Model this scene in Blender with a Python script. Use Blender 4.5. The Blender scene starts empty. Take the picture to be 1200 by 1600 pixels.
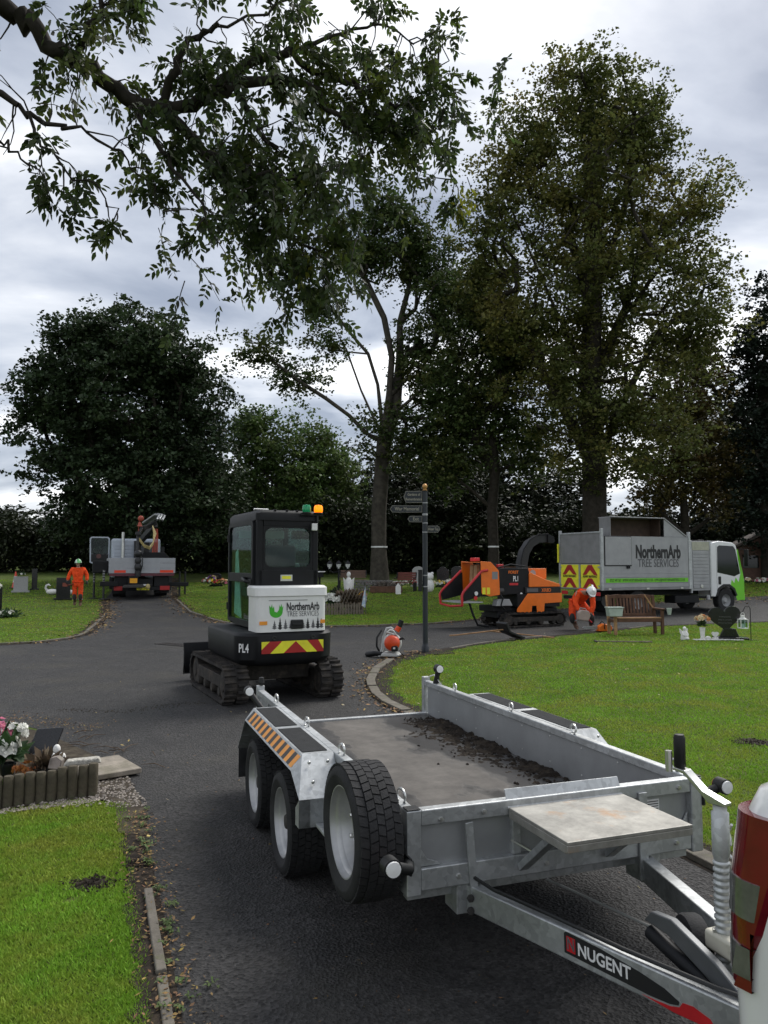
import bpy, bmesh, math, random
import numpy as np
from mathutils import Vector, Matrix

# ------------------------------------------------------------------ camera, sky, sun, exposure
scene = bpy.context.scene
COL = scene.collection
cam_d = bpy.data.cameras.new('camera')
cam = bpy.data.objects.new('camera', cam_d)
COL.objects.link(cam)
cam.location = (0, 0, 1.75)
cam.rotation_euler = (math.radians(90 + 3.81), 0, 0)
cam_d.sensor_width = 36
cam_d.lens = 27.0
cam_d.clip_start = 0.05
cam_d.clip_end = 4000
scene.camera = cam

SUN_EL, SUN_AZ = 48.0, 38.0          # sun behind thin cloud, ahead and to the right
world = bpy.data.worlds.new('World')
scene.world = world
world.use_nodes = True
wt = world.node_tree
wt.nodes.clear()
WN, WL = wt.nodes.new, wt.links.new
w_out = WN('ShaderNodeOutputWorld')
w_sky = WN('ShaderNodeTexSky')
w_sky.sky_type = 'NISHITA'
w_sky.sun_disc = False
w_sky.sun_elevation = math.radians(SUN_EL)
w_sky.sun_rotation = math.radians(SUN_AZ)
w_bg1 = WN('ShaderNodeBackground')
w_bg1.inputs[1].default_value = 0.10
WL(w_sky.outputs[0], w_bg1.inputs[0])
w_tc = WN('ShaderNodeTexCoord')
w_sep = WN('ShaderNodeSeparateXYZ')
WL(w_tc.outputs['Generated'], w_sep.inputs[0])
w_z = WN('ShaderNodeMath'); w_z.operation = 'MAXIMUM'; w_z.inputs[1].default_value = 0.0
WL(w_sep.outputs[2], w_z.inputs[0])
w_z2 = WN('ShaderNodeMath'); w_z2.operation = 'ADD'; w_z2.inputs[1].default_value = 0.22
WL(w_z.outputs[0], w_z2.inputs[0])
w_comb = WN('ShaderNodeCombineXYZ')
for i in range(2):
    dv = WN('ShaderNodeMath'); dv.operation = 'DIVIDE'
    WL(w_sep.outputs[i], dv.inputs[0]); WL(w_z2.outputs[0], dv.inputs[1])
    WL(dv.outputs[0], w_comb.inputs[i])
w_map = WN('ShaderNodeMapping')
w_map.inputs['Location'].default_value = (3.1, 1.4, 0.0)
w_map.inputs['Scale'].default_value = (0.75, 1.15, 1.0)
WL(w_comb.outputs[0], w_map.inputs[0])
w_n1 = WN('ShaderNodeTexNoise')
w_n1.inputs['Scale'].default_value = 1.5
w_n1.inputs['Detail'].default_value = 9
w_n1.inputs['Roughness'].default_value = 0.52
w_n1.inputs['Distortion'].default_value = 0.35
WL(w_map.outputs[0], w_n1.inputs['Vector'])
w_r = WN('ShaderNodeValToRGB')
cr = w_r.color_ramp
cr.elements[0].position = 0.38; cr.elements[0].color = (0.160, 0.179, 0.219, 1)
cr.elements[1].position = 0.635; cr.elements[1].color = (0.66, 0.66, 0.66, 1)
e = cr.elements.new(0.47); e.color = (0.265, 0.284, 0.322, 1)
e = cr.elements.new(0.55); e.color = (0.39, 0.402, 0.425, 1)
WL(w_n1.outputs['Fac'], w_r.inputs[0])
w_bg2 = WN('ShaderNodeBackground')
w_bg2.inputs[1].default_value = 1.0
WL(w_r.outputs[0], w_bg2.inputs[0])
w_mix = WN('ShaderNodeMixShader')
w_mix.inputs[0].default_value = 0.92
WL(w_bg1.outputs[0], w_mix.inputs[1]); WL(w_bg2.outputs[0], w_mix.inputs[2])
WL(w_mix.outputs[0], w_out.inputs[0])

sun_d = bpy.data.lights.new('sun', 'SUN')
sun_d.energy = 1.5
sun_d.angle = math.radians(28)
sun_d.color = (1.0, 0.97, 0.92)
sun = bpy.data.objects.new('sun', sun_d)
COL.objects.link(sun)
sun.location = (20, 30, 40)
sun.rotation_euler = (math.radians(90 - SUN_EL), 0, math.radians(180 - SUN_AZ))

scene.view_settings.view_transform = 'Standard'
scene.view_settings.look = 'None'
scene.view_settings.exposure = 1.22
scene.view_settings.gamma = 1.0
scene.view_settings.use_curve_mapping = False
scene.render.engine = 'CYCLES'
scene.cycles.use_denoising = True
scene.cycles.max_bounces = 6
scene.cycles.diffuse_bounces = 3
scene.cycles.glossy_bounces = 3
scene.cycles.transmission_bounces = 4
scene.cycles.transparent_max_bounces = 6

# ------------------------------------------------------------------ helpers
PI = math.pi
R = math.radians
rng = random.Random(7)


def tz(y):
    """Height of the ground: level near the camera, rising gently beyond the path junction."""
    t = max(0.0, min(y, 95.0) - 26.0)
    return 0.06 * t * t / (t + 6.0)


class MB:
    """Collects shapes for one mesh."""

    def __init__(s):
        s.v = []; s.f = []; s.m = []

    def add(s, verts, faces, mi=0):
        o = len(s.v)
        s.v += [tuple(v) for v in verts]
        s.f += [tuple(i + o for i in f) for f in faces]
        s.m += [mi] * len(faces)
        return s

    def box(s, x0, x1, y0, y1, z0, z1, mi=0):
        v = [(x, y, z) for z in (z0, z1) for y in (y0, y1) for x in (x0, x1)]
        return s.add(v, [(0, 2, 3, 1), (4, 5, 7, 6), (0, 1, 5, 4), (2, 6, 7, 3), (0, 4, 6, 2), (1, 3, 7, 5)], mi)

    def obox(s, c, size, rot=None, mi=0):
        h = [k / 2 for k in size]
        m = rot.to_3x3() if rot is not None else Matrix.Identity(3)
        c = Vector(c)
        v = [c + m @ Vector((x * h[0], y * h[1], z * h[2])) for z in (-1, 1) for y in (-1, 1) for x in (-1, 1)]
        return s.add(v, [(0, 2, 3, 1), (4, 5, 7, 6), (0, 1, 5, 4), (2, 6, 7, 3), (0, 4, 6, 2), (1, 3, 7, 5)], mi)

    def bar(s, p, q, w, h, up=(0, 0, 1), mi=0):
        p, q = Vector(p), Vector(q)
        d = (q - p)
        L = d.length
        d.normalize()
        side = d.cross(Vector(up))
        if side.length < 1e-4:
            side = d.cross(Vector((1, 0, 0)))
        side.normalize()
        u = side.cross(d)
        rot = Matrix((side, d, u)).transposed()
        return s.obox((p + q) / 2, (w, L, h), rot, mi)

    def prism(s, poly, a0, a1, axis='x', mi=0):
        def P(a, q):
            if axis == 'x': return (a, q[0], q[1])
            if axis == 'y': return (q[0], a, q[1])
            return (q[0], q[1], a)
        n = len(poly)
        v = [P(a0, q) for q in poly] + [P(a1, q) for q in poly]
        f = [tuple(range(n)), tuple(range(2 * n - 1, n - 1, -1))]
        f += [(i, (i + 1) % n, n + (i + 1) % n, n + i) for i in range(n)]
        return s.add(v, f, mi)

    def tube(s, pts, r, n=8, closed=False, mi=0, cap=True):
        pts = [Vector(p) for p in pts]
        k = len(pts)
        rs = r if isinstance(r, (list, tuple)) else [r] * k
        v = []
        ref = None
        for i, p in enumerate(pts):
            a = pts[i - 1] if (i > 0 or closed) else p
            b = pts[(i + 1) % k] if (i < k - 1 or closed) else p
            t = (b - a)
            t = t.normalized() if t.length > 1e-9 else Vector((0, 0, 1))
            if ref is None:
                ref = t.orthogonal().normalized()
            ref = (ref - t * ref.dot(t))
            ref = ref.normalized() if ref.length > 1e-6 else t.orthogonal().normalized()
            b2 = t.cross(ref)
            for j in range(n):
                an = 2 * PI * j / n
                v.append(p + (ref * math.cos(an) + b2 * math.sin(an)) * rs[i])
        f = []
        for i in range(k if closed else k - 1):
            i2 = (i + 1) % k
            for j in range(n):
                j2 = (j + 1) % n
                f.append((i * n + j, i * n + j2, i2 * n + j2, i2 * n + j))
        if cap and not closed:
            f.append(tuple(range(n - 1, -1, -1)))
            f.append(tuple((k - 1) * n + j for j in range(n)))
        return s.add(v, f, mi)

    def lathe(s, prof, c=(0, 0, 0), axis='z', n=24, mi=0, close=False):
        """prof: list of (radius, position along axis)."""
        c = Vector(c)
        v = []
        for (r, t) in prof:
            for j in range(n):
                a = 2 * PI * j / n
                ca, sa = r * math.cos(a), r * math.sin(a)
                if axis == 'z': q = (ca, sa, t)
                elif axis == 'x': q = (t, ca, sa)
                else: q = (ca, t, sa)
                v.append(c + Vector(q))
        f = []
        k = len(prof)
        for i in range(k if close else k - 1):
            i2 = (i + 1) % k
            for j in range(n):
                j2 = (j + 1) % n
                f.append((i * n + j, i * n + j2, i2 * n + j2, i2 * n + j))
        if not close:
            if prof[0][0] > 1e-5: f.append(tuple(range(n - 1, -1, -1)))
            if prof[-1][0] > 1e-5: f.append(tuple((k - 1) * n + j for j in range(n)))
        return s.add(v, f, mi)

    def ell(s, c, r, n=12, m=8, mi=0):
        c = Vector(c)
        r = r if isinstance(r, (list, tuple)) else (r, r, r)
        v = [c + Vector((0, 0, -r[2]))]
        for i in range(1, m):
            ph = -PI / 2 + PI * i / m
            for j in range(n):
                th = 2 * PI * j / n
                v.append(c + Vector((r[0] * math.cos(ph) * math.cos(th), r[1] * math.cos(ph) * math.sin(th), r[2] * math.sin(ph))))
        v.append(c + Vector((0, 0, r[2])))
        f = [(0, 1 + (j + 1) % n, 1 + j) for j in range(n)]
        for i in range(m - 2):
            for j in range(n):
                a, b = 1 + i * n + j, 1 + i * n + (j + 1) % n
                f.append((a, b, b + n, a + n))
        t = len(v) - 1
        f += [(1 + (m - 2) * n + j, 1 + (m - 2) * n + (j + 1) % n, t) for j in range(n)]
        return s.add(v, f, mi)

    def mesh(s, name, mats, smooth=None):
        me = bpy.data.meshes.new(name)
        me.from_pydata(s.v, [], s.f)
        for m in (mats if isinstance(mats, (list, tuple)) else [mats]):
            me.materials.append(m)
        if any(s.m):
            me.polygons.foreach_set('material_index', s.m)
        bm = bmesh.new()
        bm.from_mesh(me)
        bmesh.ops.recalc_face_normals(bm, faces=bm.faces)
        bm.to_mesh(me)
        bm.free()
        if smooth:
            me.polygons.foreach_set('use_smooth', [True] * len(me.polygons))
            me.set_sharp_from_angle(angle=R(smooth))
        return me

    def build(s, name, mats, parent=None, smooth=None, bevel=0, loc=None, rot=None, seg=2):
        o = bpy.data.objects.new(name, s.mesh(name, mats, smooth or (40 if bevel else None)))
        COL.objects.link(o)
        o.parent = parent
        if loc: o.location = loc
        if rot: o.rotation_euler = rot
        if bevel:
            b = o.modifiers.new('bevel', 'BEVEL')
            b.width = bevel; b.segments = seg; b.limit_method = 'ANGLE'; b.angle_limit = R(35)
            b.harden_normals = True
        return o


def tag(o, label=None, cat=None, group=None, kind=None):
    if label: o['label'] = label
    if cat: o['category'] = cat
    if group: o['group'] = group
    if kind: o['kind'] = kind
    return o


def thing(name, label, cat, loc=(0, 0, 0), rz=0, group=None):
    o = bpy.data.objects.new(name, None)
    o.empty_display_size = 0.2
    COL.objects.link(o)
    o.location = loc
    o.rotation_euler = (0, 0, rz)
    return tag(o, label, cat, group)


def dup(root, loc=None, rz=None, label=None, parent=None):
    r = root.copy()
    COL.objects.link(r)
    if parent is not None: r.parent = parent
    if loc is not None: r.location = loc
    if rz is not None: r.rotation_euler = (0, 0, rz)
    if label: r['label'] = label
    for ch in list(root.children):
        c = ch.copy(); COL.objects.link(c); c.parent = r
        for g in list(ch.children):
            d = g.copy(); COL.objects.link(d); d.parent = c
    return r


def np_mesh(name, V, nper, mat, parent=None, smooth=False):
    """Mesh of many separate faces: V has nper vertices per face, in order."""
    V = np.asarray(V, dtype=np.float32).reshape(-1, 3)
    n = len(V)
    me = bpy.data.meshes.new(name)
    me.vertices.add(n)
    me.vertices.foreach_set('co', V.ravel())
    me.loops.add(n)
    me.loops.foreach_set('vertex_index', np.arange(n, dtype=np.int32))
    me.polygons.add(n // nper)
    me.polygons.foreach_set('loop_start', np.arange(0, n, nper, dtype=np.int32))
    me.update(calc_edges=True)
    me.materials.append(mat)
    o = bpy.data.objects.new(name, me)
    COL.objects.link(o)
    o.parent = parent
    return o


def rot_frame(right, up, normal, origin):
    m = Matrix((right, up, normal)).transposed().to_4x4()
    m.translation = Vector(origin)
    return m


def text(body, size, mat, parent, right, up, origin, xs=1.0, bold=0.0, name='lettering', align='CENTER', depth=0.0006):
    right, up = Vector(right).normalized(), Vector(up).normalized()
    cu = bpy.data.curves.new(name, 'FONT')
    cu.body = body
    cu.size = size
    cu.align_x = align
    cu.align_y = 'CENTER'
    cu.offset = bold
    cu.extrude = depth
    cu.resolution_u = 3
    tmp = bpy.data.objects.new('tmp_text', cu)
    COL.objects.link(tmp)
    dg = bpy.context.evaluated_depsgraph_get()
    me = bpy.data.meshes.new_from_object(tmp.evaluated_get(dg))
    bpy.data.objects.remove(tmp)
    me.transform(rot_frame(right, up, right.cross(up), origin) @ Matrix.Diagonal((xs, 1, 1, 1)))
    me.materials.clear()
    me.materials.append(mat)
    me.name = name
    o = bpy.data.objects.new(name, me)
    COL.objects.link(o)
    o.parent = parent
    return o


def flat(poly, mat, parent, right, up, origin, name, depth=0.0012):
    """Thin printed sheet (sticker, panel) from a 2-D outline."""
    right, up = Vector(right).normalized(), Vector(up).normalized()
    m = rot_frame(right, up, right.cross(up), origin)
    b = MB().prism(poly, 0, depth, 'z')
    b.v = [tuple(m @ Vector(v)) for v in b.v]
    return b.build(name, mat, parent)


# ------------------------------------------------------------------ materials
def M(name, col, rough=0.5, metal=0.0, var=0.15, vs=6.0, bump=0.0, bs=80.0, spec=0.5, col2=None, c2pos=(0.5, 0.62),
      c2s=3.0, emit=0, trans=0, island=0.0, coat=0, det=6, bd=.01):
    m = bpy.data.materials.new(name)
    m.use_nodes = True
    t = m.node_tree
    N, L = t.nodes.new, t.links.new
    p = t.nodes['Principled BSDF']
    p.inputs['Roughness'].default_value = rough
    p.inputs['Metallic'].default_value = metal
    p.inputs['Specular IOR Level'].default_value = spec
    if coat:
        p.inputs['Coat Weight'].default_value = coat
        p.inputs['Coat Roughness'].default_value = 0.08
    tc = N('ShaderNodeTexCoord')
    out = None
    if var or col2:
        nz = N('ShaderNodeTexNoise')
        nz.inputs['Scale'].default_value = vs
        nz.inputs['Detail'].default_value = det
        nz.inputs['Roughness'].default_value = 0.62
        L(tc.outputs['Object'], nz.inputs['Vector'])
        r = N('ShaderNodeValToRGB')
        r.color_ramp.elements[0].position = 0.3
        r.color_ramp.elements[1].position = 0.7
        r.color_ramp.elements[0].color = tuple(c * (1 - var) for c in col) + (1,)
        r.color_ramp.elements[1].color = tuple(min(1, c * (1 + var)) for c in col) + (1,)
        L(nz.outputs['Fac'], r.inputs[0])
        out = r.outputs[0]
        if col2:
            n2 = N('ShaderNodeTexNoise')
            n2.inputs['Scale'].default_value = c2s
            n2.inputs['Detail'].default_value = 8
            n2.inputs['Roughness'].default_value = 0.65
            L(tc.outputs['Object'], n2.inputs['Vector'])
            r2 = N('ShaderNodeMapRange')
            r2.inputs[1].default_value = c2pos[0]
            r2.inputs[2].default_value = c2pos[1]
            L(n2.outputs['Fac'], r2.inputs[0])
            mx = N('ShaderNodeMix'); mx.data_type = 'RGBA'
            L(r2.outputs[0], mx.inputs['Factor'])
            L(out, mx.inputs[6])
            mx.inputs[7].default_value = tuple(col2) + (1,)
            out = mx.outputs[2]
        if island:
            g = N('ShaderNodeNewGeometry')
            hs = N('ShaderNodeHueSaturation')
            mr = N('ShaderNodeMapRange')
            mr.inputs[3].default_value = 1 - island
            mr.inputs[4].default_value = 1 + island
            L(g.outputs['Random Per Island'], mr.inputs[0])
            L(mr.outputs[0], hs.inputs['Value'])
            mr2 = N('ShaderNodeMapRange')
            mr2.inputs[3].default_value = 0.5 - 0.035 * island
            mr2.inputs[4].default_value = 0.5 + 0.03 * island
            mm = N('ShaderNodeMath'); mm.operation = 'FRACT'
            mk = N('ShaderNodeMath'); mk.operation = 'MULTIPLY'; mk.inputs[1].default_value = 17.3
            L(g.outputs['Random Per Island'], mk.inputs[0]); L(mk.outputs[0], mm.inputs[0]); L(mm.outputs[0], mr2.inputs[0])
            L(mr2.outputs[0], hs.inputs['Hue'])
            L(out, hs.inputs['Color'])
            out = hs.outputs[0]
        L(out, p.inputs['Base Color'])
    else:
        p.inputs['Base Color'].default_value = tuple(col) + (1,)
    if bump:
        nb = N('ShaderNodeTexNoise')
        nb.inputs['Scale'].default_value = bs
        nb.inputs['Detail'].default_value = 4
        L(tc.outputs['Object'], nb.inputs['Vector'])
        bp = N('ShaderNodeBump')
        bp.inputs['Strength'].default_value = bump
        bp.inputs['Distance'].default_value = bd
        L(nb.outputs['Fac'], bp.inputs['Height'])
        L(bp.outputs[0], p.inputs['Normal'])
    if emit:
        p.inputs['Emission Color'].default_value = tuple(col) + (1,)
        p.inputs['Emission Strength'].default_value = emit
    if trans:
        tb = N('ShaderNodeBsdfTranslucent')
        if out is not None: L(out, tb.inputs[0])
        else: tb.inputs[0].default_value = tuple(col) + (1,)
        ms = N('ShaderNodeMixShader')
        ms.inputs[0].default_value = trans
        L(p.outputs[0], ms.inputs[1]); L(tb.outputs[0], ms.inputs[2])
        L(ms.outputs[0], t.nodes['Material Output'].inputs[0])
    return m


def glass_mat(name, col, rough=0.03, ior=1.2):
    m = bpy.data.materials.new(name)
    m.use_nodes = True
    t = m.node_tree
    N, L = t.nodes.new, t.links.new
    t.nodes.remove(t.nodes['Principled BSDF'])
    tr = N('ShaderNodeBsdfTransparent'); tr.inputs[0].default_value = tuple(col) + (1,)
    gl = N('ShaderNodeBsdfGlossy'); gl.inputs['Roughness'].default_value = rough
    lw = N('ShaderNodeLayerWeight'); lw.inputs[0].default_value = .5
    pw_ = N('ShaderNodeMath'); pw_.operation = 'POWER'; pw_.inputs[1].default_value = 5.0; L(lw.outputs['Facing'], pw_.inputs[0])
    fr = N('ShaderNodeMath'); fr.operation = 'MULTIPLY_ADD'; fr.inputs[1].default_value = .45; fr.inputs[2].default_value = .025; L(pw_.outputs[0], fr.inputs[0])
    mx = N('ShaderNodeMixShader')
    L(fr.outputs[0], mx.inputs[0]); L(tr.outputs[0], mx.inputs[1]); L(gl.outputs[0], mx.inputs[2])
    L(mx.outputs[0], t.nodes['Material Output'].inputs[0])
    return m


def galv_mat(name, base=(0.46, 0.475, 0.48), rough=0.48, metal=0.75):
    """Hot-dip galvanised steel: spangle cells, dull streaks, small bright scuffs."""
    m = bpy.data.materials.new(name)
    m.use_nodes = True
    t = m.node_tree
    N, L = t.nodes.new, t.links.new
    p = t.nodes['Principled BSDF']
    tc = N('ShaderNodeTexCoord')
    vo = N('ShaderNodeTexVoronoi'); vo.inputs['Scale'].default_value = 42
    n0 = N('ShaderNodeTexNoise'); n0.inputs['Scale'].default_value = 9; n0.inputs['Detail'].default_value = 6
    n1 = N('ShaderNodeTexNoise'); n1.inputs['Scale'].default_value = 2.4; n1.inputs['Detail'].default_value = 8; n1.inputs['Roughness'].default_value = .7
    ad = N('ShaderNodeMixRGB'); ad.blend_type = 'ADD'; ad.inputs[0].default_value = 0.09
    L(tc.outputs['Object'], ad.inputs[1]); L(n0.outputs['Color'], ad.inputs[2])
    L(tc.outputs['Object'], n0.inputs['Vector']); L(tc.outputs['Object'], n1.inputs['Vector'])
    L(ad.outputs[0], vo.inputs['Vector'])
    bw = N('ShaderNodeRGBToBW'); L(vo.outputs['Color'], bw.inputs[0])
    mr = N('ShaderNodeMapRange'); mr.inputs[3].default_value = 0.80; mr.inputs[4].default_value = 1.16
    L(bw.outputs[0], mr.inputs[0])
    mr1 = N('ShaderNodeMapRange'); mr1.inputs[1].default_value = .3; mr1.inputs[2].default_value = .7
    mr1.inputs[3].default_value = 0.74; mr1.inputs[4].default_value = 1.22
    L(n1.outputs['Fac'], mr1.inputs[0])
    mu = N('ShaderNodeMath'); mu.operation = 'MULTIPLY'; L(mr.outputs[0], mu.inputs[0]); L(mr1.outputs[0], mu.inputs[1])
    hs = N('ShaderNodeHueSaturation'); hs.inputs['Color'].default_value = tuple(base) + (1,)
    L(mu.outputs[0], hs.inputs['Value'])
    L(hs.outputs[0], p.inputs['Base Color'])
    p.inputs['Metallic'].default_value = metal
    mr2 = N('ShaderNodeMapRange'); mr2.inputs[3].default_value = rough - .12; mr2.inputs[4].default_value = rough + .16
    L(n1.outputs['Fac'], mr2.inputs[0]); L(mr2.outputs[0], p.inputs['Roughness'])
    bp = N('ShaderNodeBump'); bp.inputs['Strength'].default_value = .12; bp.inputs['Distance'].default_value = .004
    L(n0.outputs['Fac'], bp.inputs['Height']); L(bp.outputs[0], p.inputs['Normal'])
    return m


GALV = galv_mat('galvanised_steel')
GALV_SHELF = M('worn_galvanised_shelf', (0.30, 0.29, 0.265), .5, .5, .28, 12, .1, 60, col2=(0.36, 0.20, 0.09), c2pos=(.57, .75), c2s=5)
SHEET = M('aluminium_sheet', (0.36, 0.37, 0.38), .5, .7, .12, 4, .05, 30)
ZINC = M('bright_zinc', (0.6, 0.6, 0.58), .3, .9, .1)
RUBBER = M('tyre_rubber', (0.022, 0.022, 0.023), .8, 0, .35, 12, .25, 120, .3)
BLACKPL = M('black_plastic', (0.010, 0.0105, 0.011), .5, 0, .2, 8, .05, 200, .4)
BLACKP = M('black_machine_paint', (0.009, 0.0095, 0.011), .55, 0, .3, 5, .05, 60, .25, col2=(.020, .019, .017), c2pos=(.55, .75))
GRIP = M('grip_tape', (0.02, 0.021, 0.022), .9, 0, .25, 20, .3, 500, .3)
RIM = M('wheel_silver', (0.42, 0.42, 0.42), .42, .6, .15, 8)
WHITEP = M('white_machine_paint', (0.74, 0.74, 0.72), .35, 0, .05, 4, 0, 60, .5, col2=(.55, .53, .49), c2pos=(.62, .85), c2s=5)
ORANGE_STR = M('orange_reflective', (0.85, 0.32, 0.03), .5)
RED = M('red_paint', (0.50, 0.015, 0.02), .4)
DARKRED = M('dark_red_reflective', (0.36, 0.012, 0.012), .45)
YELLOW = M('yellow_reflective', (0.78, 0.74, 0.03), .5)
GREENP = M('lime_green_paint', (0.16, 0.56, 0.02), .35, 0, .06, 4)
LOGOGREEN = M('logo_green', (0.05, 0.42, 0.02), .5)
BLACKT = M('black_print', (0.012, 0.012, 0.013), .5, 0, 0)
GREYT = M('grey_print', (0.10, 0.10, 0.105), .5, 0, 0)
WHITET = M('white_print', (0.75, 0.75, 0.74), .5, 0, 0)
GOLDT = M('pale_print', (0.30, 0.28, 0.22), .5, 0, 0)
MUDSTEEL = M('muddy_steel', (0.036, 0.032, 0.028), .8, 0, .45, 9, .4, 40, .3, col2=(.075, .062, .05), c2pos=(.5, .62), c2s=6)
MUDRUB = M('muddy_track_rubber', (0.022, 0.020, 0.019), .85, 0, .4, 9, .4, 60, .3, col2=(.058, .050, .042), c2pos=(.48, .62), c2s=7)
ORANGEP = M('orange_machine_paint', (0.80, 0.17, 0.012), .4, 0, .1, 4, 0, 60, .5, col2=(.42, .13, .03), c2pos=(.62, .8), c2s=4)
ALU = M('mill_aluminium', (0.34, 0.345, 0.35), .55, .35, .1, 3, .03, 20)
ALU_D = M('dull_aluminium', (0.24, 0.24, 0.24), .6, .35, .18, 3)
CABWHITE = M('cab_white', (0.72, 0.73, 0.73), .25, 0, .04, 3, coat=.4)
GLASS = glass_mat('tinted_glass', (0.70, 0.82, 0.79))
GLASS_D = M('dark_glass', (0.012, 0.016, 0.017), .06, 0, .2, 3)
BARK = M('bark', (0.034, 0.029, 0.023), .9, 0, .45, 5, .8, 12, .2)
BARK_L = M('grey_bark', (0.062, 0.055, 0.045), .9, 0, .4, 4, .8, 10, .2)
HIVIS = M('hi_vis_orange', (0.92, 0.085, 0.018), .8, 0, .18, 7, 1.0, 11, .2, bd=.07)
HIVIS_T = M('hi_vis_orange_muddy', (0.80, 0.08, 0.018), .8, 0, .2, 6, 1.0, 11, .2, bd=.07, col2=(.12, .05, .03), c2pos=(.55, .7), c2s=5)
SKINM = M('skin', (0.42, 0.25, 0.18), .6, 0, .1)
BOOT = M('boot_leather', (0.10, 0.055, 0.032), .7, 0, .3)
GLOVE = M('dark_glove', (0.02, 0.02, 0.02), .8)
CONC = M('concrete', (0.145, 0.130, 0.108), .9, 0, .3, 10, .5, 90, .3, col2=(.11, .115, .06), c2pos=(.52, .68), c2s=6)
WOOD_BENCH = M('weathered_brown_wood', (0.105, 0.055, 0.034), .75, 0, .35, 7, .4, 30, .3)
WOOD_PALE = M('bare_pale_wood', (0.34, 0.20, 0.10), .75, 0, .3, 9, .3, 40, .3)
WOOD_GREY = M('grey_weathered_wood', (0.16, 0.135, 0.105), .85, 0, .35, 8, .4, 30, .3)
LOGWOOD = M('log_roll_wood', (0.085, 0.072, 0.05), .9, 0, .4, 9, .5, 40, .3, col2=(.06, .068, .034), c2pos=(.5, .65), c2s=6)
POSTM = M('blue_black_post_paint', (0.008, 0.013, 0.018), .4, 0, .15)
GOLD = M('gold_paint', (0.50, 0.27, 0.09), .4, .4)
GRANITE_B = M('black_granite', (0.012, 0.012, 0.014), .18, 0, .3, 60)
GRANITE_G = M('grey_granite', (0.33, 0.33, 0.32), .6, 0, .3, 90)
STONE_W = M('white_stone', (0.72, 0.71, 0.68), .7, 0, .12, 12, .3, 40)
SOILM = M('soil', (0.022, 0.017, 0.013), .95, 0, .5, 18, 1.0, 45, .2, col2=(.048, .037, .026), c2pos=(.5, .65), c2s=14)

# ------------------------------------------------------------------ ground, paths, kerbs
LAWN = M('lawn_ground', (0.060, 0.088, 0.017), .95, 0, .35, 1.4, .6, 60, .15, col2=(.080, .085, .022), c2pos=(.5, .7), c2s=.6)
BLADE = M('grass_blade', (0.190, 0.345, 0.034), .65, 0, .25, .9, 0, 60, .2, col2=(.285, .335, .052), c2pos=(.44, .62), c2s=1.3, island=.28, trans=.3)


def tarmac_mat():
    m = bpy.data.materials.new('tarmac')
    m.use_nodes = True
    t = m.node_tree
    N, L = t.nodes.new, t.links.new
    p = t.nodes['Principled BSDF']
    tc = N('ShaderNodeTexCoord')

    def noise(s, d=6, r=.6):
        n = N('ShaderNodeTexNoise'); n.inputs['Scale'].default_value = s; n.inputs['Detail'].default_value = d
        n.inputs['Roughness'].default_value = r
        L(tc.outputs['Object'], n.inputs['Vector'])
        return n
    big, mid, fine = noise(.55, 9), noise(1.6, 9, .72), noise(95, 3)
    vo = N('ShaderNodeTexVoronoi'); vo.inputs['Scale'].default_value = 62
    L(tc.outputs['Object'], vo.inputs['Vector'])
    r = N('ShaderNodeValToRGB')
    r.color_ramp.elements[0].position = .34; r.color_ramp.elements[0].color = (.012, .0118, .0118, 1)
    r.color_ramp.elements[1].position = .66; r.color_ramp.elements[1].color = (.051, .049, .048, 1)
    L(mid.outputs['Fac'], r.inputs[0])
    # individual stones of the aggregate
    st = N('ShaderNodeMapRange'); st.inputs[3].default_value = .30; st.inputs[4].default_value = 1.9
    bw = N('ShaderNodeRGBToBW'); L(vo.outputs['Color'], bw.inputs[0]); L(bw.outputs[0], st.inputs[0])
    hs = N('ShaderNodeHueSaturation'); L(r.outputs[0], hs.inputs['Color']); L(st.outputs[0], hs.inputs['Value'])
    # mossy brown worn patches
    mr = N('ShaderNodeMapRange'); mr.inputs[1].default_value = .52; mr.inputs[2].default_value = .72
    mr.inputs[4].default_value = .7
    L(big.outputs['Fac'], mr.inputs[0])
    mx = N('ShaderNodeMix'); mx.data_type = 'RGBA'
    L(mr.outputs[0], mx.inputs['Factor']); L(hs.outputs[0], mx.inputs[6]); mx.inputs[7].default_value = (.060, .055, .042, 1)
    L(mx.outputs[2], p.inputs['Base Color'])
    rr = N('ShaderNodeMapRange'); rr.inputs[1].default_value = .35; rr.inputs[2].default_value = .65
    rr.inputs[3].default_value = .62; rr.inputs[4].default_value = .92
    L(mid.outputs['Fac'], rr.inputs[0]); L(rr.outputs[0], p.inputs['Roughness'])
    bp = N('ShaderNodeBump'); bp.inputs['Strength'].default_value = 1.0; bp.inputs['Distance'].default_value = .012
    ad = N('ShaderNodeMath'); ad.operation = 'ADD'
    L(vo.outputs['Distance'], ad.inputs[0]); L(fine.outputs['Fac'], ad.inputs[1])
    L(ad.outputs[0], bp.inputs['Height']); L(bp.outputs[0], p.inputs['Normal'])
    p.inputs['Specular IOR Level'].default_value = .35
    return m


TARMAC = tarmac_mat()


from mathutils.geometry import tessellate_polygon


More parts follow.
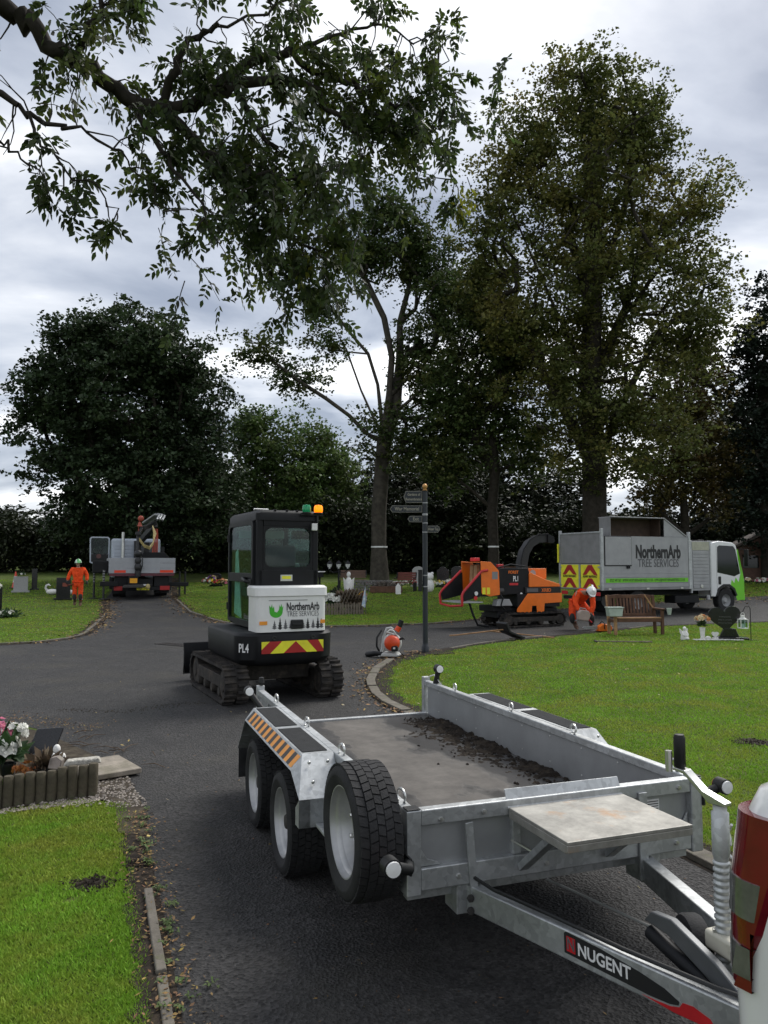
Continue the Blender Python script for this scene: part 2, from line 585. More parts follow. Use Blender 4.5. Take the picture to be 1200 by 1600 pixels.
def sheet(name, poly, z, mat, label=None):
    bm = bmesh.new()
    bm.faces.new([bm.verts.new((x, y, 0)) for x, y in poly])
    bm.clear()
    vs_ = [bm.verts.new((x, y, 0)) for x, y in poly]
    for t3 in tessellate_polygon([[Vector((x, y, 0)) for x, y in poly]]):
        bm.faces.new([vs_[q] for q in t3])
    ys = [p[1] for p in poly]
    yy = 26.0
    while yy < min(max(ys), 96):
        if yy > min(ys):
            bmesh.ops.bisect_plane(bm, geom=bm.verts[:] + bm.edges[:] + bm.faces[:], plane_co=(0, yy, 0), plane_no=(0, 1, 0))
        yy += 1.5
    for v in bm.verts:
        v.co.z = tz(v.co.y) + z
    bmesh.ops.recalc_face_normals(bm, faces=bm.faces)
    for f in bm.faces:
        if f.normal.z < 0: f.normal_flip()
    me = bpy.data.meshes.new(name)
    bm.to_mesh(me); bm.free()
    me.materials.append(mat)
    o = bpy.data.objects.new(name, me)
    COL.objects.link(o)
    return tag(o, label, kind='structure')


# ground to the horizon
b = MB()
ys = [-300, -20, 0, 12, 24, 26] + [26 + 1.5 * i for i in range(1, 47)] + [140, 400, 2500]
xs = [-2500, -200, -40, -15, 0, 15, 40, 200, 2500]
vv = [(x, y, tz(y)) for y in ys for x in xs]
ff = [(j * len(xs) + i, j * len(xs) + i + 1, (j + 1) * len(xs) + i + 1, (j + 1) * len(xs) + i) for j in range(len(ys) - 1) for i in range(len(xs) - 1)]
b.add(vv, ff)
o = b.build('ground', LAWN, smooth=60)
tag(o, 'mown green lawn of the cemetery', kind='structure')

NEAR_EDGE = [(0.9, -1.6), (0.3, 0.0), (-0.82, 3.05), (-1.15, 3.95), (-1.57, 5.02), (-1.76, 5.6)]
GRAVE_EDGE = [(-1.76, 5.6), (-2.3, 6.71), (-3.64, 8.23), (-4.5, 8.85), (-7.0, 9.8), (-30, 12.5)]
LFAR_EDGE = [(-30, 17.2), (-12, 16.6), (-8.22, 16.6), (-7.62, 17.1), (-7.35, 18.0), (-7.42, 19.2), (-7.88, 20.8), (-9.4, 26), (-11.9, 33), (-15.3, 45), (-22, 60)]
MID_EDGE = [(-19, 60), (-12.2, 45), (-8.9, 33), (-6.7, 27), (-4.95, 23.2), (-4.2, 22.2), (-3.2, 21.5), (-1.58, 21.2), (0, 21.6), (1.68, 22.5), (2.9, 24.0), (6.3, 28.6), (11.5, 31.6), (16, 33.8), (40, 45)]
ISL_FAR = [(40, 38), (16, 26), (11.4, 23.1), (7.34, 21.5), (4.74, 19.15), (2.26, 17.1), (1.15, 15.6)]
ISL_NEAR = [(1.15, 15.6), (0.55, 14.9), (0.12, 14.0), (-0.12, 12.9), (-0.2, 11.6), (-0.14, 10.5), (0.05, 9.7), (0.32, 9.0), (1.0, 7.1), (1.81, 4.86), (2.6, 2.6), (4.1, -1.6)]
PATH = NEAR_EDGE + GRAVE_EDGE[1:] + LFAR_EDGE + MID_EDGE + ISL_FAR + ISL_NEAR[1:]
sheet('path', PATH, 0.004, TARMAC, 'worn dark tarmac path and junction')
NEAR_LAWN = [(-0.84, 3.05), (-1.17, 3.95), (-1.59, 5.0), (-1.85, 5.70), (-2.25, 5.80), (-3.3, 5.24), (-4.0, 4.85), (-3.6, 4.2), (-1.8, 1.6), (-0.4, 1.6)]
GRAVE_SOIL = [(-1.52, 5.05), (-1.66, 5.5), (-2.22, 6.68), (-3.55, 8.1), (-4.6, 8.75), (-7.5, 9.4), (-7.5, 6), (-4.0, 4.92), (-2.2, 5.85), (-2.02, 5.76), (-1.92, 5.62), (-1.72, 5.1)]
PLOT_DIRT = M('plot_dirt', (.045, .036, .026), .95, 0, .5, 9, 1.0, 30, .2, col2=(.085, .072, .05), c2pos=(.5, .64), c2s=6)
sheet('grave_plot_earth', GRAVE_SOIL, 0.009, PLOT_DIRT, 'bare earth of the corner grave plot')


def offset_line(line, d):
    out = []
    for i, p in enumerate(line):
        a = Vector(line[max(0, i - 1)]); c = Vector(line[min(len(line) - 1, i + 1)])
        t = (c - a).normalized()
        out.append((p[0] - t.y * d, p[1] + t.x * d))
    return out


def resample(line, step):
    pts = [Vector(p) for p in line]
    out = [pts[0].copy()]
    acc = 0.0
    for a, c in zip(pts, pts[1:]):
        L = (c - a).length
        s = step - acc
        while s <= L:
            out.append(a + (c - a) * (s / L)); s += step
        acc = L - (s - step)
    return out


def strip(name, line, d0, d1, z, mat, label, jit=.05, step=.25, seed=1):
    """An irregular ribbon of bare earth beside a kerb."""
    rr = random.Random(seed)
    pts = [tuple(p) for p in resample(line, step)]
    A = offset_line(pts, d0); B_ = offset_line(pts, d1)
    B_ = [(x + rr.uniform(-jit, jit), y + rr.uniform(-jit, jit)) for x, y in B_]
    bmv = [(x, y, tz(y) + z) for x, y in A] + [(x, y, tz(y) + z) for x, y in B_]
    n = len(pts)
    m = MB().add(bmv, [(i, i + 1, n + i + 1, n + i) for i in range(n - 1)])
    return tag(m.build(name, mat), label, kind='structure')


strip('soil_strip', NEAR_EDGE[1:], -.05, .11, .007, SOILM, 'dark earth beside the near lawn kerb', .05, .12, 1)
strip('soil_strip', ISL_NEAR, -.10, .26, .007, SOILM, 'bare earth inside the curved kerb of the right lawn', .10, .2, 2)
strip('soil_strip', ISL_FAR[1:], -.12, .12, .007, SOILM, 'bare earth along the far edge of the right lawn', .09, .3, 3)
strip('soil_strip', LFAR_EDGE[1:9], -.18, .14, .007, SOILM, 'leafy earth edge of the left lawn', .1, .3, 4)
strip('soil_strip', MID_EDGE[1:12], -.16, .16, .007, SOILM, 'leafy earth edge of the middle lawn', .1, .3, 5)


def kerb(line, plen, w, top, label, seed, gap=.012, skip=0.0, mat=CONC):
    """A line of concrete edging stones, each its own piece."""
    root = bpy.data.objects.new('kerb_edging', None)
    COL.objects.link(root)
    tag(root, label, kind='structure')
    rr = random.Random(seed)
    pts = resample(line, plen)
    for a, c in zip(pts, pts[1:]):
        if rr.random() < skip: continue
        t = (c - a).normalized()
        z0 = tz(a.y); z1 = tz(c.y)
        h = top + rr.uniform(-.012, .012)
        j = Vector((-t.y, t.x)) * rr.uniform(-.008, .008)
        m = MB().bar((a.x + j.x + t.x * gap, a.y + j.y + t.y * gap, z0 + h - .06), (c.x + j.x - t.x * gap, c.y + j.y - t.y * gap, z1 + h - .06 + rr.uniform(-.008, .008)), w, .12)
        m.build('kerb_stone', mat, root, bevel=.008)
    return root


kerb(NEAR_EDGE[1:], .9, .045, .016, 'narrow half buried concrete edging beside the near lawn', 11, skip=.08)
kerb(ISL_NEAR[2:], .62, .13, .035, 'curved concrete kerb round the tip of the right lawn', 12)
kerb(ISL_FAR[2:], .9, .07, .03, 'thin edging along the far side of the right lawn', 13, skip=.3)
kerb(LFAR_EDGE[1:8], .9, .08, .03, 'low edging of the left lawn by the walking worker', 14, skip=.15)
kerb(MID_EDGE[2:11], .9, .08, .04, 'low edging of the middle lawn', 15, skip=.08)


# ------------------------------------------------------------------ grass blades, fallen leaves, stones
def inside(P, poly):
    x, y = P[:, 0], P[:, 1]
    c = np.zeros(len(P), bool)
    n = len(poly)
    for i in range(n):
        x0, y0 = poly[i]; x1, y1 = poly[(i + 1) % n]
        if y0 == y1: continue
        k = ((y0 > y) != (y1 > y)) & (x < (x1 - x0) * (y - y0) / (y1 - y0) + x0)
        c ^= k
    return c


def tz_np(y):
    t = np.maximum(0, np.minimum(y, 95.) - 26.)
    return .06 * t * t / (t + 6)


G = np.random.default_rng(5)


def sample_lawn(poly, n, y0, y1, half=.62, edge=None):
    """Random ground spots inside a lawn, thinning out with distance."""
    d = y0 * (y1 / y0) ** G.random(n)
    x = (G.random(n) * 2 - 1) * half * (d + 1.5)
    P = np.stack([x, d], 1)
    return P[inside(P, poly)]


def edge_dist(P, line):
    D = np.full(len(P), 1e9)
    for (x0, y0), (x1, y1) in zip(line, line[1:]):
        dx, dy = x1 - x0, y1 - y0
        t = np.clip(((P[:, 0] - x0) * dx + (P[:, 1] - y0) * dy) / (dx * dx + dy * dy), 0, 1)
        D = np.minimum(D, np.hypot(P[:, 0] - x0 - t * dx, P[:, 1] - y0 - t * dy))
    return D


def blades(P, hk=1.0, keep=None):
    n = len(P)
    d = np.hypot(P[:, 0], P[:, 1])
    h = (.009 + .012 * G.random(n)) * hk * (1 + d * .018)
    w = (.0016 + .0012 * G.random(n)) * (.75 + d * .42) * .75
    a = G.random(n) * 2 * np.pi
    lean = h * (.3 + .9 * G.random(n))
    la = G.random(n) * 2 * np.pi
    z = tz_np(P[:, 1])
    B0 = np.stack([P[:, 0] - np.cos(a) * w, P[:, 1] - np.sin(a) * w, z], 1)
    B1 = np.stack([P[:, 0] + np.cos(a) * w, P[:, 1] + np.sin(a) * w, z], 1)
    T = np.stack([P[:, 0] + np.cos(la) * lean, P[:, 1] + np.sin(la) * lean, z + h], 1)
    return np.stack([B0, B1, T], 1).reshape(-1, 3)


ISLAND = ISL_FAR + ISL_NEAR[1:]
MID_LAWN = MID_EDGE[1:] + [(40, 60), (-14, 60)]
L_LAWN = LFAR_EDGE[:-1] + [(-40, 60), (-40, 17)]
BALD = [(-1.60, 4.33, .15), (-1.42, 4.58, .07), (3.63, 7.65, .22), (-1.62, 4.12, .05)]


def clear(P, line, lo, hi):
    D = edge_dist(P, line) if not isinstance(line[0], list) else np.minimum(edge_dist(P, line[0]), edge_dist(P, line[1]))
    k = D > lo + (hi - lo) * G.random(len(P))
    for (bx, by, br) in BALD:
        k &= np.hypot(P[:, 0] - bx, (P[:, 1] - by) * 1.3) > br * (.25 + .95 * G.random(len(P)) ** .7) * (1 + .25 * np.sin(P[:, 0] * 41) * np.sin(P[:, 1] * 37))
    return P[k]


P = clear(sample_lawn(NEAR_LAWN, 760000, 2.3, 6.2, .75), NEAR_EDGE, .05, .13)
g1 = blades(P)
tag(np_mesh('lawn_grass', g1, 3, BLADE), 'short mown grass of the near left lawn', 'grass', kind='stuff')
P = clear(sample_lawn(ISLAND, 560000, 4.2, 24., .62), [ISL_NEAR, ISL_FAR], .10, .34)
tag(np_mesh('lawn_grass', blades(P, 1.0), 3, BLADE), 'short mown grass of the right lawn', 'grass', kind='stuff')
P = clear(sample_lawn(MID_LAWN, 260000, 20.5, 42., .62), MID_EDGE, .05, .25)
Q = clear(sample_lawn(L_LAWN, 200000, 16, 44., .62), LFAR_EDGE, .05, .25)
tag(np_mesh('lawn_grass', blades(np.concatenate([P, Q]), .9), 3, BLADE), 'mown grass of the far lawns beyond the junction', 'grass', kind='stuff')

for (bx, by, br), lab in zip(BALD[:3], ('scuffed bald patch of black earth in the near lawn', 'small bare patch near the lawn corner', 'bare patch of earth in the right lawn')):
    pts = [(bx + br * 1.0 * math.cos(a) * q, by + br * .72 * math.sin(a) * q) for a, q in [(2 * PI * i / 26, rng.uniform(.45, 1.15)) for i in range(26)]]
    sheet('bald_patch', pts, .006, SOILM, lab)

LEAFLIT = M('fallen_leaf', (.15, .085, .035), .8, 0, .5, 3, col2=(.25, .17, .04), c2pos=(.5, .6), c2s=9, island=.6)
LEAFPALE = M('pale_fallen_leaf', (.38, .30, .09), .8, 0, .4, 3, col2=(.45, .40, .28), c2pos=(.5, .6), c2s=9, island=.5)


def litter(P, size, mat, name, label, zoff=.012, zamp=.03):
    n = len(P)
    d = np.hypot(P[:, 0], P[:, 1])
    s = size * (.5 + G.random(n)) * (.75 + d * .011)
    a = G.random(n) * 2 * np.pi
    z = tz_np(P[:, 1]) + zoff + G.random(n) * zamp
    u = np.stack([np.cos(a), np.sin(a), (G.random(n) - .5) * 1.0], 1) * s[:, None]
    v = np.stack([-np.sin(a), np.cos(a), (G.random(n) - .5) * 1.0], 1) * (s * (.3 + .25 * G.random(n)))[:, None]
    c = np.concatenate([P, z[:, None]], 1)
    V = np.stack([c - u, c - v * .9 + u * .1, c + u, c + v], 1).reshape(-1, 3)
    V[:, 2] = np.maximum(V[:, 2], tz_np(V[:, 1]) + .006)
    return tag(np_mesh(name, V, 4, mat), label, 'leaves', kind='stuff')


def along(line, n, spread, off=0.0):
    pts = np.array([tuple(p) for p in resample(line, .1)])
    k = G.integers(0, len(pts) - 1, n)
    t = pts[np.minimum(k + 1, len(pts) - 1)] - pts[k]
    t /= np.linalg.norm(t, axis=1)[:, None] + 1e-9
    nrm = np.stack([-t[:, 1], t[:, 0]], 1)
    return pts[k] + t * G.random(n)[:, None] * .1 + nrm * (off + G.normal(0, spread, n))[:, None]


litter(along(NEAR_EDGE[1:], 1900, .07, -.02), .013, LEAFLIT, 'leaf_litter', 'brown leaf litter and debris along the near lawn kerb', .008, .02)
litter(along(ISL_NEAR[:9], 900, .14, -.12), .03, LEAFLIT, 'leaf_litter', 'brown leaves gathered round the curved kerb', .008, .025)
litter(along(MID_EDGE[1:13], 1800, .28, -.1), .04, LEAFLIT, 'leaf_litter', 'drift of brown leaves along the middle lawn edge', .008, .03)
litter(along(LFAR_EDGE[2:9], 800, .22, -.1), .04, LEAFLIT, 'leaf_litter', 'brown leaves along the left lawn edge', .008, .03)
litter(np.stack([G.uniform(11, 26, 2200), 33.4 + G.normal(0, 1.3, 2200) + .42 * (G.uniform(11, 26, 2200) - 16)], 1), .05, LEAFLIT, 'leaf_litter', 'carpet of brown leaves on the bank behind the tipper truck cab', .02, .06)
Pl = np.concatenate([sample_lawn(ISLAND, 420, 6, 23), sample_lawn(MID_LAWN, 260, 21, 38), sample_lawn(L_LAWN, 120, 17, 38), sample_lawn(PATH, 160, 3.5, 22)])
litter(Pl, .024, LEAFPALE, 'scattered_leaves', 'pale yellow leaves scattered on grass and tarmac', .012, .03)
Pp = sample_lawn(PATH, 1500, 3.0, 20)
litter(Pp, .010, LEAFLIT, 'path_debris', 'small bits of leaf and twig on the tarmac', .006, .006)

# gravel at the grave corner
def pebbles(P, size, mat, name, label, cat='gravel', z=.01):
    n = len(P)
    oct_ = np.array([(1, 0, 0), (0, 1, 0), (0, 0, 1), (-1, 0, 0), (0, -1, 0), (0, 0, -1)], float)
    tri = [(0, 1, 2), (1, 3, 2), (3, 4, 2), (4, 0, 2), (1, 0, 5), (3, 1, 5), (4, 3, 5), (0, 4, 5)]
    s = size * (.5 + G.random((n, 1, 3)) * .9)
    a = G.random(n) * 6.283
    ca, sa = np.cos(a), np.sin(a)
    o3 = oct_[None] * s
    x = o3[:, :, 0] * ca[:, None] - o3[:, :, 1] * sa[:, None]
    y = o3[:, :, 0] * sa[:, None] + o3[:, :, 1] * ca[:, None]
    zz = o3[:, :, 2] * .7 + z
    V = np.stack([x + P[:, :1], y + P[:, 1:2], zz + tz_np(P[:, 1])[:, None]], 2)
    F = V[:, np.array(tri).ravel(), :].reshape(-1, 3)
    return tag(np_mesh(name, F, 3, mat), label, cat, kind='stuff')


PEBBLE = M('mixed_pebbles', (.24, .21, .18), .8, 0, .4, 5, island=.55)
P = np.stack([G.uniform(-2.65, -1.72, 1500), G.uniform(5.62, 7.0, 1500)], 1)
P = P[(P[:, 1] < 5.65 + (-1.72 - P[:, 0]) * 1.9 + .05) & (P[:, 1] > 5.60)]
pebbles(P, .013, PEBBLE, 'gravel', 'loose gravel and leaf crumbs at the corner of the log edged grave')
P = np.stack([G.uniform(-3.4, -2.1, 500), np.zeros(500)], 1)
P[:, 1] = 5.80 + (P[:, 0] + 2.1) * .47 + G.normal(0, .03, 500)
pebbles(P, .012, PEBBLE, 'gravel', 'line of pale pebbles at the foot of the log edging')

P = along([(-3.9, 9.3), (-3.1, 9.15), (-2.5, 9.7), (-2.2, 9.8)], 260, .07)
pebbles(P, .007, PLOT_DIRT, 'gravel', 'loose grit along the broken edge of the tarmac patch', z=.006)
litter(along([(-4.6, 9.0), (-3.6, 8.5), (-2.9, 8.2)], 500, .16), .014, LEAFLIT, 'leaf_litter', 'brown crumbs and moss at the tarmac edge beyond the corner grave', .008, .012)
P = np.concatenate([np.stack([G.normal(bx, br * .55, 90), G.normal(by, br * .4, 90)], 1) for bx, by, br in BALD[:3]])
pebbles(P, .009, SOILM, 'earth_crumbs', 'crumbs of earth on the bare lawn patches', 'soil', .012)
# small weeds along the near kerb
WEED = M('weed_leaf', (.10, .15, .04), .7, 0, .3, 4, island=.4, trans=.3)
P = np.repeat(along(NEAR_EDGE[2:], 34, .05, -.04), 9, 0) + G.normal(0, .012, (306, 2))
n = len(P)
a = G.random(n) * 6.283; L_ = .014 + .026 * G.random(n)
c = np.concatenate([P, np.full((n, 1), .006)], 1)
tip = c + np.stack([np.cos(a) * L_, np.sin(a) * L_, .008 + .016 * G.random(n)], 1)
sd = np.stack([-np.sin(a), np.cos(a), 0 * a], 1) * (L_ * .22)[:, None]
mid = (c + tip) / 2 + np.array([0, 0, .012])
tag(np_mesh('kerb_weeds', np.stack([c, mid - sd, tip, mid + sd], 1).reshape(-1, 3), 4, WEED), 'small green weeds growing along the near kerb', 'weeds', kind='stuff')

# cast iron drain grate in the tarmac
d = thing('drain_grate', 'narrow iron drain grate set into the tarmac near the left lawn', 'drain', (-4.45, 16.6, .006), R(-33))
IRON = M('cast_iron', (.05, .045, .042), .6, .5, .3, 20)
MB().box(-.5, .5, -.16, -.13, 0, .012).box(-.5, .5, .13, .16, 0, .012).box(-.5, -.47, -.13, .13, 0, .012).box(.47, .5, -.13, .13, 0, .012).build('frame', IRON, d)
for i in range(11):
    MB().box(-.46 + i * .084, -.42 + i * .084, -.128, .128, 0, .01).build('bar', IRON, d)

# ------------------------------------------------------------------ plant trailer
TY = PI + .35
T0 = Vector((0.80, 3.47, 0))
tr = thing('plant_trailer', 'galvanised twin axle plant trailer with an open muddy bed', 'trailer', T0, TY)
W2, LN, ZB, ZT = .75, 3.23, .45, .735


def wheel(name, parent, loc, flip=1, R_=.315, W=.2, label=None):
    """Steel wheel: rim with tyre, tread blocks, hub and nuts; outer face towards local +x."""
    b = MB()
    b.lathe([(.205, -.085), (.212, -.085), (.212, -.07), (.19, -.06), (.178, -.02), (.178, .045), (.192, .065), (.212, .078), (.212, .09), (.203, .09), (.198, .074), (.182, .05), (.168, .02), (.160, -.005), (.150, -.012), (.095, .012), (.06, .01), (.058, .0), (.0, .0)], axis='x', n=40)
    rim = b.build(name, RIM, parent, smooth=35, loc=loc)
    if flip < 0: rim.rotation_euler = (0, 0, PI)
    rim.scale = (.95, .905, .905)
    b = MB()
    b.lathe([(.205, -.088), (.225, -.1), (.262, -.106), (.288, -.1), (.300, -.088), (.303, -.05), (.305, 0), (.303, .05), (.300, .088), (.288, .1), (.262, .106), (.255, .108), (.25, .106), (.225, .1), (.205, .088)], axis='x', n=56, close=True)
    b.build('tyre', RUBBER, rim, smooth=50)
    t = MB()
    n = 44
    for i in range(n):
        for k, (x0, x1) in enumerate(((-.094, -.058), (-.054, -.019), (-.016, .016), (.019, .054), (.058, .094))):
            a0 = 2 * PI * (i + (.5 if k % 2 else 0)) / n
            sk = (.9, -.8, .7, -.8, .9)[k]
            da = 2 * PI / n * .42
            vs = []
            for rr in (.300, R_ - (.006 if k in (0, 4) else 0)):
                for (xx, sg) in ((x0, -1), (x1, -1), (x1, 1), (x0, 1)):
                    an = a0 + sg * da + sk * (xx - (x0 + x1) / 2) / .05 * da
                    vs.append((xx, rr * math.cos(an), rr * math.sin(an)))
            t.add(vs, [(0, 3, 2, 1), (4, 5, 6, 7), (0, 1, 5, 4), (1, 2, 6, 5), (2, 3, 7, 6), (3, 0, 4, 7)])
    tag(t.build('tread', RUBBER, rim), kind='stuff')
    MB().lathe([(.048, -.01), (.048, .05), (.04, .066), (0, .07)], axis='x', n=20).build('hub', M_HUB, rim, smooth=40)
    for i in range(5):
        a = 2 * PI * i / 5
        MB().lathe([(.012, .0), (.012, .028), (.008, .033), (0, .033)], (0, .082 * math.cos(a), .082 * math.sin(a)), 'x', 6).build('wheel_nut', ZINC, rim)
    return rim


M_HUB = M('greased_hub', (.05, .047, .045), .6, .3, .3)
w0 = wheel('wheel', tr, (.875, -1.40, .286))
w1 = dup(w0, (.875, -2.24, .286), 0, parent=tr)
for yy in (-1.40, -2.24):
    dup(w0, (-.875, yy, .286), PI, parent=tr)
sp = dup(w0, (.872, -.235, .607), 0, parent=tr)
[bpy.data.objects.remove(c_) for c_ in list(sp.children) if c_.name.startswith('hub')]
sp.name = 'spare_wheel'; sp['label'] = 'clean spare wheel bolted upright on the side of the trailer'
MB().box(.752, .80, -.30, -.14, .42, .62).box(.80, .862, -.25, -.19, .56, .64).build('spare_carrier', GALV, tr, bevel=.004)
for yy in (-1.40, -2.24):
    MB().bar((-.86, yy, .30), (.86, yy, .30), .07, .07).build('axle', M_HUB, tr, bevel=.006)

# bed deck and its grime
def deck_mat():
    m = bpy.data.materials.new('muddy_deck')
    m.use_nodes = True
    t = m.node_tree
    N, L = t.nodes.new, t.links.new
    p = t.nodes['Principled BSDF']
    tc = N('ShaderNodeTexCoord')
    n1 = N('ShaderNodeTexNoise'); n1.inputs['Scale'].default_value = 1.7; n1.inputs['Detail'].default_value = 10; n1.inputs['Roughness'].default_value = .6
    n2 = N('ShaderNodeTexNoise'); n2.inputs['Scale'].default_value = 9; n2.inputs['Detail'].default_value = 8; n2.inputs['Roughness'].default_value = .7
    mp = N('ShaderNodeMapping'); mp.inputs['Location'].default_value = (.35, .2, 0); mp.inputs['Scale'].default_value = (1, .62, 1)
    L(tc.outputs['Object'], mp.inputs[0]); L(mp.outputs[0], n1.inputs['Vector']); L(tc.outputs['Object'], n2.inputs['Vector'])
    r = N('ShaderNodeValToRGB'); cr = r.color_ramp
    cr.elements[0].position = .40; cr.elements[0].color = (.022, .019, .017, 1)
    cr.elements[1].position = .62; cr.elements[1].color = (.115, .104, .092, 1)
    e = cr.elements.new(.462); e.color = (.036, .032, .028, 1)
    e = cr.elements.new(.474); e.color = (.078, .070, .062, 1)
    sx = N('ShaderNodeSeparateXYZ'); L(tc.outputs['Object'], sx.inputs[0])
    gd = N('ShaderNodeMath'); gd.operation = 'SUBTRACT'; gd.inputs[1].default_value = .06; L(sx.outputs[0], gd.inputs[0])
    ga = N('ShaderNodeMath'); ga.operation = 'ABSOLUTE'; L(gd.outputs[0], ga.inputs[0])
    gx = N('ShaderNodeMapRange'); gx.inputs[1].default_value = .1; gx.inputs[2].default_value = .7; gx.inputs[3].default_value = .0; gx.inputs[4].default_value = -.20
    L(ga.outputs[0], gx.inputs[0])
    gy = N('ShaderNodeMapRange'); gy.inputs[1].default_value = -3.2; gy.inputs[2].default_value = -2.3; gy.inputs[3].default_value = -.10; gy.inputs[4].default_value = 0
    L(sx.outputs[1], gy.inputs[0])
    g2 = N('ShaderNodeMath'); g2.operation = 'ADD'; L(gx.outputs[0], g2.inputs[0]); L(gy.outputs[0], g2.inputs[1])
    gs = N('ShaderNodeMath'); gs.operation = 'ADD'; L(n1.outputs['Fac'], gs.inputs[0]); L(g2.outputs[0], gs.inputs[1])
    L(gs.outputs[0], r.inputs[0])
    mr = N('ShaderNodeMapRange'); mr.inputs[1].default_value = .3; mr.inputs[2].default_value = .7; mr.inputs[3].default_value = .72; mr.inputs[4].default_value = 1.25
    L(n2.outputs['Fac'], mr.inputs[0])
    hs = N('ShaderNodeHueSaturation'); L(r.outputs[0], hs.inputs['Color']); L(mr.outputs[0], hs.inputs['Value'])
    L(hs.outputs[0], p.inputs['Base Color'])
    rr = N('ShaderNodeMapRange'); rr.inputs[1].default_value = .42; rr.inputs[2].default_value = .5; rr.inputs[3].default_value = .38; rr.inputs[4].default_value = .85
    L(gs.outputs[0], rr.inputs[0]); L(rr.outputs[0], p.inputs['Roughness'])
    bp = N('ShaderNodeBump'); bp.inputs['Strength'].default_value = .35; bp.inputs['Distance'].default_value = .006
    L(n2.outputs['Fac'], bp.inputs['Height']); L(bp.outputs[0], p.inputs['Normal'])
    return m


MB().box(-W2 + .03, W2 - .03, -LN + .03, -.03, ZB - .03, ZB).build('deck', deck_mat(), tr)
MB().box(-W2 + .03, W2 - .03, -LN - .02, -LN + .028, ZB - .07, ZB + .016).build('rear_sill', GALV, tr, bevel=.005)
for s in (1, -1):
    MB().box(s * (W2 - .028) - .001, s * (W2 - .028) + .001, -LN + .03, -.03, ZB - .02, ZT - .045).build('side_sheet', SHEET, tr)
    MB().box(min(s * (W2 - .05), s * W2), max(s * (W2 - .05), s * W2), -LN, -.055, ZT - .045, ZT).build('top_rail', GALV, tr, bevel=.006)
    MB().box(min(s * (W2 - .04), s * W2), max(s * (W2 - .04), s * W2), -LN, -.055, ZB - .06, ZB - .031).build('bottom_rail', GALV, tr, bevel=.005)
    MB().box(min(s * (W2 - .056), s * (W2 + .006)), max(s * (W2 - .056), s * (W2 + .006)), -LN - .05, -LN - .002, ZB - .08, ZT + .03).build('rear_post', GALV, tr, bevel=.006)
    for i in range(6):
        y = -.35 - i * .5
        MB().box(min(s * (W2 - .026), s * W2), max(s * (W2 - .026), s * W2), y - .02, y + .02, ZB - .03, ZT - .046).build('stake', GALV, tr)
    for i in range(9):
        y = -.25 - i * .34
        for zz in (ZB + .06, ZT - .07):
            MB().ell((s * (W2 - .0295), y, zz), (.004, .006, .006), 6, 4).build('rivet', ZINC, tr)
    # lashing eyes along the rail
    for y in (-.13, -1.00, -1.75, -2.65):
        pts = [(s * (W2 - .028), y + .035 * math.cos(a) - .01, ZT + .026 + .035 * math.sin(a) * .8) for a in [R(-60) + R(300) * i / 10 for i in range(11)]]
        pts = [(x + s * (q - 5) * .0016, yy, z) for q, (x, yy, z) in enumerate(pts)]
        MB().tube(pts, .0065, 6).build('lashing_eye', ZINC, tr, smooth=60)
    # mudguard: bent plate over both wheels
    xo, xi = s * .985, s * (W2 + .002)
    prof_top = [(-2.76, .40), (-2.62, .52), (-2.47, .735), (-1.07, .735), (-.885, .555), (-.885, .415)]
    th = .004
    def plate(a, c, x0, x1, name, mat=GALV):
        p0, p1 = Vector((0, a[0], a[1])), Vector((0, c[0], c[1]))
        nrm = Vector((0, -(p1 - p0).z, (p1 - p0).y)).normalized() * th
        v = [(x, q.y, q.z) for q in (p0, p1, p1 - nrm, p0 - nrm) for x in (x0, x1)]
        return MB().add(v, [(0, 1, 3, 2), (2, 3, 5, 4), (4, 5, 7, 6), (6, 7, 1, 0), (0, 2, 4, 6), (1, 7, 5, 3)]).build(name, mat, tr)
    cham = .06
    xc = s * (.985 - cham)
    for k in range(5):
        plate(prof_top[k], prof_top[k + 1], xi, xc if k in (1, 2, 3) else xo, 'mudguard_plate')
    # chamfered outer skirt carrying the hazard stripes
    y0, y1 = -2.47, -1.07
    MB().add([(xc, y0, .7345), (xc, y1, .7345), (xo, y1 - .0, .655), (xo, y0 + .0, .655), (xc, y0, .730), (xc, y1, .730), (xo - s * .003, y1, .651), (xo - s * .003, y0, .651)],
             [(0, 1, 2, 3), (4, 7, 6, 5), (0, 4, 5, 1), (1, 5, 6, 2), (2, 6, 7, 3), (3, 7, 4, 0)]).build('mudguard_skirt', GALV, tr)
    for (ya, za, yb, zb) in ((-1.07, .735, -.885, .555), (-2.47, .735, -2.62, .52)):
        MB().add([(xc, ya, za), (xo, ya, .655), (xo, yb, min(zb, .62)), (xc, yb, zb), (xc, ya, za - .004), (xo - s * .003, ya, .651), (xo - s * .003, yb, min(zb, .62) - .004), (xc, yb, zb - .004)],
                 [(0, 1, 2, 3), (4, 7, 6, 5), (0, 4, 5, 1), (1, 5, 6, 2), (2, 6, 7, 3), (3, 7, 4, 0)]).build('mudguard_corner', GALV, tr)
    MB().add([(xo, -.885, .555), (xc, -.885, .555), (xo, -.885, .415), (xc, -.885, .415), (xo, -.96, .5), (xo, -.96, .415)], [(0, 1, 3, 2), (0, 2, 5, 4)]).build('mudguard_tail', GALV, tr)
    for (ya, yb) in ((-1.72, -1.11), (-2.43, -1.80)):
        MB().box(min(s * (W2 + .025), xc - s * .012), max(s * (W2 + .025), xc - s * .012), ya, yb, .7355, .739).build('grip_pad', GRIP, tr)
    nst = 11
    dv = Vector((xo - xc, 0, -.0795)).normalized()
    nv = Vector((s * .0795, 0, abs(xo - xc))).normalized()
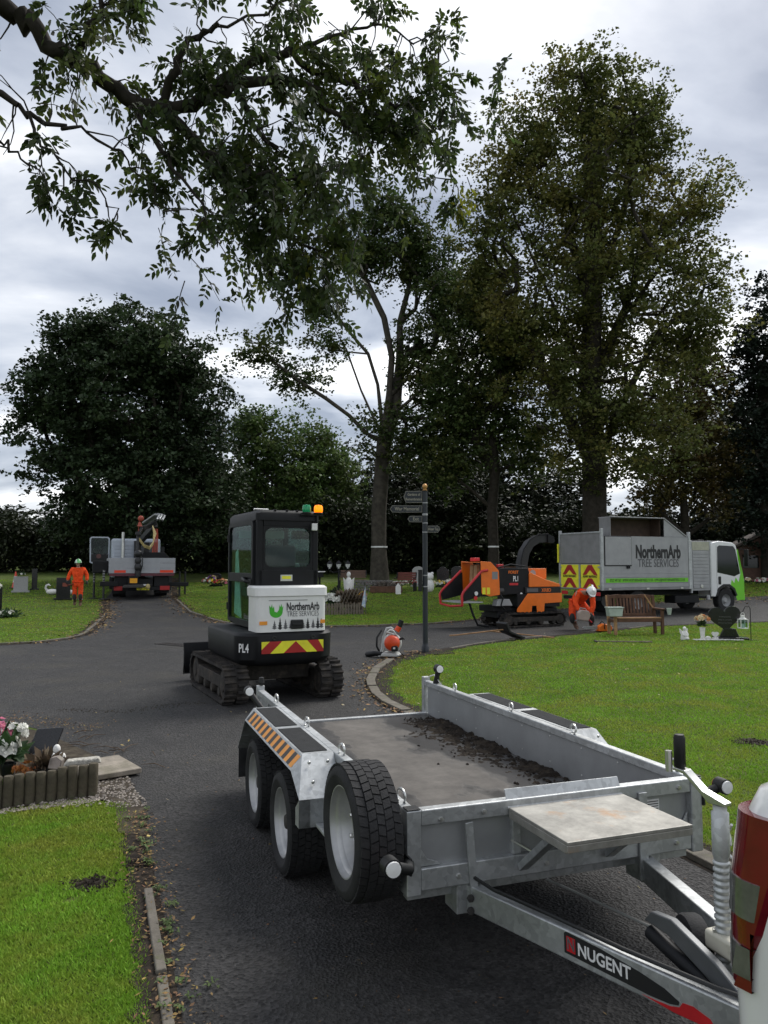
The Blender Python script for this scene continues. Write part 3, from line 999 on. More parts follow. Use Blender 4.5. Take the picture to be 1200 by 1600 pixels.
    for i in range(nst * 2):
        ya = -2.44 + i * 1.34 / (nst * 2); yb = ya + 1.34 / (nst * 2)
        sl = .03
        q = [Vector((xc, ya + sl, .7345)) + dv * .012, Vector((xc, yb + sl, .7345)) + dv * .012, Vector((xc, yb, .7345)) + dv * .088, Vector((xc, ya, .7345)) + dv * .088]
        q = [p + nv * .0012 for p in q]
        q2 = [p - nv * .001 for p in q]
        MB().add(q + q2, [(0, 1, 2, 3), (4, 7, 6, 5), (0, 4, 5, 1), (1, 5, 6, 2), (2, 6, 7, 3), (3, 7, 4, 0)]).build('hazard_stripe', ORANGE_STR if i % 2 else BLACKT, tr)
    MB().box(min(s * .80, s * .97), max(s * .80, s * .97), -2.80, -2.795, .18, .44).build('mud_flap', RUBBER, tr)
    MB().box(min(s * .755, s * .90), max(s * .755, s * .90), -.88, -.55, .42, .435).build('side_step', GALV, tr, bevel=.003)

# headboard at the front
for s in (1, -1):
    MB().box(min(s * (W2 - .06), s * (W2 + .004)), max(s * (W2 - .06), s * (W2 + .004)), -.055, .005, .395, ZT + .002).build('corner_post', GALV, tr, bevel=.006)
    MB().box(min(s * (W2 - .058), s * (W2 + .002)), max(s * (W2 - .058), s * (W2 + .002)), -.053, .003, ZT + .0025, ZT + .008).build('post_cap', BLACKPL, tr, bevel=.003)
MB().box(-W2 + .061, W2 - .061, -.05, .0, ZT - .065, ZT).build('headboard_top_rail', GALV, tr, bevel=.006)
MB().box(-W2 + .061, W2 - .061, -.05, .0, .41, .50).build('headboard_bottom_rail', GALV, tr, bevel=.006)
for (xa, xb) in ((.26, .688), (-.26, .218), (-.688, -.302)):
    MB().box(xa, xb, -.036, -.032, .501, ZT - .066).build('headboard_panel', SHEET, tr)
for xa in (.239, -.281):
    MB().box(xa - .02, xa + .02, -.052, -.008, .501, ZT - .066).build('headboard_mullion', GALV, tr, bevel=.004)
MB().bar((.445, .006, .30), (.475, .006, .665), .035, .01, (0, 1, 0)).build('brace_strap', GALV, tr, bevel=.002)
MB().box(-.43, -.385, .002, .014, .31, .70).build('brace_strap', GALV, tr, bevel=.002)
for s, x0 in ((1, .685), (-1, -.685)):
    MB().prism([(x0, .502), (x0 - s * .09, .502), (x0 - s * .075, .515), (x0 - s * .03, .53), (x0, .575)], -.028, -.018, 'y').build('gusset', GALV, tr, bevel=.002)
MB().box(-.53, -.45, -.0305, -.029, .585, .65).build('rating_plate', WHITET, tr)
for i in range(5):
    MB().box(-.525, -.455, -.0285, -.028, .594 + i * .011, .598 + i * .011).build('plate_line', BLACKT, tr)
MB().box(-.55, -.47, -.0305, -.029, .515, .54).build('black_label', BLACKT, tr)
# ramp shelf
MB().box(-.30, .285, .006, .45, .692, .706).box(-.30, .285, .438, .45, .664, .692).box(.275, .285, .006, .438, .66, .692).box(-.30, -.29, .006, .438, .66, .692).build('shelf', GALV_SHELF, tr, bevel=.003)
MB().add([(-.30, .004, .70), (.285, .004, .70), (.285, -.03, .772), (-.30, -.03, .772), (-.30, -.002, .70), (.285, -.002, .70), (.285, -.036, .772), (-.30, -.036, .772)], [(0, 1, 2, 3), (4, 7, 6, 5), (0, 4, 5, 1), (1, 5, 6, 2), (2, 6, 7, 3), (3, 7, 4, 0)]).build('shelf_lip', GALV, tr)
for xx in (.22, -.22):
    MB().bar((xx, .005, .45), (xx, .28, .675), .045, .03, (0, -1, 1)).build('shelf_strut', GALV, tr, bevel=.003)
MB().tube([(.26, -.02, .56), (.20, .09, .53)], .006, 6).build('latch_pin', ZINC, tr)

# A-frame drawbars
CPL = Vector((0, 1.50, .40))
for s in (1, -1):
    p0, p1 = Vector((s * .47, -.12, .345)), Vector((s * .055, 1.36, .395))
    MB().bar(p0, p1, .06, .105).build('drawbar', GALV, tr, bevel=.006)
    MB().box(s * .47 - .05, s * .47 + .05, -.14, -.02, .285, .408).build('drawbar_bracket', GALV, tr, bevel=.003)
    for zz in (.31, .36):
        MB().lathe([(.016, 0), (.016, .012), (0, .013)], (s * .475, .008 if s < 0 else .012, zz), 'y', 6).build('bolt', M_HUB, tr)
MB().bar((-.72, -.10, .375), (.72, -.10, .375), .05, .05).build('cross_member', GALV, tr)
for yy in (-.9, -1.8, -2.7):
    MB().bar((-.72, yy, .385), (.72, yy, .385), .05, .045).build('cross_member', GALV, tr)
# drawbar decal on the outer face of the near bar
p0, p1 = Vector((.47, -.12, .345)), Vector((.055, 1.36, .395))
dd = (p1 - p0).normalized()
sd = dd.cross(Vector((0, 0, 1))).normalized()      # outward (towards +x)
if sd.x < 0: sd = -sd
upv = sd.cross(dd).normalized()
if upv.z < 0: upv = -upv
rd = dd
org = p0 + dd * .625 + sd * .0302
blk = [(0, -.028), (0, .040), (.012, .047), (.20, .042), (.40, .026), (.52, .010), (.585, -.010), (.58, -.022), (.54, -.030), (.45, -.034)]
blk = [(x * .80, y) for x, y in blk]
flat(blk, BLACKT, tr, rd, upv, org, 'decal')
flat([(x * .82, y) for x, y in [(.40, -.042), (.46, -.040), (.53, -.036), (.57, -.026), (.585, -.008), (.63, -.004), (.70, -.018), (.715, -.034), (.68, -.046), (.55, -.050)]], RED, tr, rd, upv, org, 'decal_swoosh')
flat([(.012, -.018), (.012, .034), (.052, .034), (.052, -.018)], RED, tr, rd, upv, org + sd * .0014, 'decal_emblem')
text('N', .06, GREYT, tr, rd, upv, org + rd * .032 + upv * .008 + sd * .003, .8, .001, 'emblem_mark')
text('NUGENT', .060, WHITET, tr, rd, upv, org + rd * .175 + upv * .003 + sd * .0016, .92, .0012)
# jockey stand: ribbed leg, crank and grip
JX, JY = .012, .93
ZJ = .40
prof = [(.030, ZJ - .03), (.030, ZJ + .05)]
for i in range(15):
    z = ZJ + .06 + i * .0215
    prof += [(.0225, z), (.027, z + .004), (.027, z + .011), (.0225, z + .0155)]
prof += [(.028, ZJ + .40), (.028, ZJ + .53), (.022, ZJ + .535), (.022, ZJ + .555), (0, ZJ + .555)]
MB().lathe(prof, (JX, JY, 0), 'z', 20).build('jockey_leg', GALV, tr, smooth=50)
MB().prism([(-.03, 0), (.03, 0), (.06, .025), (.12, .075), (.16, .08), (.16, .09), (.115, .087), (.05, .034), (-.03, .010)], -.020, .020, 'y').build('crank_arm', ZINC, tr, bevel=.002, loc=(JX, JY, ZJ + .556), rot=(0, 0, R(-75)))
hx, hy = JX + .145 * math.cos(R(-75)), JY + .145 * math.sin(R(-75))
MB().lathe([(.014, .0), (.02, .005), (.02, .1), (.016, .112), (0, .114)], (hx, hy, ZJ + .645), 'z', 12).build('crank_grip', BLACKPL, tr, smooth=50)
MB().tube([(hx + .03, hy - .02, ZJ + .63), (hx + .03, hy - .02, ZJ + .70)], .012, 8).build('release_pin', ZINC, tr)
ch = [(JX - .036 - .008 * math.sin(i), JY + .012 * math.cos(i * 1.7), ZJ + .49 - i * .016) for i in range(14)]
MB().tube(ch, .005, 5).build('safety_chain', ZINC, tr)
jw = MB().lathe([(.03, -.03), (.095, -.03), (.1, -.02), (.1, .02), (.095, .03), (.03, .03)], axis='x', n=24, close=True).build('jockey_wheel', RUBBER, tr, smooth=40, loc=(.02, .80, .45), rot=(0, 0, R(-18)))
MB().lathe([(.0, -.032), (.06, -.028), (.06, .028), (0, .032)], axis='x', n=16).build('jockey_rim', CREAM := M('cream_paint', (.50, .48, .40), .45, 0, .15, 6, col2=(.2, .17, .12), c2pos=(.6, .75)), jw, smooth=30)
# coupling head and handbrake
MB().box(-.05, .05, .88, 1.40, .485, .55).build('coupling_housing', CREAM, tr, bevel=.014)
MB().prism([(1.38, .48), (1.44, .47), (1.56, .46), (1.6, .49), (1.58, .54), (1.44, .57), (1.36, .55)], -.045, .045, 'x').build('coupling_head', CREAM, tr, bevel=.01)
for (xx, yy) in ((.03, .92), (-.03, .92), (.03, 1.06), (-.03, 1.06)):
    MB().lathe([(.014, .545), (.014, .558), (0, .56)], (xx, yy, 0), 'z', 6).build('bolt', ZINC, tr)
MB().box(.056, .060, 1.04, 1.10, .49, .53).build('blue_label', M('blue_print', (.02, .06, .25), .5), tr)
DKGALV = M('dark_grey_casting', (.10, .105, .11), .45, .4, .2)
MB().prism([(.66, .49), (.70, .535), (.80, .55), (1.0, .50), (1.14, .44), (1.2, .45), (1.28, .50), (1.24, .40), (1.12, .385), (.95, .44), (.78, .49)], .085, .115, 'x').build('handbrake_lever', DKGALV, tr, bevel=.006)
MB().tube([(.10, .68, .455), (.10, .98, .405)], .026, 12).build('gas_strut', BLACKP, tr, smooth=40)
MB().tube([(.10, .98, .405), (.10, 1.12, .39)], .012, 8).build('strut_rod', ZINC, tr)
MB().tube([(.07, -.04, .36), (.09, .70, .47)], .006, 6).build('brake_rod', ZINC, tr)
MB().box(.02, .15, 1.20, 1.30, .452, .468).box(.02, .15, 1.20, 1.30, .49, .505).build('clamp_plate', ZINC, tr, bevel=.003)


# lighting cable clipped along the near drawbar, and bolts on the mudguards
cbl = [Vector((.46, -.02, .44)), Vector((.42, .12, .425)), Vector((.33, .40, .43)), Vector((.25, .72, .44)), Vector((.15, 1.05, .455)), Vector((.06, 1.38, .50)), Vector((.02, 1.56, .60))]
MB().tube(cbl, .008, 6).build('lighting_cable', BLACKPL, tr, smooth=60)
for s in (1, -1):
    for (yy, zz) in ((-1.02, .70), (-.94, .62)):
        for xx in (.80, .90):
            MB().ell((s * xx, yy + .006, zz + .004), (.010, .006, .010), 8, 5).build('mudguard_bolt', ZINC, tr)
for (xx, zz) in ((.60, .69), (.52, .45), (.10, .45), (-.60, .45), (-.62, .70), (.40, .70)):
    MB().lathe([(.011, 0), (.011, .008), (0, .009)], (xx, .0, zz), 'y', 6).build('rail_bolt', ZINC, tr)


def marker(base, tip, d, label=None):
    """Marker lamp: rubber stalk with round lenses on its end."""
    base, tip = Vector(base), Vector(tip)
    st = MB().tube([base, (base + tip) / 2 + Vector((-.02 if d == 2 else 0, .05 if d == 2 else 0, 0)), tip], [.026, .021, .024], 10).build('lamp_stalk', BLACKPL, tr, smooth=50)
    MB().obox(base, (.012, .07, .07)).build('stalk_plate', BLACKPL, tr, bevel=.004)
    MB().lathe([(.0, -.03), (.036, -.028), (.036, .028), (.0, .03)], tip, 'y', 18).build('lamp_body', BLACKPL, tr, smooth=40)
    for sg, mt in ((1, WHITET), (-1, RED)):
        MB().lathe([(.03, .0), (.029, sg * .008), (0, sg * .011)], tip + Vector((0, sg * .029, 0)), 'y', 16).build('lamp_lens', mt, tr, smooth=60)
    return st


marker((.752, .012, .53), (.885, .165, .595), 2)
marker((-.757, -.02, .64), (-.86, .02, .69), 1)
marker((.79, -2.72, .64), (.90, -2.80, .80), 1)
marker((-.73, -3.05, .735), (-.74, -3.02, .86), 1)
MB().tube([(-.73, -3.2, .77), (-.735, -3.1, .80), (-.735, -2.95, .74)], .006, 6).build('lamp_cable', ZINC, tr)
MB().lathe([(.02, 0), (.026, .02), (.02, .06), (0, .065)], (.72, -3.24, .77), 'z', 10).build('ramp_catch', BLACKPL, tr)

# mud left on the deck by the machine's tracks
def heap(name, x0, x1, y0, y1, z, fn, nx, ny, mat, label, parent_m):
    b = MB()
    for j in range(ny + 1):
        for i in range(nx + 1):
            x = x0 + (x1 - x0) * i / nx; y = y0 + (y1 - y0) * j / ny
            p = parent_m @ Vector((x, y, z + fn(x, y)))
            b.v.append(tuple(p))
    for j in range(ny):
        for i in range(nx):
            a = j * (nx + 1) + i
            b.f.append((a, a + 1, a + nx + 2, a + nx + 1)); b.m.append(0)
    return tag(b.build(name, mat, smooth=30), label, 'soil', kind='stuff')


from mathutils import noise as mnoise
TM = Matrix.Translation(T0) @ Matrix.Rotation(TY, 4, 'Z')


def mudfn(x, y):
    n1 = mnoise.noise(Vector((x * 4, y * 3, 1.7))); n2 = mnoise.noise(Vector((x * 19, y * 19, 4.1))); n3 = mnoise.noise(Vector((x * 45, y * 45, 2)))
    e = 1 - min(1, abs((x + .70) / (.40 + .20 * n1 + .07 * math.sin(y * 3 + 1) + .05 * n2)))
    e *= max(0, min(1, (y + 3.15) / .2)) * max(0, min(1, (-.30 - y) / .9))
    return max(-.01, e * e * (.012 + .028 * n1) + e * .013 + (n2 * .020 + n3 * .013) * min(1, e * 3) - .010)


heap('trailer_mud', -.718, -.15, -3.18, -.3, ZB, mudfn, 46, 190, SOILM, 'crumbly dark mud along the right side of the trailer bed', TM)


def mudfn2(x, y):
    n2 = mnoise.noise(Vector((x * 22, y * 22, 9.1)))
    e = max(0, 1 - math.hypot((x - .52) / .17, (y + .30) / .12))
    return e * .05 + n2 * .012 * min(1, e * 3) - .006


g9 = np.random.default_rng(44)
cl = np.stack([-.715 + np.abs(g9.normal(0, .17, 300)), g9.uniform(-3.1, -.35, 300)], 1)
cl = cl[cl[:, 0] < .45]
cw3 = np.array([tuple(TM @ Vector((x, y, 0)))[:2] for x, y in cl])
CLODS = cw3
heap('trailer_mud', .34, .70, -.45, -.15, ZB, mudfn2, 40, 34, SOILM, 'small heap of mud in the front corner of the trailer bed by the spare wheel', TM)

pebbles(CLODS, .010, SOILM, 'mud_clods', 'crumbs of dark mud scattered over the trailer bed', 'soil', ZB + .004)

# ------------------------------------------------------------------ white pickup (only its rear corner is in view)
PB = .55
pk = thing('pickup_truck', 'white pickup truck at the right edge towing the trailer', 'pickup', (1.366, 1.94, 0), PI + PB)
PAINT = M('white_car_paint', (.70, .70, .68), .18, 0, .03, 3, coat=.6)
LRED = M('red_lamp_lens', (.13, .002, .007), .07, 0, .25, 14, coat=1.0)
LCLR = M('clear_lamp_lens', (.13, .13, .122), .08, .3, .3, 25, coat=1.0)
RW, RC = .85, .06


def rsec(hw, rear, front, rc, n=6):
    """Plan outline of the body, rear corners rounded; local +y is forward."""
    pts = [(-hw, front)]
    for i in range(n + 1):
        a = PI + (PI / 2) * i / n
        pts.append((-hw + rc + rc * math.cos(a), rear + rc + rc * math.sin(a)))
    for i in range(n + 1):
        a = 1.5 * PI + (PI / 2) * i / n
        pts.append((hw - rc + rc * math.cos(a), rear + rc + rc * math.sin(a)))
    pts.append((hw, front))
    return pts


def loft(secs, name, mat, parent, **k):
    b = MB(); n = len(secs[0][1])
    for z, s in secs:
        b.v += [(x, y, z) for x, y in s]
    for i in range(len(secs) - 1):
        for j in range(n):
            b.f.append((i * n + j, i * n + (j + 1) % n, (i + 1) * n + (j + 1) % n, (i + 1) * n + j)); b.m.append(0)
    b.f.append(tuple(range(n - 1, -1, -1))); b.f.append(tuple((len(secs) - 1) * n + j for j in range(n))); b.m += [0, 0]
    return b.build(name, mat, parent, **k)


loft([(.52, rsec(RW - .05, .06, 1.9, RC)), (.60, rsec(RW - .02, .02, 1.9, RC)), (.80, rsec(RW, .0, 1.9, RC)), (1.0, rsec(RW + .004, -.004, 1.9, RC)), (1.15, rsec(RW, .0, 1.9, RC)), (1.27, rsec(RW - .015, .01, 1.9, RC)), (1.325, rsec(RW - .035, .03, 1.9, RC)), (1.345, rsec(RW - .07, .06, 1.9, RC))], 'load_bed', PAINT, pk, smooth=50)
loft([(.50, rsec(RW - .06, -.10, .2, .08)), (.56, rsec(RW - .02, -.15, .2, .10)), (.70, rsec(RW - .02, -.15, .2, .10)), (.74, rsec(RW - .06, -.10, .2, .08))], 'rear_bumper', BLACKPL, pk, smooth=50)
pr = [(1.86, .52), (1.86, 1.2), (2.1, 1.70), (2.3, 1.78), (3.2, 1.76), (3.9, 1.25), (4.75, 1.12), (5.0, .95), (5.02, .5)]
MB().prism(pr, -RW + .02, RW - .02, 'x').build('cab_body', PAINT, pk, bevel=.06)
for s in (-1, 1):
    MB().prism([(2.15, 1.22), (2.3, 1.66), (3.15, 1.66), (3.65, 1.22)], s * (RW - .018), s * (RW - .014), 'x').build('side_window', GLASS_D, pk)
    w = MB().lathe([(.2, -.11), (.33, -.12), (.37, -.10), (.375, 0), (.37, .10), (.33, .12), (.2, .11)], axis='x', n=32, close=True).build('wheel', RUBBER, pk, smooth=40, loc=(s * .74, 1.15, .375))
    MB().lathe([(0, -.06), (.2, -.05), (.21, .1), (.19, .08), (.1, .06), (0, .09)], axis='x', n=20).build('rim', RIM, w, smooth=30)
    d2 = w.copy(); COL.objects.link(d2); d2.location = (s * .74, 4.2, .375)
    # tail lamp wraps round the rear corner: stacked red and clear lenses
    def lampsec(z, grow, fr_=.105):
        k = 1.0 if z < 1.15 else 1.0 - .25 * (z - 1.15)
        rc = RC + grow
        hw = (RW + grow) if z < 1.15 else (RW + grow - .12 * (z - 1.15))
        re = -grow + (0 if z < 1.15 else .08 * (z - 1.15))
        front = fr_ - .10 * max(0, (1.12 - z) / .16)
        pts = [(-hw, max(re + rc * .5, re + front))]
        for i in range(9):
            a = PI + (PI / 2) * i / 8
            pts.append((-hw + rc + rc * math.cos(a), re + rc + rc * math.sin(a)))
        pts.append((-hw + rc + .05, re))
        return [(x * (-s), y) for x, y in pts]
    bands = [(.975, 1.08, 0), (1.08, 1.172, 0), (1.172, 1.285, 0), (.998, 1.052, 1), (1.102, 1.170, 1)]
    for (za, zb, kind) in bands:
        b = MB()
        A, B_ = (lampsec(za, .0145, .090), lampsec(zb, .0145, .090)) if kind else (lampsec(za, .012), lampsec(zb, .012))
        A0, B0 = lampsec(za, -.02), lampsec(zb, -.02)
        n = len(A)
        b.v = [(x, y, za) for x, y in A] + [(x, y, zb) for x, y in B_] + [(x, y, za) for x, y in A0] + [(x, y, zb) for x, y in B0]
        for j in range(n - 1):
            b.f += [(j, j + 1, n + j + 1, n + j), (n + j, n + j + 1, 3 * n + j + 1, 3 * n + j), (j, 2 * n + j, 2 * n + j + 1, j + 1)]
        b.f += [(0, n, 3 * n, 2 * n), (n - 1, 3 * n - 1, 4 * n - 1, 2 * n - 1)]
        b.m = [0] * len(b.f)
        b.build('tail_lamp_lens', LCLR if kind else LRED, pk, smooth=40)
MB().tube([(0, -.02, .47), (0, -.16, .47)], .03, 8).ell((0, -.18, .53), .026, 10, 8).build('tow_ball', M_HUB, pk)

# ------------------------------------------------------------------ tracked undercarriages
def track_unit(parent, loc, length, height, width, mat_belt, mat_steel, axis='y', rollers=4, name='track', lugs=40, hi_end=0.0):
    """Rubber track: a closed belt with raised lugs round a frame, sprocket, idler and rollers. Runs along `axis`."""
    r = height / 2
    hl = length / 2 - r
    path = []
    n = lugs
    per = 4 * hl + 2 * PI * r
    for i in range(n):
        s = per * i / n
        if s < 2 * hl: path.append((-hl + s, 0.0, 0, -1))
        elif s < 2 * hl + PI * r:
            a = -PI / 2 + (s - 2 * hl) / r
            path.append((hl + r * math.cos(a), r + r * math.sin(a), math.cos(a), math.sin(a)))
        elif s < 4 * hl + PI * r: path.append((hl - (s - 2 * hl - PI * r), 2 * r, 0, 1))
        else:
            a = PI / 2 + (s - 4 * hl - PI * r) / r
            path.append((-hl + r * math.cos(a), r + r * math.sin(a), math.cos(a), math.sin(a)))
    th = .035

    def P(w, l, z):
        return (w, l, z) if axis == 'y' else (l, w, z)
    b = MB()
    for (l, z, nl, nz) in path:
        for w, k in ((-width / 2, 0), (width / 2, 0), (width / 2, th), (-width / 2, th)):
            b.v.append(P(w, l - nl * (k + .02), z - nz * (k + .02)))
    for i in range(n):
        i2 = (i + 1) % n
        for k in range(4):
            k2 = (k + 1) % 4
            b.f.append((i * 4 + k, i * 4 + k2, i2 * 4 + k2, i2 * 4 + k)); b.m.append(0)
    belt = b.build(name, mat_belt, parent, smooth=50, loc=loc)
    for i, (l, z, nl, nz) in enumerate(path):
        t = (-nz, nl)                       # tangent in (l, z)
        for half, (wa, wb) in enumerate(((-width / 2 - .002, -.012), (.012, width / 2 + .002))):
            off = 0.0 if half == 0 else per / n * .5
            cl, cz = l + t[0] * off, z + t[1] * off
            q = []
            for w in (wa, wb):
                for (dt, dn) in ((-.018, -.022), (.018, -.022), (.012, .004), (-.012, .004)):
                    q.append(P(w, cl + t[0] * dt + nl * dn, cz + t[1] * dt + nz * dn))
            MB().add(q, [(0, 1, 2, 3), (7, 6, 5, 4), (0, 4, 5, 1), (1, 5, 6, 2), (2, 6, 7, 3), (3, 7, 4, 0)]).build('track_lug', mat_belt, belt)
    f = MB()
    ax = 'x' if axis == 'y' else 'y'
    fr = [(-hl * .9, r * .75), (hl * .9, r * .75), (hl * .9, r * 1.35), (-hl * .9, r * 1.35)]
    f.prism(fr, -width * .38, width * .38, ax)
    f.build('track_frame', mat_steel, belt, bevel=.01)
    for s in (-1, 1):
        MB().lathe([(0, -width * .44), (r * .35, -width * .44), (r * .4, -width * .40), (r - .075, -width * .38), (r - .07, width * .38), (r * .4, width * .40), (r * .35, width * .44), (0, width * .44)], P(0, s * hl, r), ax, 20).build('sprocket' if s < 0 else 'idler', mat_steel, belt, smooth=30)
    for i in range(rollers):
        l = -hl * .75 + 1.5 * hl * i / max(1, rollers - 1)
        MB().lathe([(0, -width * .42), (r * .22, -width * .42), (r * .3, -width * .3), (r * .3, width * .3), (r * .22, width * .42), (0, width * .42)], P(0, l, r * .38 + .045), ax, 14).build('roller', mat_steel, belt, smooth=30)
    return belt


# ------------------------------------------------------------------ mini excavator
EX = Vector((-1.64, 10.6, 0))
ex = thing('mini_excavator', 'black and white mini excavator with a closed cab seen from behind', 'excavator', EX, R(26))
for s in (-1, 1):
    track_unit(ex, (s * .625, .06, 0), 2.05, .50, .30, MUDRUB, MUDSTEEL, 'y', 4, 'track', 52)
MB().box(-.47, .47, -.5, .6, .24, .46).box(-.3, .3, -.3, .4, .46, .58).build('undercarriage', MUDSTEEL, ex, bevel=.02)
MB().lathe([(.36, .5), (.36, .6)], (0, 0, 0), 'z', 28).build('slew_ring', BLACKP, ex)
# dozer blade at the front
MB().prism([(1.42, .12), (1.50, .10), (1.46, .25), (1.455, .42), (1.50, .56), (1.53, .57), (1.50, .42), (1.51, .25), (1.55, .12)], -.78, .78, 'x').build('dozer_blade', BLACKP, ex, bevel=.006)
for s in (-1, 1):
    MB().bar((s * .32, .5, .32), (s * .45, 1.44, .30), .09, .12).build('blade_arm', BLACKP, ex, bevel=.01)
MB().box(-.70, -.62, 1.532, 1.536, .5, .53).build('blade_reflector', WHITET, ex)


def rrect(x0, x1, y0, y1, radii, n=7):
    """Plan outline, radii for corners (x0y0, x1y0, x1y1, x0y1)."""
    c = [(x0, y0, PI), (x1, y0, 1.5 * PI), (x1, y1, 0), (x0, y1, .5 * PI)]
    sx = [1, -1, -1, 1]; sy = [1, 1, -1, -1]
    pts = []
    for (cx, cy, a0), rr, ax, ay in zip(c, radii, sx, sy):
        for i in range(n + 1):
            a = a0 + (PI / 2) * i / n
            pts.append((cx + ax * rr + rr * math.cos(a), cy + ay * rr + rr * math.sin(a)))
    return pts


HR = (.28, .30, .12, .15)
# revolving frame and counterweight
loft([(.465, rrect(-.50, .54, -.86, .70, HR)), (.495, rrect(-.575, .62, -.95, .74, HR)), (.56, rrect(-.615, .66, -1.0, .76, HR)), (.85, rrect(-.625, .67, -1.01, .76, HR)), (.88, rrect(-.605, .65, -.99, .75, HR)), (.89, rrect(-.58, .62, -.96, .74, HR))], 'counterweight', BLACKP, ex, smooth=38)
for (x, z) in ((-.18, .815), (.33, .815)):
    MB().lathe([(.035, -1.004), (.035, -1.016), (.02, -1.018), (0, -1.012)], (x, 0, z), 'y', 12).build('lifting_socket', BLACKPL, ex)
# chevron board on the counterweight
CX0, CX1, CZ0, CZ1 = -.345, .47, .632, .78
def chev(poly, mat, k=0):
    MB().prism(poly, -1.0125 - k * .0006, -1.0115, 'y').build('chevron_panel', mat, ex)
chev([(CX0, CZ0), (CX1, CZ0), (CX1, CZ1), (CX0, CZ1)], YELLOW)
H = CZ1 - CZ0
for (xa, wd, sl) in ((-.435, .17, 1), (-.10, .20, 0), (.27, .17, -1)):
    pass
chev([(CX0, CZ0), (-.235, CZ0), (-.08, CZ1), (-.24, CZ1), (CX0, CZ0 + .05)], DARKRED, 1)
chev([(-.06, CZ0), (.245, CZ0), (.10, CZ1 - .005)], DARKRED, 1)
chev([(.385, CZ0), (CX1, CZ0), (CX1, CZ0 + .03), (.40, CZ1), (.25, CZ1)], DARKRED, 1)
# engine cover
hood = loft([(.893, rrect(-.40, .52, -.99, -.60, (.07, .07, .02, .02))), (1.33, rrect(-.40, .52, -.985, -.60, (.07, .07, .02, .02))), (1.34, rrect(-.42, .54, -1.005, -.60, (.07, .07, .02, .02))), (1.44, rrect(-.425, .545, -.99, -.60, (.07, .07, .02, .02))), (1.465, rrect(-.40, .52, -.955, -.60, (.07, .07, .02, .02)))], 'engine_cover', WHITEP, ex, smooth=32)
MB().box(-.25, .26, -.992, -.986, 1.282, 1.288).build('cover_crease', GREYT, ex)
MB().box(-.34, .46, -.9905, -.986, 1.046, 1.050).build('cover_crease', WHITEP, ex)
RX, UZ = (1, 0, 0), (0, 0, 1)
text('NorthernArb', .140, BLACKT, ex, RX, UZ, (.20, -.9915, 1.20), .575, .0030)
text('TREE SERVICES', .094, GREYT, ex, RX, UZ, (.20, -.9915, 1.11), .70, -.0006)
# flame shaped leaf emblem left of the lettering
lf = []
for i in range(15):
    a = PI + PI * i / 14
    lf.append((.085 * math.cos(a), .075 * math.sin(a) - .02))
lf += [(.092, .05), (.078, .03), (.070, .075), (.055, .035), (.045, .06), (.035, .0), (.012, -.03), (-.02, -.02), (-.03, .05), (-.045, .02), (-.055, .075), (-.068, .03), (-.09, .06)]
flat(lf, LOGOGREEN, ex, RX, UZ, (-.155, -.9895, 1.165), 'leaf_emblem')
for (x, h) in ((-.30, .09), (-.21, .125), (-.12, .10), (-.03, .085), (.25, .11), (.34, .09), (.42, .125), (.48, .10), (.17, .09)):
    tri = []
    for k in range(4):
        tri += [(-.035 + k * .009, k * .25 * h), (-.014 + k * .003, k * .25 * h + .06 * h)]
    tri = [(-.004, -.2 * h)] + [(-p[0] * -1, p[1]) for p in tri] + [(0, 1.05 * h)] + [(-p[0], p[1]) for p in tri[::-1]] + [(.004, -.2 * h)]
    flat(tri, BLACKT if h > .1 else GREYT, ex, RX, UZ, (x * .80 + .065, -.9905, .945), 'pine_print')
MB().box(.03, .20, -1.02, -.99, .925, 1.04).build('latch_recess', BLACKPL, ex, bevel=.02)
MB().box(.05, .18, -1.035, -1.018, .965, 1.0).build('latch_handle', BLACKPL, ex, bevel=.008)
for x in (-.32, .465):
    MB().box(x - .05 if x < 0 else x - .03, x + .05 if x < 0 else x + .03, -.996, -.991, .985, 1.03).build('warning_sticker', ORANGE_STR, ex)
# cab shell: pillars, roof and panels round the openings
CXa, CXb, CYa, CYb, ZC0, ZC1 = -.335, .50, -.74, .58, .92, 2.43
def frame_panel(name, o0, o1, o2, o3, holes, axis, a0, a1, mat):
    pass
P_ = .075
MB().box(CXa, CXb, CYa, CYa + .05, 1.46, 1.665).build('rear_lower_panel', BLACKP, ex, bevel=.012)
for x in (CXa, CXb - .085):
    MB().box(x, x + .085, CYa, CYa + .10, .92 if x > 0 else .92, 2.33).build('rear_pillar', BLACKP, ex, bevel=.02)
MB().box(CXa + .086, CXb - .086, CYa + .004, CYa + .06, 2.225, 2.33).build('rear_header', BLACKP, ex, bevel=.01)
for x in (CXa, CXb - .07):
    MB().box(x, x + .07, CYb - .08, CYb, .92, 2.33).build('front_pillar', BLACKP, ex, bevel=.02)
roof = loft([(2.30, rrect(CXa - .012, CXb + .012, CYa - .012, CYb + .03, (.06,) * 4)), (2.39, rrect(CXa - .012, CXb + .012, CYa - .012, CYb + .03, (.06,) * 4)), (2.43, rrect(CXa + .03, CXb - .03, CYa + .03, CYb - .01, (.06,) * 4)), (2.437, rrect(CXa + .08, CXb - .08, CYa + .08, CYb - .06, (.06,) * 4))], 'roof', BLACKP, ex, smooth=50)
for x in (-.1, .06, .2):
    MB().box(x, x + .03, CYa + .02, CYb - .1, 2.432, 2.445).build('roof_rib', BLACKP, ex, bevel=.006)
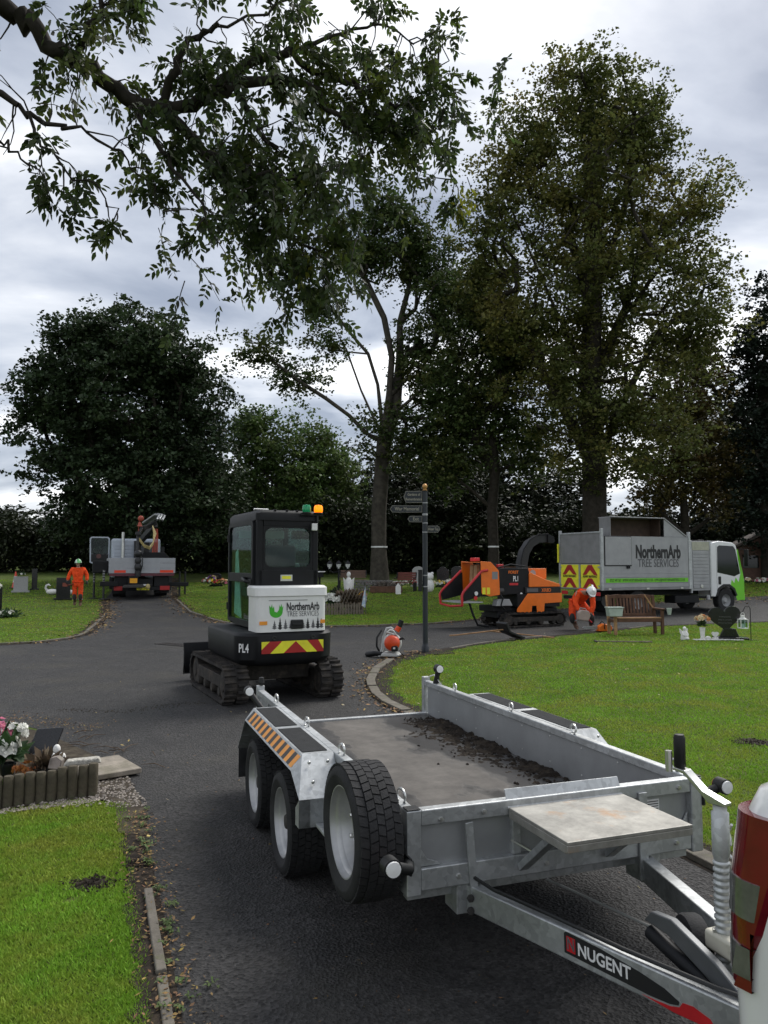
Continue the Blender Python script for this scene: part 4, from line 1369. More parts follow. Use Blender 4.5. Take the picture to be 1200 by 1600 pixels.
# rear window with rounded corners inside a frame
def ring(outer, inner, a0, a1, axis, name, mat, parent):
    b = MB(); n = len(outer)
    P = (lambda a, q: (q[0], a, q[1])) if axis == 'y' else (lambda a, q: (a, q[0], q[1]))
    b.v = [P(a0, q) for q in outer] + [P(a0, q) for q in inner] + [P(a1, q) for q in outer] + [P(a1, q) for q in inner]
    for i in range(n):
        j = (i + 1) % n
        b.f += [(i, j, n + j, n + i), (2 * n + i, 3 * n + i, 3 * n + j, 2 * n + j), (i, 2 * n + i, 2 * n + j, j), (n + i, n + j, 3 * n + j, 3 * n + i)]
    b.m = [0] * len(b.f)
    return b.build(name, mat, parent, smooth=40)


wo = rrect(CXa + .083, CXb - .083, 1.662, 2.228, (.02,) * 4)
wi = rrect(CXa + .11, CXb - .11, 1.70, 2.205, (.09,) * 4)
ring(wo, wi, CYa + .006, CYa + .05, 'y', 'rear_window_frame', BLACKP, ex)
MB().prism(rrect(CXa + .105, CXb - .105, 1.695, 2.21, (.09,) * 4), CYa + .03, CYa + .036, 'y').build('rear_window', GLASS, ex)
MB().box(-.02, .14, CYa - .004, CYa - .001, 1.52, 1.60).build('maker_plate', ZINC, ex)
MB().box(.0, .12, CYa - .006, CYa - .0045, 1.545, 1.585).build('plate_print', YELLOW, ex)
# left side door: frame, two panes, hinges and handle
XD = CXa - .012
do = rrect(CYa + .09, CYb - .02, .95, 2.30, (.05, .05, .07, .07))
di = rrect(CYa + .15, CYb - .07, 1.62, 2.25, (.05, .05, .09, .09))
dl = rrect(CYa + .15, CYb - .07, 1.0, 1.50, (.05, .05, .05, .05))
# door shell = outer band plus middle rail
do2 = rrect(CYa + .15, CYb - .07, 1.0, 2.25, (.05, .05, .09, .09))
ring(do, do2, XD - .02, XD + .03, 'x', 'door_frame', BLACKP, ex)
MB().box(XD - .018, XD + .028, CYa + .148, CYb - .068, 1.50, 1.62).build('door_rail', BLACKP, ex, bevel=.006)
GREENGL = glass_mat('greenish_glass', (.66, .84, .78), ior=1.10)
MB().box(XD, XD + .006, CYa + .145, CYb - .065, 1.61, 2.255).build('door_window', GREENGL, ex)
MB().box(XD, XD + .006, CYa + .145, CYb - .065, .995, 1.505).build('door_window', GREENGL, ex)
MB().tube([(XD - .03, CYa + .14, 1.50), (XD - .09, CYa + .16, 1.52), (XD - .09, CYa + .30, 1.55), (XD - .03, CYa + .34, 1.55)], .022, 8).build('door_handle', BLACKPL, ex, smooth=50)
MB().box(XD - .045, XD - .018, CYa + .10, CYa + .22, 1.38, 1.54).build('door_lock', BLACKPL, ex, bevel=.012)
for zz in (1.15, 2.1):
    MB().tube([(XD - .02, CYb - .02, zz - .05), (XD - .02, CYb - .02, zz + .05)], .018, 8).build('door_hinge', BLACKPL, ex)
text('Bobcat', .10, GREYT, ex, (0, -1, 0), UZ, (XD - .001, -.32, 1.05), .8, .001)
# right side and front glazing
MB().box(CXb - .03, CXb - .024, CYa + .10, CYb - .08, 1.47, 2.30).build('side_window', GLASS, ex)
MB().box(CXb - .05, CXb, CYa + .10, CYb - .08, .92, 1.465).build('side_panel', BLACKP, ex)
MB().box(CXa + .07, CXb - .07, CYb - .04, CYb - .034, 1.0, 2.30).build('windscreen', GLASS, ex)
MB().box(CXa + .02, CXb - .06, CYa + .12, CYb - .09, .906, .935).build('cab_floor', BLACKPL, ex)
MB().box(-.18, .27, -.5, -.02, .94, 1.36).build('seat_base', BLACKPL, ex, bevel=.05)
MB().box(.34, .40, -.3, .35, 1.45, 1.75).build('control_panel', M('grey_trim', (.18, .19, .19), .6), ex, bevel=.02)
MB().box(CXa + .09, CXb - .09, .40, .46, 2.10, 2.22).build('sun_visor', M('pale_visor', (.30, .33, .32), .6), ex, bevel=.01)
MB().prism([(-.56, 1.3), (-.44, 1.3), (-.48, 1.95), (-.56, 2.0)], -.17, .26, 'x').build('seat_back', M('seat_cloth', (.03, .032, .034), .9, 0, .3), ex, bevel=.05)
for x in (-.24, .33):
    MB().box(x - .05, x + .05, -.35, .1, 1.3, 1.42).build('arm_console', BLACKPL, ex, bevel=.02)
    MB().tube([(x, .08, 1.42), (x, .12, 1.60)], .02, 8).ell((x, .125, 1.63), (.03, .03, .05)).build('joystick', BLACKPL, ex, smooth=60)
MB().prism([(.10, 1.0), (.46, 1.05), (.42, 1.9), (.30, 1.95)], CXa + .035, CXa + .045, 'x').build('hanging_jacket', M('pale_grey_cloth', (.66, .70, .69), .9, 0, .3, 8, .5, 10), ex, bevel=.003)
# beacons and lamp on the roof
def beacon(x, y, z, mat, lab):
    b_ = MB().lathe([(.055, z), (.06, z + .01), (.06, z + .022), (.05, z + .026)], (x, y, 0), 'z', 20).build('beacon_base', BLACKPL, ex)
    l_ = MB().lathe([(.052, z + .026), (.058, z + .05), (.057, z + .095), (.045, z + .12), (0, z + .127)], (x, y, 0), 'z', 20).build('beacon_lens', mat, b_, smooth=50)
    l_['label'] = lab


GBEA = M('green_beacon_lens', (.01, .30, .12), .15, 0, .1)
ABEA = M('lit_amber_lens', (1.0, .20, .0), .2, 0, 0, emit=.75)
MB().tube([(CXb - .03, CYa - .03, 2.18), (CXb - .03, CYa - .03, 2.385)], .014, 8).box(CXb - .26, CXb + .05, CYa - .045, CYa - .015, 2.375, 2.39).build('beacon_bracket', BLACKPL, ex)
beacon(CXb - .18, CYa - .03, 2.391, GBEA, 'green beacon lens')
beacon(CXb - .015, CYa - .03, 2.391, ABEA, 'lit amber beacon lens')
MB().box(CXb - .13, CXb - .05, CYa - .10, CYa - .05, 2.17, 2.27).build('work_lamp', ZINC, ex, bevel=.012)
MB().box(CXb - .12, CXb - .06, CYa - .105, CYa - .101, 2.18, 2.26).build('lamp_glass', WHITET, ex)
MB().box(CXa + .15, CXa + .26, CYa + .5, CYa + .56, 2.44, 2.475).tube([(CXa + .1, CYa + .5, 2.47), (CXa + .3, CYa + .5, 2.47)], .016, 6).build('roof_hook', ZINC, ex)
text('PL4', .15, WHITET, ex, Vector((.72, -.69, 0)).normalized(), UZ, (-.548, -.93, .70), .62, .003)
for (x, z) in ((-.40, .80), (-.40, .60)):
    MB().ell((x, -.975, z), .012, 6, 4).build('bolt', ZINC, ex)
# boom folded low in front of the cab
MB().bar((.28, .74, .75), (.28, 1.05, .80), .2, .3).build('boom_bracket', BLACKP, ex, bevel=.02)
MB().prism([(1.0, .70), (1.12, .70), (1.55, 1.28), (2.0, 1.36), (2.02, 1.50), (1.5, 1.46), (1.0, .92)], .20, .36, 'x').build('boom', BLACKP, ex, bevel=.015)
MB().prism([(1.95, 1.50), (2.08, 1.52), (2.0, .55), (1.90, .55)], .215, .345, 'x').build('dipper_arm', BLACKP, ex, bevel=.012)
MB().tube([(.28, 1.15, 1.05), (.28, 1.75, 1.55)], .04, 10).build('boom_ram', ZINC, ex)
MB().prism([(1.88, .58), (2.05, .55), (2.15, .3), (2.02, .1), (1.75, .08), (1.62, .22), (1.7, .26), (1.85, .2), (1.98, .32)], .05, .50, 'x').build('bucket', MUDSTEEL, ex, bevel=.008)

# ------------------------------------------------------------------ orange tracked wood chipper
ch = thing('wood_chipper', 'orange and black tracked wood chipper with red edged feed tray', 'wood chipper', (3.83, 21.65, 0), R(25))
for s in (-1, 1):
    track_unit(ch, (.08, s * .47, 0), 2.1, .42, .24, MUDRUB, MUDSTEEL, 'x', 4, 'track', 34)
MB().box(-1.0, 1.0, -.34, .34, .26, .52).build('chassis', BLACKP, ch, bevel=.02)
MB().box(-1.15, -.55, -.36, .36, .44, .60).build('feed_support', BLACKP, ch, bevel=.02)
# lower orange side covers and tail
for s in (-1, 1):
    ya, yb = (s * .50, s * .52)
    MB().prism([(-.48, .42), (-.48, .50), (-.12, .92), (1.03, .92), (1.03, .66), (.44, .64), (.42, .40), (.18, .40), (.16, .58), (.02, .58), (.0, .40)], min(ya, yb), max(ya, yb), 'y').build('side_cover', ORANGEP, ch, bevel=.008)
MB().box(-.45, .98, -.495, .495, .54, .91).build('engine_bay', BLACKP, ch, bevel=.02)
MB().box(-.20, 1.0, -.515, .515, .921, 1.09).build('black_band', BLACKPL, ch, bevel=.01)
text('XR8D', .14, ORANGEP, ch, (1, 0, 0), UZ, (.50, -.5165, 1.0), .9, .002)
MB().box(-.15, .22, -.519, -.516, .96, 1.06).build('vent_grille', GREYT, ch)
MB().prism([(-.05, 1.091), (-.05, 1.46), (.02, 1.50), (.08, 1.46), (.50, 1.30), (.98, 1.17), (1.0, 1.091)], -.50, .50, 'y').build('engine_hood', ORANGEP, ch, bevel=.02)
MB().prism([(.22, 1.3), (.22, 1.42), (.34, 1.60), (.98, 1.60), (.98, 1.3)], .10, .48, 'y').build('radiator_cowl', ORANGEP, ch, bevel=.02)
MB().lathe([(.10, .0), (.1, .01), (0, .012)], (.5, .098, 1.46), 'y', 14).build('cowl_vent', ALU, ch)
# rotor housing with lettering
MB().prism([(-1.0, .88), (-1.02, 1.56), (-.95, 1.62), (-.06, 1.62), (-.02, 1.5), (-.02, .92)], -.46, .46, 'y').build('rotor_housing', BLACKP, ch, bevel=.02)
text('FORST', .11, ORANGEP, ch, (1, 0, 0), UZ, (-.55, -.463, 1.50), 1.0, .003)
text('PL1', .20, WHITET, ch, (1, 0, 0), UZ, (-.47, -.463, 1.32), .62, .004)
MB().box(-.68, -.40, -.463, -.4605, 1.15, 1.21).build('small_label', RED, ch)
MB().box(-.10, -.02, -.478, -.4605, .95, 1.05).build('yellow_label', YELLOW, ch)
for (x, z) in ((-.30, .86), (-.28, .80)):
    MB().lathe([(.04, -.462), (.04, -.47), (0, -.472)], (x, 0, z + .05), 'y', 12).build('gauge', WHITET, ch)
MB().prism([(-1.15, .60), (-1.1, .78), (-.72, .78), (-.62, .60)], -.52, -.30, 'y').build('tool_tray', ALU, ch, bevel=.01)
MB().lathe([(0, -.12), (.09, -.12), (.09, .12), (0, .12)], (-1.0, -.42, 1.0), 'x', 14).build('hydraulic_motor', M_HUB, ch, smooth=40)
MB().tube([(-1.05, -.47, 1.0), (-.95, -.55, .80), (-1.0, -.52, .62), (-.85, -.48, .5)], .022, 6).build('hydraulic_hose', RUBBER, ch, smooth=60)
MB().tube([(-1.85, -.28, .70), (-1.75, -.34, .34), (-1.6, -.3, .10), (-1.25, -.3, .05)], .03, 8).build('feed_leg', BLACKP, ch)
# feed hopper, orange
for s in (-1, 1):
    MB().prism([(-1.60, .95), (-1.62, 1.80), (-1.30, 1.78), (-1.05, 1.55), (-1.02, .90), (-1.35, .86)], s * .50 - .012, s * .50 + .012, 'y').build('hopper_side', ORANGEP, ch, bevel=.008)
MB().box(-1.62, -1.3, -.488, .488, 1.765, 1.785).build('hopper_top', ORANGEP, ch)
MB().box(-1.60, -1.03, -.488, .488, .86, .88).build('hopper_floor', BLACKP, ch)
MB().box(-1.14, -1.12, -.488, .488, .88, 1.75).build('hopper_back', M('dark_rubber_flap', (.03, .028, .026), .8), ch)
for i, yy in enumerate((-.05, .15)):
    MB().prism([(-1.50, 1.0), (-1.46, 1.70), (-1.36, 1.72), (-1.34, 1.02)], yy, yy + .16, 'y').build('log_in_hopper', WOOD_PALE, ch, bevel=.02)
for (x, z) in ((-1.18, 1.42),):
    MB().box(x - .09, x + .09, -.5155, -.5125, z - .1, z + .1).build('warning_label', ALU_D, ch)
for (x, z, mt) in ((-1.52, 1.02, YELLOW), (-1.38, 1.02, YELLOW)):
    MB().box(x - .06, x + .04, -.5155, -.5125, z - .1, z + .08).build('warning_label', mt, ch)
# flared black wings with red safety bar
for s in (-1, 1):
    MB().add([(-1.60, s * .50, 1.50), (-1.58, s * .50, .88), (-2.20, s * .56, .74), (-2.24, s * .58, .95), (-1.60, s * .48, 1.50), (-1.58, s * .48, .88), (-2.20, s * .54, .74), (-2.24, s * .56, .95)],
             [(0, 1, 2, 3), (4, 7, 6, 5), (0, 4, 5, 1), (1, 5, 6, 2), (2, 6, 7, 3), (3, 7, 4, 0)]).build('feed_wing', BLACKP, ch)
    MB().tube([(-1.42, s * .53, 1.56), (-1.62, s * .53, 1.53), (-2.20, s * .58, 1.0), (-2.26, s * .59, .90), (-2.24, s * .58, .64)], .035, 8).build('safety_bar', RED, ch, smooth=50)
MB().tube([(-2.24, -.58, .64), (-2.27, 0, .60), (-2.24, .58, .64)], .03, 8).build('safety_bar', RED, ch)
MB().box(-2.22, -1.58, -.54, .54, .70, .73).build('feed_table', GALV, ch)
for (x, z, mt) in ((-1.80, .95, WHITET), (-1.82, .83, RED)):
    MB().lathe([(.055, -.545), (.055, -.552), (0, -.553)], (x, -.015, z), 'y', 14).build('round_label', mt, ch)
# swan neck discharge chute
cp = [(.12, .1, 1.5), (.12, .1, 1.75), (.20, .1, 2.05), (.38, .1, 2.30), (.64, .1, 2.44), (.95, .1, 2.46)]
b = MB()
for i, p in enumerate(cp):
    a = cp[max(0, i - 1)]; c = cp[min(len(cp) - 1, i + 1)]
    t = (Vector(c) - Vector(a)).normalized(); nn = Vector((-t.z, 0, t.x))
    hw = .14 - .008 * i
    for (k, w) in ((-.11, -hw), (-.11, hw), (.11, hw), (.11, -hw)):
        b.v.append(tuple(Vector(p) + nn * k + Vector((0, w, 0))))
for i in range(len(cp) - 1):
    for k in range(4):
        b.f.append((i * 4 + k, i * 4 + (k + 1) % 4, (i + 1) * 4 + (k + 1) % 4, (i + 1) * 4 + k)); b.m.append(0)
b.build('discharge_chute', M('chute_black', (.012, .012, .013), .45, .1), ch, smooth=40)
MB().lathe([(.2, 1.60), (.2, 1.68), (.17, 1.70)], (.12, .1, -.14), 'z', 18).build('chute_collar', BLACKP, ch)
MB().prism([(.94, 2.34), (.94, 2.59), (1.14, 2.52), (1.18, 2.38), (1.10, 2.32)], -.05, .25, 'y').build('chute_flap', BLACKP, ch)
MB().tube([(.0, -.045, 1.6), (.0, -.045, 1.82), (.09, -.045, 2.13), (.30, -.045, 2.40), (.60, -.045, 2.56), (.95, -.045, 2.58)], .018, 6).build('chute_rim', BLACKP, ch, smooth=60)
for (x, y, z, mt) in ((-.85, -.2, 1.62, RED), (-1.3, .3, 1.8, RED), (-.6, .3, 1.62, BLACKP), (-.75, 0, 1.62, BLACKP)):
    MB().box(x - .1, x + .1, y - .1, y + .1, z, z + .10).build('control_box', mt, ch, bevel=.015)
MB().tube([(-1.0, -.4, 1.63), (-.6, -.42, 1.72), (-.1, -.40, 1.66)], .02, 6).build('hydraulic_hose', RUBBER, ch, smooth=60)

# ------------------------------------------------------------------ tipper truck with arborist body
tp = thing('tipper_truck', 'grey arborist tipper truck with white and lime green cab', 'truck', (6.62, 26.02, .02), R(-66))
HX = 1.12
MB().box(-.45, -.30, .1, 6.0, .62, .80).box(.30, .45, .1, 6.0, .62, .80).build('chassis_rail', BLACKP, tp)
MB().box(-HX, HX, 0, 3.80, .84, .92).build('bed_floor', ALU_D, tp, bevel=.01)
for s in (-1, 1):
    # dropside planks and the upper side boards
    for i, (za, zb) in enumerate(((.925, 1.065), (1.07, 1.25), (1.255, 1.375))):
        MB().box(min(s * HX, s * (HX - .04)), max(s * HX, s * (HX - .04)), .06, 3.74, za, zb).build('dropside_plank', ALU, tp, bevel=.006)
    MB().box(min(s * (HX - .004), s * (HX - .035)), max(s * (HX - .004), s * (HX - .035)), .06, 3.74, 1.38, 2.62).build('side_board', ALU, tp)
    for y in (-.02, 3.75):
        MB().box(min(s * (HX + .012), s * (HX - .07)), max(s * (HX + .012), s * (HX - .07)), y, y + .09, .84, 2.86 if y < 0 else 2.80).build('corner_post', GALV, tp, bevel=.008)
    for y in (.3, 1.9, 3.4):
        MB().box(min(s * HX, s * (HX + .022)), max(s * HX, s * (HX + .022)), y - .06, y + .06, .85, .91).build('dropside_catch', ZINC, tp, bevel=.006)
    MB().box(min(s * HX, s * (HX + .004)), max(s * HX, s * (HX + .004)), .15, 3.70, 1.09, 1.23).build('green_stripe', GREENP, tp)
MB().box(-HX + .05, HX - .05, 3.72, 3.78, .925, 2.66).build('headboard', ALU, tp)
MB().box(HX - .003, HX + .004, .10, 1.24, 1.63, 2.615).build('hatch_seal', BLACKT, tp)
MB().box(HX + .004, HX + .03, .13, 1.21, 1.665, 2.595).build('side_hatch', ALU, tp, bevel=.006)
for (y, z) in [(y, z) for y in (.18, .7, 1.16) for z in (1.72, 2.54)]:
    MB().ell((HX + .031, y, z), .016, 6, 4).build('rivet', ZINC, tp)
MB().box(HX + .002, HX + .04, 1.02, 1.14, 1.55, 1.66).build('hatch_latch', BLACKP, tp)
text('NorthernArb', .60, BLACKT, tp, (0, 1, 0), UZ, (HX + .002, 2.40, 2.09), .60, .024, depth=.002)
text('TREE SERVICES', .38, GREYT, tp, (0, 1, 0), UZ, (HX + .002, 2.40, 1.72), .72, .002, depth=.002)
text('07527 497 067 - WWW.NORTHERNARBTREES.CO.UK - OFFICE@NORTHERNARBTREES.CO.UK', .125, BLACKT, tp, (0, 1, 0), UZ, (HX + .0045, 1.93, 1.16), .62, .002, depth=.001)
# rear: upper board and two chevron doors
MB().box(-HX + .08, HX - .08, .0, .03, 1.72, 2.72).build('rear_upper_board', ALU_D, tp)
MB().box(-HX + .07, HX - .07, -.025, .055, 2.72, 2.77).build('rear_top_rail', GALV, tp, bevel=.006)
for s in (-1, 1):
    xa, xb = (-HX + .08, -.04) if s < 0 else (.04, HX - .08)
    MB().box(xa, xb, -.012, .03, .86, 1.70).build('rear_door', ALU, tp, bevel=.006)
    w = xb - xa
    MB().box(xa + .02, xb - .02, -.0155, -.0125, .90, 1.68).build('chevron_board', YELLOW, tp)
    cx = (xa + xb) / 2
    for z0 in (.90, 1.34):
        MB().prism([(cx - .38, z0), (cx - .20, z0), (cx, z0 + .16), (cx + .20, z0), (cx + .38, z0), (cx + .10, z0 + .33), (cx - .10, z0 + .33)], -.0185, -.016, 'y').build('chevron_band', DARKRED, tp)
    text('HIGHWAY MAINTENANCE', .115, BLACKT, tp, (1, 0, 0), UZ, (cx, -.020, 1.285), .52, .002, depth=.001)
    for z0 in (.98, 1.6):
        MB().box(s * (HX - .10) - .06, s * (HX - .10) + .06, -.04, -.02, z0 - .025, z0 + .025).build('door_hinge', ZINC, tp)
MB().box(-.03, .03, -.03, -.013, .86, 1.70).build('door_bar', GALV, tp)
MB().box(-HX - .02, -HX + .04, -.08, -.03, 1.75, 2.4).build('hanging_strap', YELLOW, tp, bevel=.01)
MB().box(-.95, .95, .02, .12, .50, .62).build('rear_bumper', BLACKP, tp, bevel=.01)
for s in (-1, 1):
    MB().box(s * .85 - .16, s * .85 + .16, -.01, .02, .66, .78).build('tail_lamp', RED, tp, bevel=.01)
# raised cover over the load
INNER = M('brown_ply_lining', (.065, .042, .030), .8, 0, .25)
MB().box(.42, HX - .02, .45, 2.72, 3.24, 3.27).build('cover_roof', ALU, tp, bevel=.006)
MB().prism([(2.72, 3.27), (2.72, 3.235), (3.70, 2.63), (3.74, 2.65)], .42, HX - .02, 'x').build('cover_slope', ALU, tp, bevel=.004)
for s in (-1, 1):
    MB().prism([(2.72, 3.232), (3.68, 2.63), (2.72, 2.63)], (HX - .06 if s > 0 else .44) - .012, (HX - .06 if s > 0 else .44) + .012, 'x').build('cover_gusset', ALU, tp)
MB().box(.44, .46, .47, 2.70, 2.63, 3.236).build('cover_far_side', INNER, tp)
MB().box(.47, HX - .2, 2.66, 2.70, 2.63, 3.236).build('cover_front_lining', INNER, tp)
MB().box(.47, HX - .10, .455, .475, 2.63, 3.236).build('cover_rear_panel', ALU_D, tp)
MB().box(-HX + .06, HX - .06, .08, 3.7, 2.58, 2.61).build('load_net', M('dark_load', (.03, .028, .022), .9, 0, .4, 6), tp)
# locker behind the cab with a slatted shutter
MB().box(-HX + .02, HX - .02, 3.88, 4.76, .78, 2.50).build('locker', ALU, tp, bevel=.01)
MB().box(HX - .021, HX - .005, 3.93, 4.71, 2.18, 2.47).build('locker_top_panel', M('beige_panel', (.40, .40, .31), .6), tp)
for i in range(11):
    z = .86 + i * .118
    MB().box(HX - .021, HX - .002, 3.96, 4.68, z, z + .108).build('shutter_slat', ALU, tp, bevel=.012)
MB().lathe([(.06, HX - .002), (.06, HX + .02), (0, HX + .022)], (0, 4.32, .93), 'x', 12).build('shutter_handle', ZINC, tp)
MB().box(HX - .1, HX + .0, 3.85, 3.90, .70, 2.52).box(HX - .1, HX + .0, 4.74, 4.80, .62, 2.52).build('locker_post', GALV, tp, bevel=.006)
MB().box(.5, 1.02, 3.2, 4.3, .36, .62).build('battery_box', BLACKP, tp, bevel=.02)
MB().tube([(1.0, 4.72, .62), (1.02, 4.72, .45)], .07, 10).build('fuel_cap', ALU, tp)
# cab
CW = 1.02
prof = [(4.86, .55), (4.86, 2.30), (4.98, 2.46), (5.3, 2.52), (5.95, 2.47), (6.12, 2.38), (6.40, 1.35), (6.46, 1.1), (6.46, .42), (6.12, .40), (6.05, .62), (5.9, .82), (5.6, .90), (5.3, .82), (5.15, .60), (5.1, .55)]
MB().prism(prof, -CW, CW, 'x').build('cab_body', CABWHITE, tp, bevel=.04)
for s in (-1, 1):
    MB().prism([(5.18, 1.40), (5.20, 2.30), (5.30, 2.36), (5.98, 2.34), (6.08, 2.22), (6.28, 1.36), (6.0, 1.26)], s * CW - .004 if s > 0 else s * CW - .004, s * CW + .004, 'x').build('side_window', GLASS_D, tp, bevel=.003)
    MB().box(s * CW - .003, s * CW + .003, 5.15, 5.158, .75, 2.36).build('door_seam', BLACKT, tp)
    MB().box(min(s * CW, s * (CW + .02)), max(s * CW, s * (CW + .02)), 5.22, 5.34, .98, 1.26).build('door_handle', BLACKPL, tp, bevel=.01)
    gp = [(6.14, 2.22), (6.20, 2.22), (6.42, 1.36), (6.47, 1.1), (6.47, .425), (6.1, .405), (6.0, .70), (5.80, .88), (5.86, 1.15), (5.98, 1.02), (6.06, 1.22), (6.20, 1.05), (6.30, 1.36)]
    MB().prism(gp, min(s * (CW + .002), s * (CW + .005)), max(s * (CW + .002), s * (CW + .005)), 'x').build('green_graphic', GREENP, tp)
    MB().bar((s * (CW + .0), 6.3, 2.25), (s * (CW + .16), 6.42, 2.2), .03, .03).box(min(s * (CW + .08), s * (CW + .25)), max(s * (CW + .08), s * (CW + .25)), 6.40, 6.46, 1.62, 2.22).build('door_mirror', BLACKPL, tp, bevel=.02)
    MB().prism([(5.08, .58), (5.2, .86), (5.45, .99), (5.75, .99), (6.0, .84), (6.12, .58), (6.04, .56), (5.92, .78), (5.72, .90), (5.48, .90), (5.26, .78), (5.16, .56)], min(s * (CW - .1), s * (CW + .02)), max(s * (CW - .1), s * (CW + .02)), 'x').build('wheel_arch', BLACKPL, tp, bevel=.01)
MB().prism([(6.15, 2.34), (6.405, 1.42), (6.43, 1.42), (6.175, 2.36)], -CW + .1, CW - .1, 'x').build('windscreen', GLASS_D, tp)
MB().box(-CW, CW, 6.40, 6.50, .40, .62).build('front_bumper', GREENP, tp, bevel=.02)
MB().box(-.4, .4, 4.98, 5.25, 2.525, 2.57).build('roof_lightbar', BLACKPL, tp, bevel=.02)
TRTY = [(.22, -.12), (.38, -.13), (.405, -.11), (.41, 0), (.405, .11), (.38, .13), (.22, .12)]
def truck_wheel(parent, x, y, z=.41, mat=ALU):
    s = 1 if x > 0 else -1
    w = MB().lathe(TRTY, axis='x', n=28, close=True).build('wheel', RUBBER, parent, smooth=40, loc=(x, y, z))
    MB().lathe([(0, -.08), (.2, -.08), (.235, .1), (.215, .11), (.19, .05), (.14, .0), (.11, .05), (.07, .10), (0, .1)], axis='x', n=20).build('rim', mat, w, smooth=30)
    if s < 0: w.rotation_euler = (0, 0, PI)
    return w
for s in (-1, 1):
    truck_wheel(tp, s * .88, 5.6)
    truck_wheel(tp, s * .92, 1.55); truck_wheel(tp, s * .66, 1.55)
    MB().box(min(s * .6, s * 1.06), max(s * .6, s * 1.06), .98, .99, .25, .78).build('mud_flap', RUBBER, tp)

# ------------------------------------------------------------------ crane truck on the left path, seen from behind
ck = thing('crane_truck', 'grey dropside crane truck parked on the left path seen from behind', 'truck', (-10.35, 33.0, tz(33.0) + .004), R(21))
PALEGREY = M('pale_grey_dropside', (.33, .34, .36), .45, 0, .08, 3)
MB().box(-.45, .45, .2, 7.0, .62, .85).build('chassis', BLACKP, ck)
MB().box(-1.33, 1.33, 0, 4.6, .98, 1.08).build('bed_floor', BLACKP, ck)
for i, (za, zb) in enumerate(((1.09, 1.30), (1.305, 1.52), (1.525, 1.74))):
    MB().box(-1.36, 1.36, -.02, .03, za, zb).build('tailboard_plank', PALEGREY, ck, bevel=.006)
    for s in (-1, 1):
        MB().box(min(s * 1.32, s * 1.36), max(s * 1.32, s * 1.36), .035, 4.55, za, zb).build('side_plank', PALEGREY, ck, bevel=.006)
REDREF = M('orange_red_reflector', (.75, .05, .012), .4)
for (xa, xb) in ((-1.14, -.68), (.72, 1.28)):
    MB().box(xa, xb, -.026, -.021, 1.11, 1.22).build('reflector_strip', REDREF, ck)
MB().box(-1.33, 1.33, -.01, .04, .97, 1.085).build('tail_beam', M('maroon_paint', (.10, .02, .03), .5), ck, bevel=.008)
MB().box(-1.20, 1.20, .02, .12, .36, .50).build('rear_bumper', BLACKP, ck, bevel=.01)
MB().box(.74, 1.14, .0, .02, .36, .54).build('tail_lamp', DARKRED, ck, bevel=.01)
MB().box(-1.14, -.80, .0, .02, .36, .54).build('tail_lamp', DARKRED, ck, bevel=.01)
MB().box(-.22, .30, .0, .018, .37, .49).build('number_plate', YELLOW, ck)
text('AJ07 EKZ', .12, BLACKT, ck, (1, 0, 0), UZ, (.04, -.001, .43), .75, .002, depth=.001)
MB().box(.05, .30, .0, .02, .55, .62).build('label_plate', WHITET, ck)
for (xa, xb) in ((-1.1, -.5), (.5, 1.1)):
    MB().box(xa, xb, .14, 1.0, .51, .95).build('under_bed_locker', BLACKP, ck, bevel=.01)
for s in (-1, 1):
    truck_wheel(ck, s * 1.02, 1.5, .46, M_HUB); truck_wheel(ck, s * .74, 1.5, .46, M_HUB); truck_wheel(ck, s * 1.05, 6.0, .46, M_HUB)
    MB().box(min(s * .62, s * 1.2), max(s * .62, s * 1.2), .9, .92, .2, .9).build('mud_flap', RUBBER, ck)
CABG = M('cab_pale_blue_grey', (.42, .46, .52), .35, 0, .06)
MB().box(-1.15, 1.15, 5.0, 6.7, .8, 2.72).build('cab_body', CABG, ck, bevel=.12, seg=3)
for i in range(6):
    MB().box(-1.0, -.15, 4.985, 5.0, 1.5 + i * .17, 1.61 + i * .17).build('cab_rear_rib', CABG, ck, bevel=.006)
MB().box(.25, 1.02, 4.982, 4.996, 1.7, 2.55).build('cab_rear_window', GLASS_D, ck)
MB().tube([(-.62, 4.8, .9), (-.62, 4.8, 3.02)], .075, 12).build('exhaust_stack', ZINC, ck, smooth=40)
MB().prism([(-.10, 1.75), (.08, 2.0), (.95, 2.0), (1.18, 1.75)], .6, 2.6, 'y').build('log_bin', BLACKP, ck, bevel=.01)
# open cab door: frame with window
dr = [(-2.12, 1.55), (-1.62, 1.35), (-1.22, 1.42), (-1.22, 2.72), (-1.30, 2.80), (-2.06, 2.80), (-2.14, 2.72)]
di_ = [(-2.06, 1.98), (-1.70, 1.95), (-1.28, 1.97), (-1.28, 2.68), (-1.34, 2.74), (-2.02, 2.74), (-2.08, 2.68)]
ring(dr, di_, 5.2, 5.26, 'y', 'open_door', CABG, ck)
MB().prism(di_, 5.225, 5.235, 'y').build('door_glass', GLASS, ck)
MB().prism([(-2.06, 1.60), (-1.62, 1.42), (-1.27, 1.48), (-1.27, 1.96), (-2.06, 1.97)], 5.19, 5.198, 'y').build('door_lining', BLACKPL, ck)
for s in (-1, 1):
    MB().bar((s * 1.15, 6.5, 2.4), (s * 1.42, 6.55, 2.35), .03, .03).box(min(s * 1.3, s * 1.48), max(s * 1.3, s * 1.48), 6.5, 6.6, 1.75, 2.35).build('mirror', BLACKPL, ck, bevel=.02)
